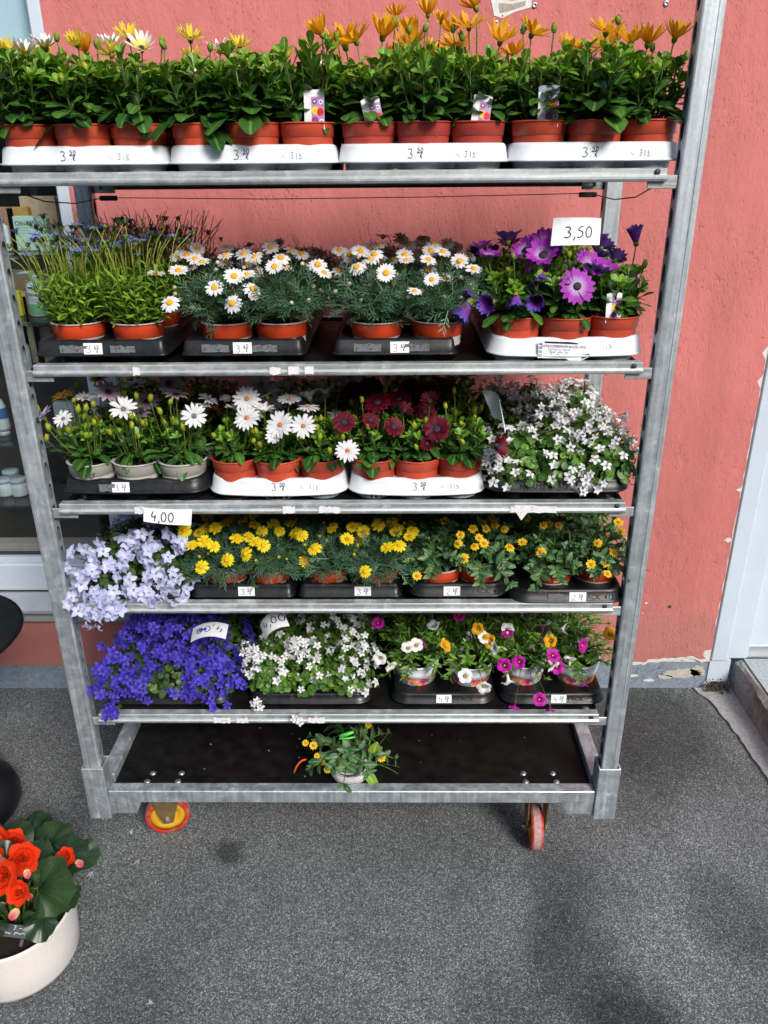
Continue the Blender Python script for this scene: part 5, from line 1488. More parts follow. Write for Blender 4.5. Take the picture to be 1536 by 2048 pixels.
top_front = [
    ("leafy daisy plant with white flowers cut by the photo's left edge on top shelf", "leafy daisy plant with a yellow flower, second pot from left on top shelf", "leafy daisy plant with large lower leaf, third pot from left on top shelf"),
    ("daisy plant under a tall yellow flower, fourth pot from left on top shelf", "daisy plant of tight green buds, fifth pot from left on top shelf", "daisy plant with tag reaching above its leaves, sixth pot from left on top shelf"),
    ("orange daisy plant with slanted half hidden tag, seventh pot from left on top shelf", "orange daisy plant with two leaves hanging over its rim, eighth pot on top shelf", "orange daisy plant in a dull red pot, ninth from left on top shelf"),
    ("orange daisy plant with grey topped tag, third pot from right on top shelf", "orange daisy plant with broad leaf over its rim, second pot from right on top shelf", "orange daisy plant reaching across the right post, rightmost pot on top shelf")]
top_rear = [('white and yellow daisy plant', 'leftmost tray of the top shelf'), ('yellow daisy plant', 'second top-shelf tray from left'), ('orange daisy plant', 'third top-shelf tray from left'), ('orange daisy plant', 'rightmost top-shelf tray')]
tf = [('oy_cup', 'ow_cup', 'ow_cup'), ('oy_cup', 'ow_cup'), ('oo_cup', 'oo_cup', 'oo_half'), ('oo_cup', 'oo_half')]
tp = [None, ('terra', 'terra', 'terra'), ('terra_dark',) * 3, ('terra', 'terra', 'terra')]
for i in range(4):
    fill(5, i, 'os_top', 'terra', top_front[i], top_rear[i], G5, tf[i], (0, 1, 1, 1), 'os', (5, 4, 2, 1), 3, 1, tp[i])
fill(4, 0, 'fe', 'orange', ("bushy plant with blue button flowers, left of the pair beside the left post", "bushy plant with blue button flowers, right of the pair beside white daisies"), ('blue button flower plant', 'tray beside the left post'), "blue button flower plants", ('fe',), (34, 28, 14, 8), None, (0, 0, 0, 0))
GM = "white daisy plants on the second shelf from the top"
fill(4, 1, 'mw', 'orange', ("white daisy plant with two open flowers low at its front", "white daisy plant with lime green young leaves at its rim"), ('white daisy plant', 'left tray of white daisies'), GM, ('mw',), (3, 9, 12, 12), 'bw', (7, 5, 4, 3), 4, 0, None, (.02, .015))
fill(4, 2, 'mw', 'orange', ("white daisy plant in the pot left of the price sticker, right clump", "white daisy plant next to the drooping purple flower"), ('white daisy plant', 'right tray of white daisies'), GM, ('mw',), (3, 9, 12, 12), 'bw', (7, 5, 4, 3), 4, 0, None, (.02, .03))
fill(4, 3, 'os_pur', 'terra', ("purple daisy plant with blue bud hanging at its front, left of three", "purple daisy plant bearing the largest open magenta flower", "purple daisy plant with flower picture tag, beside the right post"), ('purple daisy plant', 'white tray near the right post'), "purple daisy plants", ('op_half', 'op_cup'), (0, 1, 1, 1), 'os', (3, 3, 2, 2), 4, 1)
fill(3, 0, 'os_mix', 'grey', ("pale daisy plant in grey pot beside the left post with lilac flower", "pale daisy plant in grey pot between two other grey pots", "pale daisy plant in grey pot with white flower leaning right"), ('pale daisy plant', 'tray of grey pots'), "daisy plants in grey pots", ('ok_flat', 'og_flat', 'oy_half'), (0, 2, 2, 2), 'osy', (6, 5, 3, 3), 4, 1)
fill(3, 1, 'os_wht', 'terra', ("white daisy plant with few flowers, left pot of middle shelf's first white tray", "white daisy plant carrying the cluster of big white flowers", "white daisy plant with one flower leaning low toward the red daisies"), ('big white daisy plant', 'white tray on the middle shelf'), "large white daisy plants on the middle shelf", ('ow_flat', 'ow_half'), (0, 2, 2, 2), 'osy', (4, 3, 3, 2), 4, 1)
fill(3, 2, 'os_red', 'terra', ("dark red daisy plant, left of three in its white tray", "dark red daisy plant with leaf hanging over the price sticker", "dark red daisy plant leaning into the white bellflowers"), ('dark red daisy plant', 'white tray on the middle shelf'), "dark red daisy plants", ('or_flat', 'or_half'), (0, 2, 2, 2), 'osy', (3, 3, 3, 2), 4, 1)
GB = "bellflower plants on the trolley"
fill(3, 3, 'cw3', 'black', ("white bellflower plant beside the folded blank card", "white bellflower plant trailing over the front of its black tray", "white bellflower plant spreading toward the right post on middle shelf"), ('white bellflower plant', 'black tray on the middle shelf'), GB, ('cw',), (30, 32, 50, 60), None, (0,) * 4, 4, 0, None, (.01, .0, .012))
fill(2, 0, 'cl', 'black', ("pale lilac bellflower plant spilling over the left post", "pale lilac bellflower plant next to the yellow daisies"), ('pale lilac bellflower plant', 'tray beside the left post'), GB, ('cl',), (22, 24, 34, 24), None, (0,) * 4, 4, 0, None, (-.005, .01))
GY = "yellow daisy plants"
fill(2, 1, 'my', 'orange', ("yellow daisy plant beside the lilac bellflowers", "yellow daisy plant, second from left among the front four"), ('yellow daisy plant', 'left tray of yellow daisies'), GY, ('my',), (1, 4, 8, 9), 'by', (4, 4, 2, 2), 4, 0, None, (.012, .006))
fill(2, 2, 'my', 'orange', ("yellow daisy plant, third from left among the front four", "yellow daisy plant with one flower low at its front, beside golden flowers"), ('yellow daisy plant', 'right tray of yellow daisies'), GY, ('my',), (1, 4, 8, 9), 'by', (6, 5, 2, 2), 4, 0, None, (.0, .006))
GS = "small golden flower plants in orange pots"
fill(2, 3, 'sv', 'orange', ("golden flower plant with a shoot trailing over the tray's left end", "golden flower plant in orange pot just left of the jutting tray"), ('golden flower plant', 'inner tray of golden flowers'), GS, ('sv',), (0, 2, 3, 3), None, (0,) * 4, 4, 1, None, (.012, .0))
fill(2, 4, 'sv', 'orange', ("golden flower plant in orange pot with white sticker on the jutting tray", "golden flower plant drooping beside the right post"), ('golden flower plant', 'jutting tray of golden flowers'), GS, ('sv',), (0, 2, 3, 3), None, (0,) * 4, 4, 1, None, (.03, .015), .02)
fill(1, 0, 'cb', 'black', ("deep blue bellflower plant beside the left post on the lowest shelf", "deep blue bellflower plant in the middle of the blue mound", "deep blue bellflower plant touching the white bellflowers"), ('deep blue bellflower plant', 'tray on the lowest shelf'), GB, ('cb',), (66, 66, 60, 40), None, (0,) * 4, 4, 0, None, (.015, .012, .012))
fill(1, 1, 'cw1', 'black', ("white bellflower plant beside the deep blue bellflowers", "white bellflower plant with long shoots trailing over the lowest rail", "white bellflower plant next to the white patterned pot"), ('white bellflower plant', 'tray on the lowest shelf'), GB, ('cw',), (16, 10, 30, 30), None, (0,) * 4, 4, 0, None, (.0, .0, -.005))
GC = "trumpet flower plants in white patterned pots"
fill(1, 2, 'ca', 'white', ("trumpet flower plant in white patterned pot beside white bellflowers", "trumpet flower plant with white blooms hanging over its red patterned pot"), ('trumpet flower plant', 'left tray of patterned pots'), GC, ('tw', 'to', 'tm', 'tp'), (0, 2, 2, 1), None, (0,) * 4, 3, 1, None, (-.006, .012), .022)
fill(1, 3, 'ca', 'white', ("trumpet flower plant with magenta blooms drooping over the lowest rail", "trumpet flower plant beside the right post"), ('trumpet flower plant', 'right tray of patterned pots'), GC, ('tm', 'to', 'tw'), (0, 2, 2, 1), None, (0,) * 4, 3, 1, None, (-.005, .01), .03)

UPF, FWD, MIDF = (0, -.12, 1), (0, -.8, .55), (0, -.45, .8)
# top shelf
F5 = []
for p, d in (((-0.5926, 0.0900, 1.9471), 'oy_cup'), ((-0.5595, 0.0900, 1.9468), 'ow_cup'), ((-0.5399, 0.1400, 1.9627), 'ow_cup'), ((-0.4661, 0.1000, 1.9615), 'oy_cup'), ((-0.4680, 0.1500, 1.9567), 'oo_cup'), ((-0.4180, 0.1400, 1.9641), 'ow_cup'), ((-0.4059, 0.1000, 1.9450), 'oy_cup'), ((-0.3929, 0.1800, 1.9818), 'oy_cup'), ((-0.3484, 0.1000, 1.9541), 'ow_cup'),
             ((-0.2612, 0.1200, 1.9701), 'oy_cup'), ((-0.2139, 0.1500, 1.9554), 'ow_cup'), ((-0.1682, 0.1000, 1.9550), 'oy_cup')):
    F5.append((p, d, .042 if d[1] == 'y' else .048, (0, -.35, 1)))
for p, s in (((-0.0171, 0.1000, 1.9743), .042), ((0.0450, 0.1100, 1.9640), .054), ((0.0216, 0.1700, 1.9648), .050), ((0.0945, 0.1200, 1.9727), .050), ((0.1187, 0.1700, 2.0113), .030), ((0.1433, 0.1700, 1.9818), .042), ((0.1768, 0.1200, 2.0067), .036), ((0.2029, 0.1600, 2.0011), .028), ((0.2514, 0.1100, 1.9843), .052), ((0.2674, 0.1700, 2.0244), .042), ((0.2266, 0.2000, 1.9883), .04),
             ((0.3087, 0.1000, 1.9606), .040), ((0.3683, 0.1200, 1.9736), .052), ((0.4481, 0.1600, 1.9502), .052), ((0.4990, 0.1000, 1.9731), .056), ((0.5512, 0.1200, 1.9594), .062), ((0.5966, 0.1700, 1.9633), .050), ((0.6250, 0.1000, 1.9627), .042)):
    F5.append((p, 'oo_half' if s > .051 else 'oo_cup', s * 1.18, (0, -.30, 1)))
for p in ((-0.5017, 0.1000, 1.9737), (-0.4292, 0.1000, 1.9620), (-0.3116, 0.1100, 1.9685), (-0.3082, 0.1000, 1.9594), (-0.2243, 0.1100, 1.9566), (-0.3874, 0.0900, 1.9366), (-0.2680, 0.0900, 1.9356), (-0.1012, 0.0900, 1.9343), (-0.0551, 0.1000, 1.9620), (0.0095, 0.1100, 1.9722), (0.1167, 0.1200, 1.9947), (0.1424, 0.1200, 1.9834), (0.1731, 0.1100, 1.9850), (0.2223, 0.1100, 1.9830), (0.2375, 0.1000, 1.9690), (0.3508, 0.1100, 1.9804), (0.4079, 0.1200, 1.9828), (0.5210, 0.1100, 1.9930), (0.5889, 0.1100, 1.9499), (0.6498, 0.1000, 1.9347)):
    F5.append((p, 'os', 1.05, (0, 0, 1)))
hero(TOP[5], F5, ('os_top',))
# white daisies
F4 = []
for p in ((-0.3624, 0.0700, 1.5587), (-0.3141, 0.0600, 1.5654), (-0.3089, 0.1200, 1.5886), (-0.3317, 0.1400, 1.5846), (-0.2908, 0.1100, 1.5827), (-0.2726, 0.0900, 1.5780), (-0.2281, 0.1100, 1.5881), (-0.3012, 0.1800, 1.5954), (-0.2418, 0.2000, 1.5931), (-0.1966, 0.1400, 1.5887), (-0.1746, 0.1200, 1.5769), (-0.1433, 0.1700, 1.5983), (-0.1241, 0.0700, 1.5707), (-0.1142, 0.1000, 1.5846), (-0.1009, 0.1800, 1.5901), (-0.0812, 0.1800, 1.5839), (-0.1766, 0.0500, 1.5581), (-0.0400, 0.1000, 1.5705), (-0.0259, 0.0700, 1.5586),
          (0.0747, 0.1000, 1.5902), (0.0402, 0.0700, 1.5687), (0.0454, 0.1300, 1.5931), (0.0849, 0.1700, 1.5999), (0.0006, 0.1600, 1.5914), (0.1355, 0.1300, 1.5857), (0.1393, 0.1100, 1.5771), (0.1821, 0.0900, 1.5800), (0.2120, 0.1100, 1.5931), (0.1960, 0.1600, 1.6041), (0.1891, 0.1400, 1.5912), (0.2469, 0.1100, 1.5745), (0.2739, 0.0900, 1.5620), (0.2723, 0.1700, 1.5797), (0.1448, 0.2500, 1.5962), (0.1792, 0.3000, 1.6032), (0.2288, 0.2500, 1.5957), (0.1303, 0.3200, 1.6007), (0.0631, 0.2000, 1.5912), (0.0217, 0.1700, 1.5823)):
    F4.append((p, 'mw', .040, MIDF))
for p in ((-0.3217, 0.0000, 1.5128), (-0.2313, -0.0050, 1.5413), (-0.1981, -0.0100, 1.5127), (0.0984, 0.0050, 1.5659)): F4.append((p, 'mw', .041, FWD))
F4 += [((-0.1566, -0.0050, 1.5230), 'mw', .022, MIDF), ((0.1867, 0.0050, 1.5524), 'mw', .036, (.2, -.5, .8)), ((0.1530, -0.0050, 1.5325), 'mw', .030, (0, -.2, 1))]
for p in ((-0.3211, 0.0500, 1.5427), (-0.3235, 0.0500, 1.5302), (-0.2447, 0.0700, 1.5733), (-0.2427, 0.0900, 1.5845), (-0.1893, 0.0800, 1.5757), (-0.1821, 0.1200, 1.5868), (-0.0730, 0.1000, 1.5805), (-0.2835, 0.0300, 1.5058), (0.0237, 0.0500, 1.5474), (0.0280, 0.0800, 1.5763), (0.0646, 0.0400, 1.5465), (0.0496, 0.0300, 1.5184), (0.2248, 0.0600, 1.5573), (0.2109, 0.0300, 1.5232), (0.2461, 0.0400, 1.5206)): F4.append((p, 'bw', .9, (0, -.3, 1)))
hero(TOP[4], F4, ('mw',))
F4 = [((0.4681, 0.0150, 1.5372), 'op_flat', .078, (.05, -.9, .35)), ((0.4936, 0.0600, 1.5671), 'op_half', .066, (.2, -.6, .6)), ((0.5216, 0.0500, 1.5587), 'op_half', .058, (.35, -.3, .85)), ((0.4109, 0.0800, 1.5873), 'op_half', .062, (-.5, -.6, .4)), ((0.4165, 0.1200, 1.6063), 'op_half', .056, (-.3, -.3, .9)), ((0.3804, 0.1100, 1.5940), 'op_half', .050, (-.4, -.4, .7)), ((0.3472, 0.1400, 1.6108), 'op_half', .056, (-.1, .2, .9)),
      ((0.4027, 0.0600, 1.5582), 'op_cup', .044, (-.2, -.5, -.6)), ((0.3970, 0.0250, 1.5143), 'op_cup', .046, (-.5, -.6, -.2)), ((0.3523, 0.0300, 1.5195), 'op_cup', .034, (.1, -.3, -.9)), ((0.5368, 0.1300, 1.5978), 'op_half', .050, (.4, .5, .8)), ((0.6027, 0.1200, 1.6089), 'op_cup', .040, (.1, .0, 1)), ((0.5229, 0.1000, 1.5845), 'op_half', .048, (.5, .1, .8)),
      ((0.2616, 0.0300, 1.5046), 'op_cup', .050, (-.6, -.4, -.7)), ((0.3059, 0.0300, 1.5063), 'op_cup', .040, (-.6, -.5, -.2)), ((0.2916, 0.1300, 1.5974), 'op_half', .050, (-.2, .0, 1)), ((0.3054, 0.1100, 1.5819), 'op_half', .046, (.2, -.1, 1)), ((0.2695, 0.0500, 1.5267), 'op_cup', .034, (-.5, -.3, -.4)), ((0.5811, 0.1000, 1.5570), 'op_cup', .042, (.5, .3, -.5)),
      ((0.5696, 0.1400, 1.5721), 'op_half', .046, (.3, .4, .8)), ((0.3519, 0.0900, 1.5866), 'os', 1, (0, 0, 1)), ((0.4590, 0.0700, 1.5918), 'osy', 1, (0, 0, 1)), ((0.6109, 0.0700, 1.5719), 'osy', 1, (.3, -.2, 1))]
hero(TOP[4], F4, ('os_pur',))
# middle shelf
F3 = [((-0.6288, 0.0400, 1.2707), 'ol_flat', .054, (-.4, -.5, .8)), ((-0.5847, 0.0350, 1.2688), 'og_flat', .040, FWD), ((-0.5939, 0.0800, 1.3029), 'oy_half', .050, (-.3, -.1, 1)), ((-0.5450, 0.0700, 1.3033), 'og_flat', .044, (0, -.3, .9)), ((-0.5022, 0.0900, 1.3108), 'ok_flat', .066, MIDF), ((-0.4565, 0.0400, 1.2875), 'og_flat', .058, (0, -.55, .8)), ((-0.3769, 0.1200, 1.3221), 'ok_flat', .058, FWD), ((-0.3561, 0.0900, 1.3046), 'ok_flat', .058, (.1, .1, 1)),
      ((-0.3065, 0.0300, 1.2757), 'og_flat', .058, (.1, -.9, .3)), ((-0.2904, 0.1000, 1.2915), 'og_flat', .046, (.5, .2, .8)), ((-0.2989, 0.0800, 1.2828), 'og_flat', .036, (.4, .1, .9)), ((-0.5397, 0.1500, 1.3263), 'oy_half', .044, MIDF)]
for p in ((-0.5662, 0.0600, 1.3018), (-0.5354, 0.0400, 1.2900), (-0.5201, 0.0450, 1.2972), (-0.5528, 0.0400, 1.2868), (-0.6430, 0.0500, 1.2854), (-0.6178, 0.0300, 1.2507), (-0.5193, 0.0300, 1.2624), (-0.4318, 0.0600, 1.3110), (-0.4026, 0.0600, 1.3065), (-0.3784, 0.0350, 1.2843), (-0.4382, 0.0300, 1.2752), (-0.4381, 0.0250, 1.2570), (-0.4813, 0.0350, 1.2727), (-0.3582, 0.0500, 1.3005), (-0.6260, 0.0300, 1.2285), (-0.3324, 0.0300, 1.2506), (-0.5765, 0.1200, 1.3197), (-0.4716, 0.1000, 1.3046)): F3.append((p, 'osy', 1.0, (rng.uniform(-.3, .3), -.2, 1)))
hero(TOP[3], F3, ('os_mix',))
F3 = [((-0.1999, 0.0700, 1.3006), 'ow_flat', .062, FWD), ((-0.1954, 0.0300, 1.2708), 'ow_flat', .062, (-.2, -.7, .6)), ((-0.1245, 0.0200, 1.2584), 'ow_flat', .066, FWD), ((-0.0764, 0.0200, 1.2560), 'ow_flat', .062, FWD), ((-0.1341, 0.0100, 1.2343), 'ow_half', .044, (0, -.75, .5)), ((-0.1649, 0.0600, 1.2748), 'ow_half', .046, (.1, -.2, 1)), ((-0.1627, 0.1000, 1.2987), 'ow_flat', .058, (.2, .0, 1)), ((-0.1131, 0.0900, 1.2924), 'ow_flat', .058, (0, -.1, 1)), ((-0.0696, 0.0700, 1.2813), 'ow_flat', .052, (.1, -.2, .9)),
      ((-0.0719, 0.1200, 1.2882), 'ow_half', .056, (-.1, .1, 1)), ((-0.0383, 0.1300, 1.2977), 'ow_half', .048, (.2, .1, 1)), ((-0.1836, 0.1700, 1.3058), 'ow_half', .044, MIDF), ((0.0159, -0.0050, 1.2091), 'ow_flat', .056, FWD), ((-0.1343, 0.1500, 1.2995), 'ow_half', .044, MIDF), ((-0.2282, 0.0800, 1.2769), 'ow_half', .040, (-.4, .1, .9)), ((-0.0129, 0.2000, 1.2983), 'ow_half', .044, MIDF), ((-0.2558, 0.1200, 1.2834), 'ow_half', .030, UPF)]
for p in ((-0.1786, 0.0300, 1.2422), (-0.0891, 0.0200, 1.2319), (-0.0492, 0.0300, 1.2494), (-0.0428, 0.0200, 1.2317), (-0.0229, 0.0100, 1.2062), (-0.1837, 0.0200, 1.2234), (0.0050, 0.0300, 1.2293)): F3.append((p, 'osy', .85, UPF))
hero(TOP[3], F3, ('os_wht',))
F3 = [((0.0074, 0.0400, 1.2570), 'or_flat', .052, (-.2, -.7, .5)), ((0.0777, 0.0900, 1.2848), 'or_flat', .060, (0, -.3, .9)), ((0.0632, 0.0500, 1.2581), 'or_flat', .040, MIDF), ((0.1120, 0.0400, 1.2455), 'or_flat', .050, (.4, -.7, .4)), ((0.2034, 0.0250, 1.2456), 'or_flat', .060, FWD), ((0.1904, 0.0800, 1.2894), 'or_half', .040, MIDF), ((0.1826, 0.0200, 1.2153), 'or_half', .034, FWD), ((0.1347, 0.0800, 1.2697), 'or_half', .036, MIDF), ((0.3235, 0.0000, 1.2161), 'or_half', .050, (.8, -.5, .3)), ((0.1243, 0.1200, 1.2839), 'or_flat', .05, MIDF), ((0.0639, 0.1800, 1.2986), 'or_flat', .05, MIDF), ((0.2364, 0.1800, 1.2920), 'or_flat', .05, MIDF), ((0.1500, 0.2000, 1.2894), 'or_flat', .05, MIDF)]
for p in ((0.0448, 0.0800, 1.2956), (0.2224, 0.0600, 1.2862), (0.2425, 0.1000, 1.3101), (0.0580, 0.0400, 1.2469), (0.0947, 0.1400, 1.3022), (0.1605, 0.0200, 1.2087), (0.2582, 0.0300, 1.2171)): F3.append((p, 'osy', .9, UPF))
hero(TOP[3], F3, ('os_red',))
hero(TOP[3], [(p, 'cw', .0175, (rng.uniform(-.5, .6), -.7, rng.uniform(-.3, .6))) for p in [(0.5554, 0.0697, 1.2528), (0.4885, 0.0873, 1.1703), (0.5812, 0.0857, 1.2135), (0.5516, 0.0967, 1.2495), (0.3813, 0.0963, 1.1894), (0.4597, 0.0653, 1.2618), (0.4755, 0.0540, 1.2123), (0.4234, 0.0676, 1.2608), (0.5822, 0.0785, 1.1918), (0.4590, 0.0827, 1.1582), (0.6074, 0.0898, 1.2141), (0.5347, 0.0753, 1.2419), (0.4909, 0.0421, 1.1984), (0.4338, 0.0649, 1.1497), (0.4162, 0.0822, 1.1927), (0.5347, 0.0663, 1.2312), (0.5018, 0.0713, 1.1509), (0.4618, 0.0418, 1.2176), (0.3882, 0.0990, 1.1562), (0.5110, 0.0502, 1.2329), (0.5074, 0.0862, 1.1041), (0.5069, 0.0539, 1.1411), (0.5071, 0.0747, 1.1146), (0.4814, 0.0729, 1.2494), (0.5782, 0.0932, 1.1340), (0.5609, 0.0711, 1.1446), (0.5022, 0.0434, 1.2290), (0.5829, 0.0520, 1.1983), (0.4936, 0.0614, 1.2118), (0.4585, 0.0774, 1.1962), (0.5148, 0.0417, 1.2234), (0.4239, 0.0751, 1.2664), (0.5960, 0.0878, 1.1404), (0.5741, 0.0905, 1.2462), (0.5226, 0.0410, 1.2935), (0.4284, 0.0775, 1.2784), (0.4453, 0.0496, 1.2939), (0.4926, 0.0564, 1.2734), (0.5436, 0.0593, 1.2181), (0.4788, 0.0632, 1.2983), (0.4649, 0.0465, 1.2728), (0.5891, 0.0525, 1.2096), (0.5195, 0.0412, 1.1544), (0.5458, 0.0823, 1.2669), (0.5354, 0.0532, 1.2029), (0.4962, 0.0789, 1.2562), (0.4673, 0.0593, 1.1951), (0.5163, 0.0579, 1.2932), (0.4495, 0.0586, 1.1399), (0.4634, 0.0405, 1.2627), (0.5117, 0.0921, 1.2620), (0.4926, 0.0608, 1.2325), (0.4230, 0.0660, 1.1737), (0.5321, 0.0700, 1.2450), (0.4619, 0.0940, 1.1237), (0.5570, 0.0528, 1.2422), (0.5514, 0.0959, 1.1296), (0.4641, 0.0812, 1.1264), (0.4953, 0.0541, 1.1161), (0.5376, 0.0502, 1.2905), (0.5667, 0.0905, 1.1791), (0.4567, 0.0575, 1.2409)] + [(0.5569, 0.0250, 1.1108), (0.5161, 0.0241, 1.1189), (0.5335, 0.0215, 1.1458), (0.5247, 0.0299, 1.1097), (0.5634, 0.0217, 1.1233), (0.4932, 0.0198, 1.1289), (0.5228, 0.0229, 1.1027), (0.5307, 0.0154, 1.1437), (0.5145, 0.0227, 1.1466), (0.5549, 0.0286, 1.1095), (0.5504, 0.0203, 1.1097), (0.5062, 0.0257, 1.1097), (0.5268, 0.0224, 1.1240), (0.5629, 0.0275, 1.1235), (0.5222, 0.0285, 1.1009), (0.5286, 0.0288, 1.1192)] + [(0.5871, 0.0822, 1.1954), (0.6107, 0.0639, 1.1904), (0.5949, 0.1197, 1.2259), (0.6113, 0.0886, 1.1523), (0.6163, 0.0981, 1.2441), (0.6419, 0.1045, 1.1905), (0.6197, 0.1055, 1.2536), (0.6041, 0.0619, 1.2352), (0.6404, 0.1031, 1.1980), (0.6494, 0.1153, 1.1598), (0.6044, 0.0867, 1.1580), (0.6023, 0.0781, 1.1854), (0.6049, 0.0811, 1.2175), (0.6240, 0.1143, 1.1787), (0.6363, 0.1114, 1.1305), (0.5963, 0.1179, 1.1381)] + [(0.3123, 0.0279, 1.1984), (0.3218, 0.0360, 1.1490), (0.3332, 0.0307, 1.1907), (0.3133, 0.0221, 1.1966), (0.3381, 0.0360, 1.1554), (0.3118, 0.0325, 1.1851), (0.3347, 0.0376, 1.1520), (0.3085, 0.0334, 1.1680), (0.3230, 0.0295, 1.1936), (0.3374, 0.0260, 1.1739), (0.3408, 0.0376, 1.1682), (0.3369, 0.0283, 1.1753)]], ('cw3',))
# yellow daisies
F2 = []
for p in ((-0.2892, 0.0100, 0.9803), (-0.3171, 0.0400, 0.9781), (-0.3397, 0.0200, 0.9780), (-0.2495, 0.0700, 0.9698), (-0.2244, 0.0900, 0.9652), (-0.1776, 0.0100, 0.9825), (-0.2005, 0.0400, 0.9766), (-0.3077, 0.1200, 0.9745), (-0.3393, 0.1500, 0.9593), (-0.3480, 0.1200, 0.9616), (-0.1967, 0.1100, 0.9711), (-0.1752, 0.1500, 0.9707), (-0.1556, 0.1100, 0.9710), (-0.2229, 0.1600, 0.9623), (-0.2580, 0.2000, 0.9561), (-0.2989, 0.2000, 0.9535), (-0.3510, 0.2200, 0.9554), (-0.2547, 0.2500, 0.9471), (-0.2825, 0.2200, 0.9579), (-0.2186, 0.2600, 0.9439), (-0.1400, 0.2200, 0.9534), (-0.1399, 0.1800, 0.9595), (-0.0958, 0.0500, 0.9878), (-0.0633, 0.0000, 0.9798), (-0.0328, 0.1300, 0.9691), (-0.0983, 0.2600, 0.9422), (0.0151, 0.1200, 0.9749), (0.0066, 0.0400, 0.9823), (0.0416, 0.1000, 0.9726), (-0.0241, 0.2500, 0.9478), (0.0224, 0.2500, 0.9463), (0.0740, 0.1800, 0.9642), (0.1067, 0.1800, 0.9588), (0.1235, 0.1500, 0.9593), (0.1574, 0.1200, 0.9667), (0.1485, 0.0900, 0.9642), (0.0980, 0.0100, 0.9768), (0.1247, 0.0200, 0.9768), (0.1154, 0.2400, 0.9505), (0.0498, 0.1700, 0.9502)):
    F2.append((p, 'my', .035, MIDF))
for p in ((-0.3583, 0.0400, 1.0057), (-0.3102, -0.0300, 0.9500), (-0.2550, -0.0200, 0.9620), (-0.2151, -0.0100, 0.9716), (0.0488, -0.0350, 0.9407)): F2.append((p, 'my', .036, FWD))
for p in ((-0.1477, 0.0300, 0.9486), (-0.0565, 0.1500, 0.9782), (-0.0447, 0.0700, 0.9692), (-0.0590, 0.0900, 0.9699), (-0.0733, 0.0300, 0.9421), (0.1391, 0.1600, 0.9731), (0.1454, 0.0400, 0.9377), (0.0188, 0.0300, 0.9545), (-0.3315, 0.0300, 0.9491), (-0.1945, 0.0200, 0.9387), (-0.0921, 0.0500, 0.9702), (0.0302, 0.0600, 0.9611)): F2.append((p, 'by', 1.1, MIDF))
hero(TOP[2], F2, ('my',))
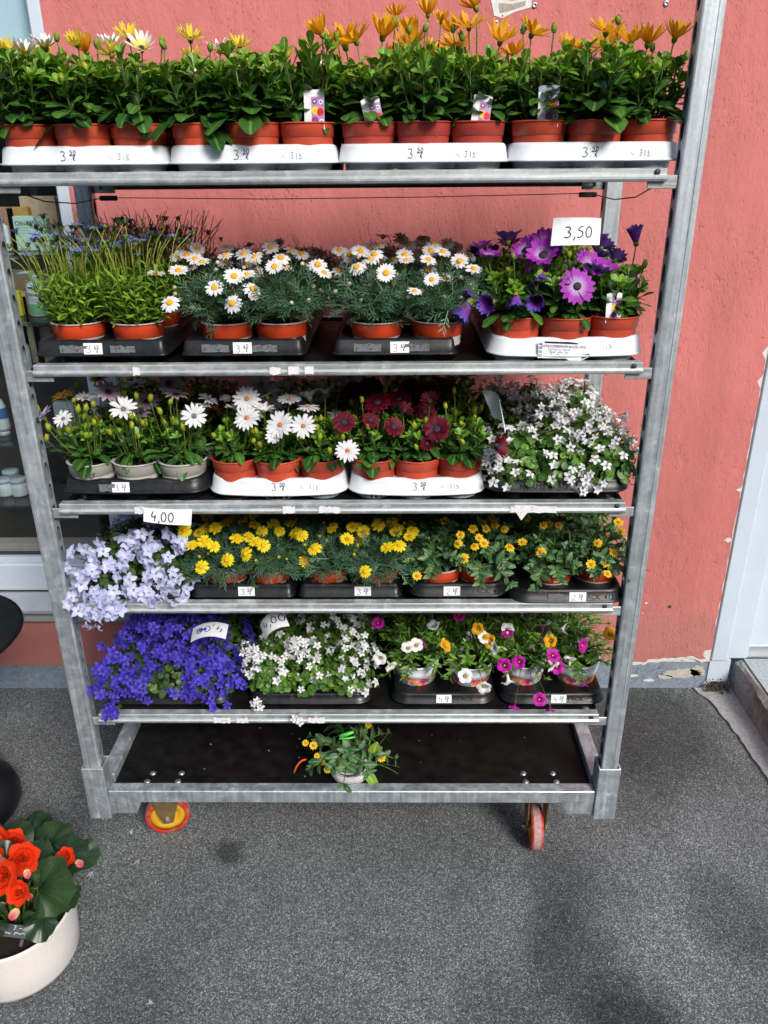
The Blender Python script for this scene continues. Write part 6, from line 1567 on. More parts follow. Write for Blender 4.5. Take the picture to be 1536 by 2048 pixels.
hero(TOP[2], [(p, 'cl', .031, (rng.uniform(-.6, .5), -.7, rng.uniform(-.1, .7))) for p in [(-0.5585, 0.0228, 0.8513), (-0.5876, 0.0177, 0.8167), (-0.5657, 0.0140, 0.9458), (-0.5381, 0.0026, 0.9922), (-0.6191, 0.0218, 0.8194), (-0.6247, -0.0001, 0.8544), (-0.5312, -0.0049, 0.9763), (-0.4967, 0.0025, 0.9580), (-0.5614, 0.0022, 0.8748), (-0.5079, 0.0288, 0.8572), (-0.4973, 0.0076, 0.9397), (-0.6030, -0.0027, 0.9721), (-0.5941, -0.0049, 0.8923), (-0.5317, 0.0058, 0.9338), (-0.5132, 0.0061, 0.9081), (-0.5692, -0.0030, 0.8728), (-0.5296, -0.0044, 0.8479), (-0.5188, 0.0152, 0.9237), (-0.6303, 0.0275, 0.8461), (-0.4907, 0.0074, 0.9317), (-0.5650, -0.0012, 0.8589), (-0.5405, 0.0251, 0.8396), (-0.6294, 0.0164, 0.9279), (-0.5021, 0.0273, 0.9220), (-0.5521, 0.0061, 0.9382), (-0.6371, 0.0299, 0.8572), (-0.4890, 0.0092, 0.8969), (-0.6171, 0.0239, 0.8780), (-0.5653, -0.0031, 0.9237), (-0.5721, -0.0004, 0.8469), (-0.5484, -0.0013, 0.8566), (-0.5729, 0.0246, 0.9576), (-0.6064, 0.0300, 0.9004), (-0.5777, 0.0205, 0.8991), (-0.5632, 0.0091, 0.9404), (-0.6278, 0.0296, 0.9144), (-0.4969, 0.0125, 0.8781), (-0.5777, 0.0045, 0.9782), (-0.5299, 0.0076, 0.8367), (-0.5315, 0.0193, 0.8471), (-0.5460, 0.0077, 0.8566), (-0.5285, 0.0120, 0.9406), (-0.5262, 0.0053, 0.8706), (-0.5009, 0.0153, 0.8724)] + [(-0.5287, -0.0277, 0.8228), (-0.5429, -0.0236, 0.8461), (-0.5793, -0.0309, 0.8286), (-0.5262, -0.0288, 0.8302), (-0.5572, -0.0321, 0.8357), (-0.5571, -0.0310, 0.8261), (-0.5283, -0.0223, 0.8296), (-0.5797, -0.0230, 0.8732), (-0.5209, -0.0336, 0.8538), (-0.5998, -0.0306, 0.8384), (-0.5048, -0.0320, 0.8424), (-0.5438, -0.0210, 0.8526), (-0.5120, -0.0253, 0.8439), (-0.5436, -0.0204, 0.8195), (-0.6196, -0.0260, 0.8556), (-0.5845, -0.0337, 0.8435), (-0.5125, -0.0332, 0.8478), (-0.5377, -0.0321, 0.8626)] + [(-0.4452, 0.0195, 0.8992), (-0.4817, 0.0110, 0.8659), (-0.4796, 0.0011, 0.8743), (-0.4235, 0.0027, 0.9161), (-0.4343, 0.0037, 0.8410), (-0.4684, 0.0284, 0.8468), (-0.4166, 0.0293, 0.8694), (-0.4442, 0.0035, 0.9085), (-0.4508, 0.0054, 0.8411), (-0.4129, 0.0112, 0.8554), (-0.4076, 0.0018, 0.9173), (-0.4659, 0.0128, 0.8504), (-0.4500, 0.0136, 0.8594), (-0.4573, 0.0210, 0.8342), (-0.4603, 0.0158, 0.8593), (-0.3726, 0.0086, 0.8478), (-0.4346, 0.0046, 0.8475), (-0.4214, 0.0200, 0.9098), (-0.3916, 0.0263, 0.8534), (-0.4529, 0.0178, 0.8460), (-0.4156, 0.0252, 0.8657), (-0.3637, 0.0199, 0.8668), (-0.4887, 0.0194, 0.8446), (-0.4538, 0.0201, 0.8757)] + [(-0.5009, 0.0326, 0.9490), (-0.4910, 0.0438, 0.9489), (-0.4475, 0.0358, 0.9659), (-0.4839, 0.0571, 0.9632), (-0.4556, 0.0378, 0.9984), (-0.4243, 0.0498, 0.9693), (-0.4713, 0.0449, 0.9439), (-0.4245, 0.0474, 0.9236), (-0.3691, 0.0358, 0.9662), (-0.3748, 0.0519, 0.9502), (-0.3789, 0.0407, 0.9817), (-0.3986, 0.0507, 0.9935), (-0.4191, 0.0553, 0.9151), (-0.4357, 0.0345, 0.9926), (-0.4344, 0.0321, 0.9664), (-0.3807, 0.0510, 0.9570), (-0.4796, 0.0304, 0.9907), (-0.4648, 0.0427, 0.9827), (-0.4711, 0.0567, 0.9250), (-0.4902, 0.0350, 0.9751), (-0.4920, 0.0390, 0.9402), (-0.4640, 0.0431, 0.9910)] + [(-0.3981, 0.0242, 0.9461), (-0.4025, 0.0224, 0.8658), (-0.3911, 0.0212, 0.9104), (-0.4168, 0.0336, 0.8903), (-0.3657, 0.0271, 0.9772), (-0.4487, 0.0477, 0.9136), (-0.3930, 0.0315, 0.8802), (-0.3629, 0.0287, 0.9848), (-0.3829, 0.0327, 0.8872), (-0.4394, 0.0263, 0.9613), (-0.4276, 0.0260, 0.8778), (-0.4482, 0.0348, 0.9400), (-0.4570, 0.0472, 0.9265), (-0.4421, 0.0236, 0.9122)]] +
     [(p, 'cl', .026, (rng.uniform(-.5, .5), -.6, -.6)) for p in ((-0.5881, -0.0300, 0.8045), (-0.5772, -0.0300, 0.7939), (-0.5536, -0.0320, 0.8163), (-0.5612, -0.0300, 0.7939), (-0.5487, -0.0300, 0.8308), (-0.5190, -0.0250, 0.8356), (-0.5233, -0.0200, 0.8483), (-0.4957, -0.0200, 0.8509), (-0.4290, -0.0200, 0.8585), (-0.3901, -0.0200, 0.8520), (-0.4200, -0.0100, 0.8618))], ('cl',))
F2 = []
for p in ((0.2960, 0.1000, 0.9796), (0.3287, 0.1200, 0.9701), (0.3549, 0.1600, 0.9619), (0.3721, 0.1200, 0.9700), (0.3073, 0.0700, 0.9708), (0.3168, 0.0500, 0.9666), (0.2961, 0.0450, 0.9615), (0.2578, 0.0500, 0.9667), (0.2656, 0.0800, 0.9738), (0.2697, 0.0200, 0.9439), (0.3754, 0.0450, 0.9588), (0.4056, 0.0600, 0.9640), (0.4433, 0.0300, 0.9547), (0.4363, 0.2000, 0.9648), (0.4628, 0.1200, 0.9788), (0.5036, 0.1400, 0.9694), (0.4884, 0.1800, 0.9537), (0.6350, 0.0900, 0.9757), (0.6433, 0.1400, 0.9768), (0.5775, 0.0600, 0.9623), (0.5558, 0.0200, 0.9280), (0.5892, 0.0200, 0.9305), (0.5893, 0.0000, 0.9145), (0.6124, 0.0500, 0.9417), (0.2351, 0.1800, 0.9637), (0.3551, 0.2200, 0.9520), (0.1638, -0.0020, 0.9114)):
    F2.append((p, 'sv', .0245, (0, -.65, .75)))
hero(TOP[2], F2, ('sv',))
# lowest shelf
hero(TOP[1], [(p, 'cb', .024, (rng.uniform(-.6, .6), -.6, rng.uniform(-.1, .7))) for p in [(-0.4276, 0.0705, 0.6532), (-0.5727, 0.0877, 0.5584), (-0.3919, 0.0664, 0.7116), (-0.5169, 0.0967, 0.6735), (-0.3275, 0.0567, 0.6257), (-0.5309, 0.0620, 0.6068), (-0.3837, 0.0393, 0.6256), (-0.2842, 0.0331, 0.6400), (-0.2938, 0.0556, 0.6892), (-0.3119, 0.0684, 0.6784), (-0.4653, 0.0709, 0.7284), (-0.3213, 0.0457, 0.7256), (-0.4702, 0.0648, 0.7380), (-0.3461, 0.0673, 0.6066), (-0.3239, 0.0697, 0.7116), (-0.4884, 0.0379, 0.6393), (-0.3421, 0.0416, 0.7403), (-0.4667, 0.0472, 0.6720), (-0.5247, 0.0425, 0.6328), (-0.5726, 0.0415, 0.6673), (-0.4144, 0.0844, 0.5590), (-0.4536, 0.0604, 0.6769), (-0.4944, 0.0356, 0.6993), (-0.4696, 0.0573, 0.6297), (-0.3230, 0.0469, 0.6177), (-0.4543, 0.0664, 0.5525), (-0.4065, 0.0643, 0.7330), (-0.4611, 0.0594, 0.6665), (-0.4235, 0.0643, 0.6342), (-0.5797, 0.0978, 0.6322), (-0.4572, 0.0302, 0.7599), (-0.4197, 0.0365, 0.7529), (-0.6009, 0.0995, 0.6283), (-0.4548, 0.0606, 0.6536), (-0.4559, 0.0808, 0.6423), (-0.3170, 0.0596, 0.6035), (-0.4023, 0.0408, 0.5717), (-0.5519, 0.0781, 0.6075), (-0.4122, 0.0881, 0.6071), (-0.4789, 0.0974, 0.5526), (-0.4896, 0.0803, 0.5537), (-0.3229, 0.0974, 0.5615), (-0.3875, 0.0717, 0.7122), (-0.4849, 0.0436, 0.7426), (-0.5556, 0.1000, 0.7038), (-0.3220, 0.0821, 0.6378), (-0.3836, 0.0596, 0.6408), (-0.3916, 0.0486, 0.6414), (-0.5060, 0.0739, 0.6087), (-0.5667, 0.0912, 0.6003), (-0.3188, 0.0349, 0.6306), (-0.4570, 0.0339, 0.7469), (-0.5430, 0.0832, 0.6387), (-0.4069, 0.0787, 0.6784), (-0.4445, 0.0485, 0.6516), (-0.4739, 0.0809, 0.6646), (-0.4563, 0.0634, 0.6542), (-0.4694, 0.0804, 0.5906), (-0.3519, 0.0855, 0.6479), (-0.3737, 0.0893, 0.7166), (-0.5133, 0.0818, 0.6681), (-0.4020, 0.0430, 0.7018), (-0.5693, 0.0966, 0.5670), (-0.5593, 0.0608, 0.6297), (-0.3338, 0.0666, 0.6250), (-0.3595, 0.0968, 0.5625), (-0.5049, 0.0785, 0.7273), (-0.6212, 0.0902, 0.6108), (-0.4821, 0.0420, 0.6365), (-0.5846, 0.0905, 0.6017), (-0.3042, 0.0545, 0.6467), (-0.4859, 0.0543, 0.6328), (-0.3879, 0.0806, 0.6077), (-0.3437, 0.0540, 0.5808), (-0.4238, 0.0436, 0.6652), (-0.4771, 0.0953, 0.6949), (-0.5664, 0.0699, 0.6101), (-0.4855, 0.0335, 0.6890), (-0.6151, 0.0965, 0.6609), (-0.3950, 0.0430, 0.6858), (-0.4131, 0.0542, 0.6642), (-0.5452, 0.0584, 0.7165), (-0.3699, 0.0844, 0.6353), (-0.3211, 0.0594, 0.6284), (-0.4548, 0.0574, 0.5636), (-0.3671, 0.0503, 0.6912), (-0.4062, 0.0542, 0.5657), (-0.3157, 0.0725, 0.6111), (-0.4213, 0.0411, 0.7577), (-0.3866, 0.0368, 0.6207), (-0.4059, 0.0704, 0.6436), (-0.4760, 0.0549, 0.7074), (-0.3196, 0.0352, 0.6557), (-0.3403, 0.0943, 0.6562), (-0.3732, 0.0738, 0.6657), (-0.5570, 0.0874, 0.6714), (-0.5357, 0.0730, 0.6898), (-0.4222, 0.0686, 0.6566), (-0.5643, 0.0310, 0.6889), (-0.4824, 0.0737, 0.6014), (-0.3062, 0.0337, 0.6525), (-0.4896, 0.0535, 0.6584), (-0.6172, 0.0642, 0.6155), (-0.3679, 0.0349, 0.6903), (-0.5232, 0.0623, 0.7112), (-0.4256, 0.0373, 0.7343), (-0.5992, 0.0865, 0.5829), (-0.3493, 0.0745, 0.6192), (-0.3631, 0.0657, 0.6566), (-0.3838, 0.0726, 0.6081)] + [(-0.5712, 0.0273, 0.5926), (-0.5632, 0.0156, 0.6096), (-0.6016, 0.0170, 0.6079), (-0.5784, 0.0233, 0.6706), (-0.5280, 0.0294, 0.6741), (-0.4999, 0.0165, 0.5852), (-0.5389, 0.0017, 0.6902), (-0.5656, 0.0245, 0.6140), (-0.5578, 0.0125, 0.5904), (-0.5313, 0.0047, 0.6255), (-0.5136, 0.0060, 0.5843), (-0.5815, -0.0025, 0.6573), (-0.5242, 0.0246, 0.6203), (-0.5886, 0.0247, 0.5289), (-0.5082, 0.0293, 0.6057), (-0.5629, 0.0170, 0.6776), (-0.5092, -0.0019, 0.6599), (-0.5947, 0.0215, 0.5303), (-0.5956, -0.0015, 0.6633), (-0.6008, 0.0107, 0.6049), (-0.5983, -0.0004, 0.5852), (-0.5283, 0.0097, 0.6758), (-0.5972, 0.0290, 0.6382), (-0.5177, 0.0260, 0.6348), (-0.5987, 0.0249, 0.6212), (-0.5363, 0.0296, 0.6647), (-0.5938, 0.0220, 0.6449), (-0.5687, -0.0024, 0.6561), (-0.6098, 0.0035, 0.6064), (-0.5400, 0.0109, 0.6348), (-0.4965, 0.0151, 0.6138), (-0.4968, 0.0004, 0.6719), (-0.5868, 0.0209, 0.6566), (-0.5358, -0.0014, 0.6356), (-0.5933, 0.0040, 0.5863), (-0.5131, 0.0053, 0.6028), (-0.5991, -0.0026, 0.5887), (-0.6003, 0.0248, 0.5945), (-0.5429, 0.0271, 0.6379), (-0.5799, -0.0029, 0.6329), (-0.5983, 0.0150, 0.6323), (-0.6091, 0.0262, 0.6254), (-0.5283, -0.0001, 0.6087), (-0.5129, 0.0287, 0.5685), (-0.6242, 0.0119, 0.5916), (-0.5294, 0.0300, 0.6296)] + [(-0.3305, 0.0267, 0.5720), (-0.3390, 0.0324, 0.6244), (-0.3021, 0.0223, 0.5835), (-0.2985, 0.0176, 0.6535), (-0.3761, 0.0135, 0.5775), (-0.3345, 0.0007, 0.5640), (-0.3220, 0.0395, 0.6461), (-0.3256, 0.0125, 0.6585), (-0.3062, 0.0279, 0.6437), (-0.2829, 0.0168, 0.6171), (-0.3102, 0.0154, 0.6070), (-0.3002, 0.0145, 0.6252), (-0.2985, 0.0046, 0.5860), (-0.3538, 0.0205, 0.6199), (-0.2809, 0.0011, 0.6140), (-0.2834, 0.0208, 0.6099), (-0.3549, 0.0155, 0.6141), (-0.2858, 0.0220, 0.6565), (-0.3600, 0.0015, 0.5851), (-0.3500, 0.0255, 0.6191), (-0.3738, 0.0084, 0.6147), (-0.3550, 0.0383, 0.5904), (-0.3284, 0.0067, 0.5425), (-0.2671, 0.0076, 0.6290), (-0.2934, 0.0003, 0.5540), (-0.3538, 0.0137, 0.5649), (-0.3873, 0.0394, 0.5683), (-0.2583, 0.0010, 0.6136), (-0.3531, 0.0333, 0.5475), (-0.3032, 0.0211, 0.6389)] + [(-0.5387, 0.2221, 0.6304), (-0.3482, 0.1677, 0.7017), (-0.5690, 0.2281, 0.6622), (-0.5533, 0.1657, 0.6775), (-0.5324, 0.2405, 0.6385), (-0.4162, 0.1731, 0.7112), (-0.3833, 0.2392, 0.6099), (-0.3846, 0.2420, 0.6510), (-0.4680, 0.2077, 0.6340), (-0.4758, 0.1916, 0.6739), (-0.5230, 0.2384, 0.6641), (-0.4136, 0.2298, 0.6355), (-0.5639, 0.1932, 0.6493), (-0.5507, 0.2027, 0.6794), (-0.5348, 0.2127, 0.6537), (-0.4858, 0.1989, 0.6870), (-0.5198, 0.1633, 0.7009), (-0.5003, 0.2181, 0.6797), (-0.3347, 0.2263, 0.6503), (-0.5814, 0.2406, 0.6093), (-0.4136, 0.1896, 0.6904), (-0.3816, 0.2424, 0.6548), (-0.4826, 0.1564, 0.6694), (-0.3311, 0.2267, 0.6335), (-0.5473, 0.2097, 0.6434), (-0.4404, 0.2273, 0.6522), (-0.4893, 0.1597, 0.6987), (-0.3939, 0.1671, 0.7076), (-0.5878, 0.2067, 0.6433), (-0.4409, 0.1928, 0.6976), (-0.4803, 0.1404, 0.7253), (-0.5186, 0.2117, 0.6688), (-0.5747, 0.1840, 0.6708), (-0.5267, 0.2564, 0.6236), (-0.4610, 0.2203, 0.6477), (-0.4719, 0.2286, 0.6086), (-0.5461, 0.2419, 0.6180), (-0.5237, 0.1827, 0.6626), (-0.5182, 0.1645, 0.6964), (-0.4940, 0.1877, 0.7008), (-0.5860, 0.2120, 0.6312), (-0.5510, 0.2066, 0.6559), (-0.5030, 0.1922, 0.6792), (-0.5338, 0.1866, 0.6816), (-0.5145, 0.2452, 0.6348), (-0.4577, 0.2364, 0.6643), (-0.5162, 0.2054, 0.6249), (-0.5203, 0.1580, 0.6571), (-0.4584, 0.1814, 0.6796), (-0.3776, 0.2262, 0.6639), (-0.4157, 0.2024, 0.6234), (-0.3403, 0.2088, 0.6573), (-0.4421, 0.2477, 0.6019), (-0.4537, 0.2040, 0.6319), (-0.4949, 0.1463, 0.7222), (-0.5920, 0.2440, 0.6142), (-0.4958, 0.2400, 0.6240), (-0.4047, 0.2314, 0.6549), (-0.5930, 0.2595, 0.6365), (-0.4769, 0.2342, 0.6550)] + [(-0.5880, -0.0135, 0.5311), (-0.5593, -0.0174, 0.5523), (-0.5678, -0.0170, 0.5357), (-0.5698, -0.0122, 0.5429), (-0.5858, -0.0110, 0.5492), (-0.5786, -0.0120, 0.5484), (-0.5688, -0.0145, 0.5550), (-0.5684, -0.0135, 0.5536), (-0.5827, -0.0192, 0.5509)]], ('cb',))
hero(TOP[1], [(p, 'cw', .0175, (rng.uniform(-.6, .6), -.6, rng.uniform(-.2, .6))) for p in [(-0.2260, 0.0496, 0.6926), (-0.2349, 0.0500, 0.6152), (-0.2545, 0.0412, 0.6786), (-0.2482, 0.0269, 0.6963), (-0.2225, 0.0477, 0.6867), (-0.2362, 0.0337, 0.6952), (-0.2409, 0.0369, 0.7094), (-0.2510, 0.0479, 0.6487), (-0.2324, 0.0459, 0.6681), (-0.2132, 0.0484, 0.6571), (-0.2287, 0.0286, 0.6456), (-0.2402, 0.0230, 0.6310), (-0.2444, 0.0366, 0.6265), (-0.2429, 0.0254, 0.6715), (-0.2106, 0.0271, 0.6864), (-0.2519, 0.0295, 0.6332), (-0.2142, 0.0332, 0.6841), (-0.2196, 0.0235, 0.6758), (-0.2410, 0.0452, 0.6718), (-0.2151, 0.0286, 0.6431), (-0.2423, 0.0493, 0.6575), (-0.2197, 0.0339, 0.6583), (-0.2252, 0.0408, 0.6509), (-0.2467, 0.0203, 0.7197), (-0.2495, 0.0314, 0.6514), (-0.2506, 0.0412, 0.6479)] + [(-0.1316, 0.0767, 0.6815), (-0.1277, 0.0863, 0.6793), (-0.1356, 0.0604, 0.6833), (-0.1330, 0.0657, 0.6971), (-0.1106, 0.0916, 0.6817), (-0.1024, 0.0867, 0.6558), (-0.1525, 0.0851, 0.6774), (-0.1340, 0.0724, 0.6991), (-0.1382, 0.0739, 0.6655), (-0.1315, 0.0979, 0.6581), (-0.1054, 0.0694, 0.6838), (-0.1435, 0.0784, 0.6906), (-0.1517, 0.0891, 0.6606), (-0.1255, 0.0790, 0.6545)] + [(0.0222, 0.0876, 0.5662), (-0.0029, 0.0723, 0.5852), (0.0427, 0.0316, 0.7359), (0.0095, 0.0451, 0.6084), (0.0222, 0.0808, 0.6655), (0.0710, 0.0899, 0.6434), (0.0438, 0.0873, 0.6149), (-0.0114, 0.0829, 0.6216), (0.0395, 0.0349, 0.6975), (0.0703, 0.0898, 0.6295), (-0.0203, 0.0788, 0.5715), (0.0094, 0.0751, 0.7189), (0.0048, 0.0525, 0.5618), (0.0523, 0.0443, 0.5856), (0.0269, 0.0616, 0.5554), (0.0070, 0.0772, 0.6774), (-0.0122, 0.0633, 0.6229), (0.0292, 0.0695, 0.7081), (0.0690, 0.0499, 0.6857), (0.0677, 0.0464, 0.6395), (0.0067, 0.0464, 0.6605), (0.0369, 0.0486, 0.6092), (0.0291, 0.0542, 0.6135), (0.0337, 0.0417, 0.6777), (-0.0016, 0.0366, 0.7254), (-0.0112, 0.0622, 0.5776), (0.0510, 0.0694, 0.5730), (0.0151, 0.0351, 0.7401), (0.0383, 0.0619, 0.6922), (-0.0009, 0.0477, 0.7159), (0.0475, 0.0536, 0.6518), (0.0207, 0.0609, 0.6341), (0.0135, 0.0751, 0.5435), (-0.0052, 0.0413, 0.6916)] + [(-0.1101, 0.0779, 0.5819), (-0.0732, 0.0486, 0.6673), (-0.0768, 0.0755, 0.6753), (-0.1315, 0.0759, 0.6945), (-0.1170, 0.0719, 0.6958), (-0.0864, 0.0629, 0.5856), (-0.0490, 0.0426, 0.6174), (-0.1112, 0.0625, 0.6571), (-0.0934, 0.0349, 0.6436), (-0.1494, 0.0675, 0.6601), (-0.1241, 0.0654, 0.6843), (-0.1573, 0.0508, 0.6238), (-0.1659, 0.0708, 0.6340), (-0.1570, 0.0691, 0.6487), (-0.1848, 0.0558, 0.6583), (-0.1268, 0.0682, 0.6825), (-0.1278, 0.0469, 0.7099), (-0.2013, 0.0357, 0.6743), (-0.1753, 0.0645, 0.6175), (-0.1650, 0.0557, 0.6399), (-0.1177, 0.0408, 0.5718), (-0.0867, 0.0747, 0.6105), (-0.1636, 0.0349, 0.6280), (-0.1191, 0.0530, 0.6509)] + [(-0.1124, 0.1935, 0.6512), (-0.1114, 0.2142, 0.6497), (-0.0566, 0.1844, 0.6703), (-0.0991, 0.1922, 0.6499), (-0.0279, 0.2626, 0.5988), (-0.1062, 0.2248, 0.6264), (-0.1174, 0.2635, 0.6060), (0.0078, 0.1889, 0.6835), (-0.1087, 0.2199, 0.6301), (-0.0423, 0.2573, 0.6202), (-0.0330, 0.1649, 0.6925), (-0.0567, 0.1689, 0.6493), (-0.0190, 0.1708, 0.6673), (-0.1095, 0.2068, 0.6411), (-0.0677, 0.1632, 0.6821), (-0.0188, 0.2194, 0.6397), (-0.0910, 0.2571, 0.6007), (-0.0427, 0.1692, 0.7038), (-0.0257, 0.1765, 0.6695), (0.0174, 0.2530, 0.6157), (0.0021, 0.2185, 0.6339), (-0.0216, 0.2122, 0.6242), (0.0036, 0.2041, 0.6764), (-0.1009, 0.2412, 0.6392), (-0.1269, 0.2600, 0.6317), (-0.0987, 0.2793, 0.6345)] + [(-0.1172, -0.0174, 0.5180), (-0.1211, -0.0150, 0.5255), (-0.1256, -0.0187, 0.5343), (-0.1266, -0.0187, 0.5300), (-0.1303, -0.0184, 0.5299), (-0.1188, -0.0196, 0.5338)] + [(-0.2158, 0.0077, 0.5434), (-0.2145, 0.0064, 0.5597), (-0.2219, 0.0041, 0.5647), (-0.2302, 0.0045, 0.5364), (-0.2322, 0.0091, 0.5556), (-0.2288, 0.0063, 0.5538)]], ('cw1',))
F1 = []
for p, k, d in (((0.1445, 0.0500, 0.6877), 'tw', (0, -.3, .5)), ((0.2827, 0.0200, 0.6262), 'tw', (-.1, -.8, .5)), ((0.3285, 0.0100, 0.6015), 'tw', (.2, -.7, -.1)), ((0.0782, 0.0300, 0.6697), 'tw', FWD), ((0.1034, 0.0200, 0.6551), 'tw', (.4, -.6, -.3)), ((0.3573, 0.0700, 0.6728), 'tw', (-.8, -.5, .2)), ((0.3959, 0.1300, 0.6906), 'tw', (0, -.3, .8)), ((0.2114, 0.1400, 0.6934), 'tp', MIDF), ((0.5297, 0.1200, 0.6938), 'tw', (-.6, -.3, -.6)), ((0.4919, 0.0200, 0.6549), 'tw', (.5, -.5, -.6)), ((0.3865, 0.0100, 0.6174), 'tw', (.3, -.5, -.8)), ((0.3344, 0.1000, 0.6836), 'tw', (.3, -.3, .6)), ((0.5360, 0.0400, 0.6611), 'tw', (0, .2, 1)), ((0.1653, 0.0600, 0.6882), 'tw', (.3, -.3, .6)),
                ((0.3185, 0.1000, 0.7096), 'to', FWD), ((0.2356, 0.0600, 0.6867), 'to', (.3, -.6, .5)), ((0.4875, 0.0500, 0.7058), 'to', (-.6, -.6, .4)), ((0.6373, 0.0800, 0.7061), 'to', (.3, -.5, .7)), ((0.3470, 0.0900, 0.6799), 'to', (-.3, -.3, .4)),
                ((0.3778, 0.0300, 0.6494), 'tm', (-.2, -.8, .4)), ((0.4120, 0.0300, 0.6595), 'tm', (-.3, -.8, .4)), ((0.4944, 0.0400, 0.6712), 'tm', (.2, -.6, .7)), ((0.4596, -0.0120, 0.5813), 'tm', (0, -.8, .5)), ((0.4006, -0.0150, 0.5616), 'tm', (-.1, -.4, -.9)), ((0.4870, -0.0120, 0.5505), 'tm', (.3, -.4, -.8)), ((0.5681, 0.0600, 0.6863), 'tm', (.3, -.4, .2)), ((0.5658, 0.0100, 0.6072), 'tm', (.2, -.4, -.9)), ((0.3935, 0.1100, 0.6873), 'tm', (.2, -.2, .9)), ((0.2771, 0.1800, 0.6982), 'tm', MIDF), ((0.5042, 0.0300, 0.6450), 'tm', FWD), ((0.1766, 0.0700, 0.6816), 'tm', (-.3, -.4, .3)), ((0.0719, 0.1400, 0.7009), 'tm', MIDF)):
    F1.append((p, k, .036 if k != 'tm' or d[2] > -.5 else .026, d))
hero(TOP[1], F1, ('ca',))

# ------------------------------------------------------------------ plant tags and price cards
def star(n, r0, r1, x, y, z):
    return T([(x, y, z)] + [(x + (r0 if i % 2 else r1) * math.cos(PI * i / n), y, z + (r0 if i % 2 else r1) * math.sin(PI * i / n)) for i in range(2 * n)], [(0, 1 + i, 1 + (i + 1) % (2 * n)) for i in range(2 * n)])
TAGM = [plain('tag_white', (.76, .78, .80), .35), plain('tag_purple', (.30, .05, .24), .35), plain('tag_yellow', (.82, .60, .01), .35), plain('tag_red', (.66, .015, .03), .35), plain('tag_dark', (.07, .01, .05), .35), plain('tag_lilac', (.42, .26, .48), .35), plain('tag_grey', (.26, .29, .36), .35)]
def tag_mesh(head_mat):
    g = Geo(); w, h = .0185, .058
    g.add(T([(-w, 0, -.010), (w, 0, -.010), (w, 0, h * .82), (-w, 0, h * .82)], [(0, 1, 2, 3)]), None, 0)
    g.add(T([(-w, 0, h * .82), (w, 0, h * .82), (w, 0, h * .96), (w * .6, 0, h), (-w * .6, 0, h), (-w, 0, h * .96)], [(0, 1, 2, 3, 4, 5)]), None, head_mat)
    g.add(box(-w, w, .0002, .0008, -.010, h * .95), None, 0)
    g.add(T([(-.005, -.0003, .0), (w, -.0003, .0), (w, -.0003, h * .80), (-.005, -.0003, h * .80)], [(0, 1, 2, 3)]), None, 5)
    for x, z, r, m in ((.002, .024, .0078, 2), (.0135, .022, .0072, 3), (.001, .008, .0072, 1), (.0135, .006, .0052, 0), (.001, .039, .0050, 1), (.0125, .038, .0046, 0)):
        if x + r > w: x = w - r
        g.add(star(11, r * .78, r, x, -.0006 - .0001 * m, z), None, m)
    for x, z, m in ((.0133, .006, 4), (.001, .039, 0), (.0125, .038, 1)): g.add(star(7, .0016, .0020, x, -.0010, z), None, m)
    g.add(star(6, .0014, .002, .002, -.0011, .024), None, 5)
    return g.build("tag_print", TAGM, False)
TG = (tag_mesh(6), tag_mesh(0))
for lab, p, k, tilt, s in (("flower picture tag standing clear of its leaves, leftmost tag on top shelf", TAGS[0], 1, .0, 1.0), ("flower picture tag slanting behind leaves, second from left on top shelf", TAGS[1], 1, -.22, .92), ("flower picture tag half covered by a leaf, third from left on top shelf", TAGS[2], 1, .12, .92),
                           ("flower picture tag with grey rounded top, rightmost tag on top shelf", TAGS[3], 0, -.02, 1.0), ("flower picture tag among the purple daisies", TAGS[4], 1, -.03, .85)):
    o = thing("plant_tag", lab, "plant tag", (p[0], p[1], p[2] - .029 * s), 0, "flower picture tags stuck in pots")
    o.rotation_euler = (math.radians(-3), tilt, rng.uniform(-.15, .15)); o.scale = (s, s, s)
    link("tag_card", TG[k], o)
    if k == 0: link("print", text_mesh("OSTEOSPERMUM", .0034, M['paper']), o, upright(0, -.0008, .0525))
def card(label, c, text, size, bend=.0, off=(0, 0), w=.0042, sdir=None, clip=None):
    """paper price card spanning four corner points (top-left, top-right, bottom-right, bottom-left) with handwriting"""
    tl, tr_, br, bl = (np.array(q, float) for q in c)
    ctr = (tl + tr_ + br + bl) / 4
    n = nrm(np.cross(tr_ - tl, tl - bl))
    if n[2] * .8 - n[1] * .6 < 0: n = -n
    def mp(u, v, e=0.0):
        p = (bl * (1 - u) + br * u) * (1 - v) + (tl * (1 - u) + tr_ * u) * v
        return p + n * (bend * (4 * u * (1 - u)) + e) - ctr
    o = thing("price_card", label, "price card", tuple(ctr), 0, "white price cards")
    K = 10; V = [mp(i / K, j / 4, e) for e in (0, -.0007) for j in range(5) for i in range(K + 1)]; F = []
    q = 5 * (K + 1)
    for j in range(4):
        for i in range(K):
            a = j * (K + 1) + i
            F += [(a, a + 1, a + K + 2, a + K + 1), (q + a, q + a + K + 1, q + a + K + 2, q + a + 1)]
    part("card_sheet", T(V, F), M['paper'], o, smooth=True)
    if text:
        W = np.linalg.norm(tr_ - tl); H = np.linalg.norm(tl - bl)
        ln, tw = strokes(text, size)
        R2 = (lambda a, b: (a, b)) if not sdir else (lambda a, b: (-a, -b))
        L2 = [[R2(x - tw / 2, y - size / 2) for x, y in l] for l in ln]
        part("handwriting", ribbons(L2, w, lambda a, b: mp(.5 + off[0] + a / W, .5 + off[1] + b / H, .0006)), M['ink'], o)
    return o
card("upright white price card reading 3,50 above the purple daisies", ((0.4233, 0.0700, 1.6587), (0.5161, 0.0700, 1.6581), (0.5149, 0.0600, 1.6092), (0.4196, 0.0600, 1.6080)), "3,50", .021, .008, (.05, -.03), .0022)
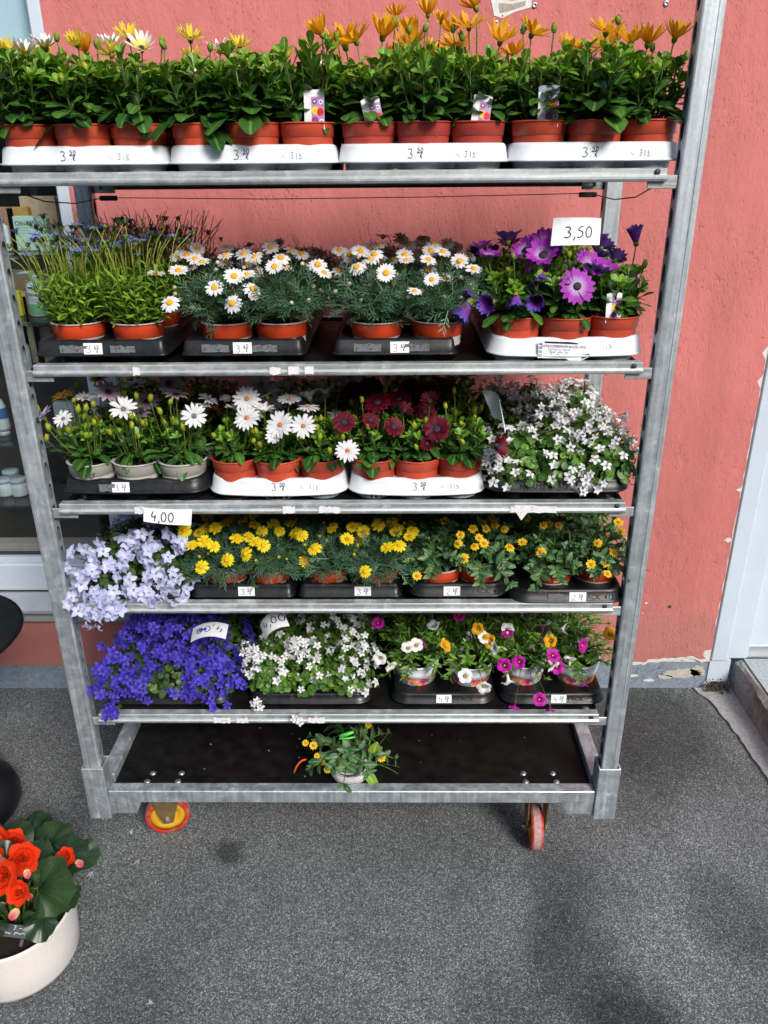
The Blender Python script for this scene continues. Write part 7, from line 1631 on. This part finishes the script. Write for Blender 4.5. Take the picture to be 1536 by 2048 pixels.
card("white price card reading 4,00 hanging from the middle shelf rail over lilac bellflowers", ((-0.4256, -0.0120, 1.0849), (-0.3216, -0.0120, 1.0799), (-0.3266, -0.0160, 1.0439), (-0.4285, -0.0160, 1.0537)), "4,00", .020, .006, (-.08, -.03), .0024)
card("pale price card with upside down 4,00 lying on the blue bellflowers", ((-0.3765, 0.0750, 0.7262), (-0.2890, 0.0750, 0.7374), (-0.2837, 0.0100, 0.7382), (-0.3672, 0.0100, 0.7286)), "4,00", .026, .012, (.0, .02), .0024, True)
card("tilted white price card reading 4,00 in the white bellflowers on the lowest shelf", ((-0.2146, 0.0850, 0.7297), (-0.1560, 0.0850, 0.7719), (-0.1343, 0.0300, 0.7611), (-0.1936, 0.0300, 0.7223)), "4,00", .024, .014, (.10, .05), .0024)
card("blank bent white card stuck between dark red daisies and white bellflowers", ((0.3051, 0.1200, 1.3033), (0.3362, 0.0700, 1.2982), (0.3502, 0.0500, 1.2279), (0.3307, 0.1100, 1.2451)), None, 0, -.012)

# ------------------------------------------------------------------ bowl arrangement on the base board
p = (-.004, .072, .276)
SB = 1.2
bw = thing("flower_bowl", "small white ribbed bowl of yellow flowers standing alone on the base board", "flower bowl", p)
def ribbed():
    m, nt, bs, out = nodes_of("white_ribbed_glaze")
    tc = N(nt, "ShaderNodeTexCoord").outputs["Object"]
    n = noise(nt, 1, 4, .6, tc, (14, 14, 190)); r = ramp(nt, [(.42, (.02, .02, .02)), (.50, (.66, .66, .66)), (1, (.78, .78, .78))]); nt.links.new(n.outputs[0], r.inputs[0])
    nt.links.new(r.outputs[0], bs.inputs["Base Color"]); bs.inputs["Roughness"].default_value = .45; bump(nt, bs, n.outputs[0], .5, .002)
    return m
prof = [(.0001, 0), (.020, 0), (.026, .003)]
for i in range(1, 24):
    a = i / 24 * 1.9 - .55
    prof.append((.010 + .0375 * math.cos(a * .85 - .25) ** .8 + (.0008 if i % 2 else -.0004), .003 + .068 * i / 24))
prof += [(.036, .073), (.033, .070), (.033, .055), (.0001, .054)]
part("bowl", lathe([(r * 1.16, z * 1.0) for r, z in prof], 32), ribbed(), bw, smooth=True)
vv = leafy_foliage(91, .070, .074, .090, .034, .020, P_OVATE, M['sanv'], 16, 4, True, 80, .10)
link("foliage", vv[0], bw, kind="stuff")
for Q, i in vv[2]:
    if Q[2, 3] > .088: link("leaf", vv[3][i], bw, Q)
lf = Geo().add(blade(.050, .032, P_OVATE, 6, .08, .15)).build("leaf", M['lime'])
lf2 = Geo().add(blade(.085, .030, P_LANCE, 6, .1, .6)).build("leaf", M['osteo_tip'])
def loc(q): return np.array(q) - np.array(p)
link("leaf", lf, bw, frame_y(loc((0.0551, 0.0300, 0.3736)), (.25, -.2, .9), (0, -1, .3)))
link("leaf", lf2, bw, frame_y(loc((0.0252, 0.0500, 0.3184)), (.5, -.35, -.3), (.3, -.6, .8)))
link("leaf", lf2, bw, frame_y(loc((0.0356, 0.0600, 0.3344)), (.2, -.3, .9), (0, -1, .3), .6))
for a, b in (((0.0019, 0.0700, 0.3089), (0.0145, 0.0600, 0.4444)), ((0.0087, 0.0700, 0.3173), (0.0275, 0.0500, 0.4367)), ((0.0220, 0.0700, 0.3256), (0.0653, 0.0600, 0.4237)), ((0.0420, 0.0600, 0.3261), (0.1227, 0.0300, 0.3149)), ((0.0421, 0.0600, 0.3344), (0.1012, 0.0600, 0.4285)), ((-0.0185, 0.0900, 0.3249), (-0.0407, 0.1000, 0.3958)), ((0.0017, 0.0800, 0.3169), (-0.0036, 0.1000, 0.4121)), ((0.0488, 0.0500, 0.3267), (0.1265, 0.0300, 0.3363))):
    a, b = loc(a), loc(b); part("grass_stalk", tube(bez(a, (a + b) / 2 + np.array((.006, 0, .012)), b, 6), .0014, .0006, 4), M['stem'], bw, smooth=True)
M['clip'] = plain('green_clip', (.10, .55, .08), .4)
part("clip", tube([loc((-0.0265, 0.0500, 0.4208)), loc((-0.0071, 0.0500, 0.4271)), loc((0.0083, 0.0500, 0.4335))], .0052, .0040, 8), M['clip'], bw, smooth=True)
part("clip", tube([loc((-0.0276, 0.0450, 0.4169)), loc((-0.0072, 0.0450, 0.4169)), loc((0.0108, 0.0450, 0.4217))], .0030, .0024, 8), M['clip'], bw, smooth=True)
M['raffia'] = plain('orange_raffia', (.56, .06, .012), .6)
part("raffia", tube(bez(loc((-0.1155, 0.0400, 0.3534)), loc((-0.1347, 0.0300, 0.3605)), loc((-0.1456, 0.0200, 0.3269)), 8), .0028, .0022, 6), M['raffia'], bw, smooth=True)
part("raffia", tube(bez(loc((-0.0920, 0.0800, 0.3829)), loc((-0.0744, 0.0800, 0.3992)), loc((-0.0621, 0.0800, 0.3796)), 8), .0022, .0018, 6), M['raffia'], bw, smooth=True)
for q, s in (((-0.0942, 0.0400, 0.3987), 1.0), ((-0.1157, 0.0500, 0.3983), .8), ((-0.0855, 0.0300, 0.3735), .7), ((-0.0728, 0.0250, 0.3600), 1.05), ((-0.0591, 0.0200, 0.3384), .9), ((-0.0161, 0.0150, 0.3543), 1.05), ((0.0793, 0.0300, 0.3672), 1.05), ((0.0460, 0.0700, 0.4395), .8)):
    me, cm, dia = FL['sv'][1]
    f = link("flower", me, bw, frame_z(loc(q), (rng.uniform(-.3, .3), -.7, .6), rng.uniform(0, 6), s)); link("flower_centre", cm, f)
    a = np.array((0, 0, .075)); part("flower_stem", tube(bez(a, (a + loc(q)) / 2 + np.array((0, 0, .02)), loc(q), 6), .0011, .0009, 4), M['stem'], bw)
dress()

# ------------------------------------------------------------------ begonia pot at the left front
bc = (-.795, -.245, 0)
bp = thing("begonia_pot", "large cream round pot of red begonias on the asphalt at lower left", "potted plant", bc)
part("pot", lathe([(.0001, .001), (.112, .0), (.127, .005), (.1345, .020), (.1385, .08), (.1415, .150), (.1420, .157), (.1395, .160), (.1360, .157), (.134, .12), (.125, .03)], 64), M['ceramic'], bp, smooth=True)
part("soil", lathe([(.0001, .140), (.06, .143), (.1345, .136)], 32), M['soil'], bp, smooth=True)
M['rib'] = plain('leaf_rib', (.045, .09, .035), .5)
def begonia_leaf(seed, s):
    rg = random.Random(seed); g = Geo(); K = 30; V = [(0, 0, 0)]; UV = [(.5, 0)]; F = []
    for ring_ in (.5, 1.0):
        for i in range(K):
            a = -PI * .5 + 2 * PI * (i + .0) / K
            r = .058 * (1 + .34 * math.sin(a) - .42 * math.exp(-((a + PI / 2) / .35) ** 2) - .42 * math.exp(-((a - 1.5 * PI) / .35) ** 2) + .12 * math.cos(a + .6))
            if ring_ == 1: r *= 1 + .06 * math.sin(i * 2.6 + seed) * (1 if i % 2 else .4) + rg.uniform(-.03, .03)
            x, y = r * ring_ * math.cos(a), r * ring_ * math.sin(a) + .012
            z = -.012 * ring_ ** 2 * (1 + .6 * math.sin(a * 3 + seed)) + .008 * ring_ * abs(math.cos(a)) + .006 * ring_ * math.sin(i * 1.3 + seed)
            V.append((x * s, y * s, z * s)); UV.append((.15 + .3 * ring_ * (i % 2), ring_))
    for i in range(K):
        j = (i + 1) % K
        F += [(0, 1 + i, 1 + j), (1 + i, 1 + K + i, 1 + K + j, 1 + j)]
    g.add(T(V, F, UV), None, 0, rg.random())
    for k in range(7):                                          # pale raised ribs fanning from the stalk
        i = (3 + k * 4) % K; a, b = np.array(V[1 + i]), np.array(V[1 + K + i])
        g.add(tube([np.array((0, 0, .0008)), a + (0, 0, .0006), a * .2 + b * .8 + (0, 0, .0004)], .0009 * s, .0003, 4), None, 1)
    return g.build("leaf", [M['begonia'], M['rib']])
BL = [begonia_leaf(i, 1.0) for i in range(5)]
def bl(q): return np.array(q, float) - np.array(bc)
for i, (q, yd, up, s) in enumerate((
        ((-0.6829, -0.3000, 0.2841), (.75, .0, .40), (.0, -.72, .68), 1.10), ((-0.7573, -0.2000, 0.2382), (.4, .5, .4), (0, -.5, .9), 1.0), ((-0.6973, -0.1600, 0.2270), (.7, .5, .1), (.3, -.3, .9), .95), ((-0.7558, -0.1000, 0.2040), (.3, .8, .3), (.1, -.3, .9), 1.0),
        ((-0.6819, -0.1200, 0.1887), (.8, .4, .05), (.3, -.2, .9), .85), ((-0.8181, -0.0600, 0.1958), (.1, .9, .3), (0, -.3, .9), .95), ((-0.6544, -0.2700, 0.2304), (.8, -.1, .1), (.5, -.5, .6), .70), ((-0.6955, -0.3100, 0.2178), (.35, -.5, -.6), (.2, -.8, .5), .62), ((-0.7597, -0.3300, 0.2852), (-.6, -.4, .1), (-.1, -.6, .8), .9),
        ((-0.7341, -0.3000, 0.3417), (-.5, -.2, .3), (-.1, -.6, .8), 1.1), ((-0.7699, -0.3300, 0.3155), (-.8, -.2, .1), (-.2, -.5, .8), 1.1), ((-0.8817, -0.1500, 0.2402), (-.6, .6, .2), (-.1, -.2, 1), 1.1), ((-0.8370, -0.1200, 0.2249), (-.1, .8, .3), (0, -.3, .9), 1.0), ((-0.6947, -0.2200, 0.2447), (.6, .1, .3), (.1, -.5, .8), .9), ((-0.6682, -0.3350, 0.2375), (.2, -.7, -.35), (.2, -.75, .55), .72), ((-0.7664, -0.3400, 0.2355), (-.4, -.6, -.1), (-.1, -.6, .8), .8))):
    b = bl(q)
    s *= .96 if i == 0 else .80
    link("leaf", BL[i % 5], bp, frame_y(b, yd, up, s))
    part("leaf_stalk", tube(bez(np.array((b[0] * .3, b[1] * .3, .125)), np.array((b[0] * .6, b[1] * .6, b[2])), b, 6), .0035, .0022, 6), M['stem'], bp, smooth=True)
def rose(seed, s, pink=False):
    g = Geo(); rg = random.Random(seed)
    for ring_, (n, el, L, r0) in enumerate(((4, 74, .017, .002), (5, 62, .024, .004), (5, 44, .030, .006), (6, 24, .033, .007))):
        for i in range(n):
            a = 2 * PI * (i + .5 * ring_) / n + rg.uniform(-.2, .2); e = math.radians(el + rg.uniform(-8, 8))
            d = np.array((math.cos(a) * math.cos(e), math.sin(a) * math.cos(e), math.sin(e))); up = np.array((-math.cos(a) * math.sin(e), -math.sin(a) * math.sin(e), math.cos(e)))
            g.add(blade(L * s, L * s * .95, P_ROUND, 6, .22, -.25, .02, rg.uniform(0, 6)), frame_y(np.array((math.cos(a) * r0, math.sin(a) * r0, -.002 * ring_)) * s, d, up), 0, rg.random())
    return g.build("flower", [M['b_red']])
RS = [rose(i, 1.0) for i in range(3)]
bb = petals(4, .026, .020, 72, .003, P_ROUND, -.3, .35, 4, 3, ns=5).build("bud", [M['b_pink']])
for i, (q, d, s, k) in enumerate((((-0.7814, -0.2400, 0.3519), (-.1, -.6, .8), 1.15, 0), ((-0.7601, -0.2200, 0.3431), (.3, -.4, .6), .8, 0), ((-0.6991, -0.3000, 0.3746), (.35, -.6, .7), 1.1, 0), ((-0.7104, -0.3600, 0.3914), (0, -.7, .6), 1.2, 0), ((-0.7400, -0.3300, 0.3970), (-.2, -.6, .7), 1.1, 0), ((-0.6576, -0.2000, 0.2722), (.0, -.6, .7), .72, 0), ((-0.6727, -0.3800, 0.3667), (.1, -.7, .7), .80, 0), ((-0.6384, -0.2000, 0.2595), (.7, -.4, -.1), .9, 1), ((-0.6845, -0.3850, 0.3272), (-.3, -.5, -.6), 1.0, 1), ((-0.6854, -0.3200, 0.3671), (.3, -.5, -.7), .8, 1), ((-0.7161, -0.3450, 0.4278), (.1, -.7, .4), 1.1, 1), ((-0.6626, -0.3750, 0.3536), (.6, -.5, .2), .8, 1), ((-0.7674, -0.2250, 0.3300), (.2, -.6, -.5), .7, 1))):
    b = bl(q)
    link("flower" if not k else "bud", RS[i % 3] if not k else bb, bp, frame_z(b, d, i * 1.1, s))
    part("flower_stalk", tube(bez(np.array((b[0] * .3, b[1] * .3, .125)), np.array((b[0] * .5, b[1] * .5, b[2])), b - nrm(d) * .004, 6), .0024, .0018, 6), M['stem'], bp, smooth=True)
M['slate'] = plain('slate_label', (.012, .022, .035), .35)
M['chalk'] = plain('chalk', (.55, .60, .62), .9)
sl = thing("price_label", "small dark label with white chalk writing stuck in the begonia pot", "price label", (-0.7423, -0.3300, 0.1883))
sl.rotation_euler = (math.radians(-42), math.radians(14), math.radians(4))
part("label_board", bbox(-.044, .044, 0, .0022, -.014, .014, .001), M['slate'], sl)
part("label_stake", bbox(.018, .026, .0004, .0020, -.030, -.0142, .0006), M['slate'], sl)
DIG['7'] = [[(.05, .95), (.55, 1), (.3, .4), (.2, 0)]]; DIG['-'] = [[(.05, .45), (.5, .48)]]
ln, tw = strokes("7", .009); a2, _ = strokes('.', .009)
ln += [[(x + .007, y) for x, y in l] for l in a2] + [[(.012, .004), (.019, .0045)]]
ln = [[(x - .002, y + .002) for x, y in l] for l in ln]
rr = random.Random(4)
for word in range(2):
    x0 = -.034 + word * .036
    ln.append([(x0 + i * .0021, -.007 + (.0035 if i % 2 else 0) + rr.uniform(-.001, .003)) for i in range(14)])
part("writing", ribbons(ln, .0013, lambda u, v: (u, -.0006, v)), M['chalk'], sl)

# ------------------------------------------------------------------ black pedestal table at the left edge
tb = thing("pedestal_table", "black round pedestal table cut by the left edge, behind the begonias", "table", ((-1.1277, 0.2000, 0.0529)[0], .20, 0))
part("table_top", lathe([(.0001, .570), (.06, .572), (.16, .588), (.232, .606), (.243, .618), (.241, .625), (.228, .629), (.0001, .630)], 48), M['black_gloss'], tb, smooth=True)
part("pedestal", lathe([(.0001, .569), (.050, .568), (.036, .50), (.030, .40), (.032, .30), (.055, .20), (.090, .15), (.098, .149)], 40), M['black_gloss'], tb, smooth=True)
part("pedestal_foot", lathe([(.098, .148), (.125, .115), (.138, .075), (.136, .045), (.120, .018), (.105, .0), (.0001, .0)], 48), M['black_gloss'], tb, smooth=True)
# white fluff on the asphalt
g = Geo(); r_ = random.Random(9)
for (x, y) in ((-0.6430, 0.1406, 0.0060)[:2], (-0.5951, 0.0319, 0.0060)[:2], (-0.7081, -0.0087, 0.0060)[:2], (-0.4483, -0.3691, 0.0060)[:2]):
    for i in range(7):
        g.add(blade(r_.uniform(.006, .012), .004, P_ROUND, 2, .3, .5), frame_y((x + r_.uniform(-.004, .004), y + r_.uniform(-.004, .004), .004), rad(r_.uniform(0, 6), .3)), 0, r_.random())
for i in range(160):
    x, y = r_.uniform(-1.2, 1.25), r_.uniform(-.5, .8)
    g.add(blade(r_.uniform(.003, .007), .003, P_ROUND, 2, .2, .4), MT(x, y, .004, 1, r_.uniform(0, 6)), 0, r_.random())
link("ground_litter", g.build("ground_litter", plain('pale_litter', (.42, .42, .40), .9, 0, .3, 80)), kind="stuff", label="scattered pale petals and fluff on the asphalt", category="litter")
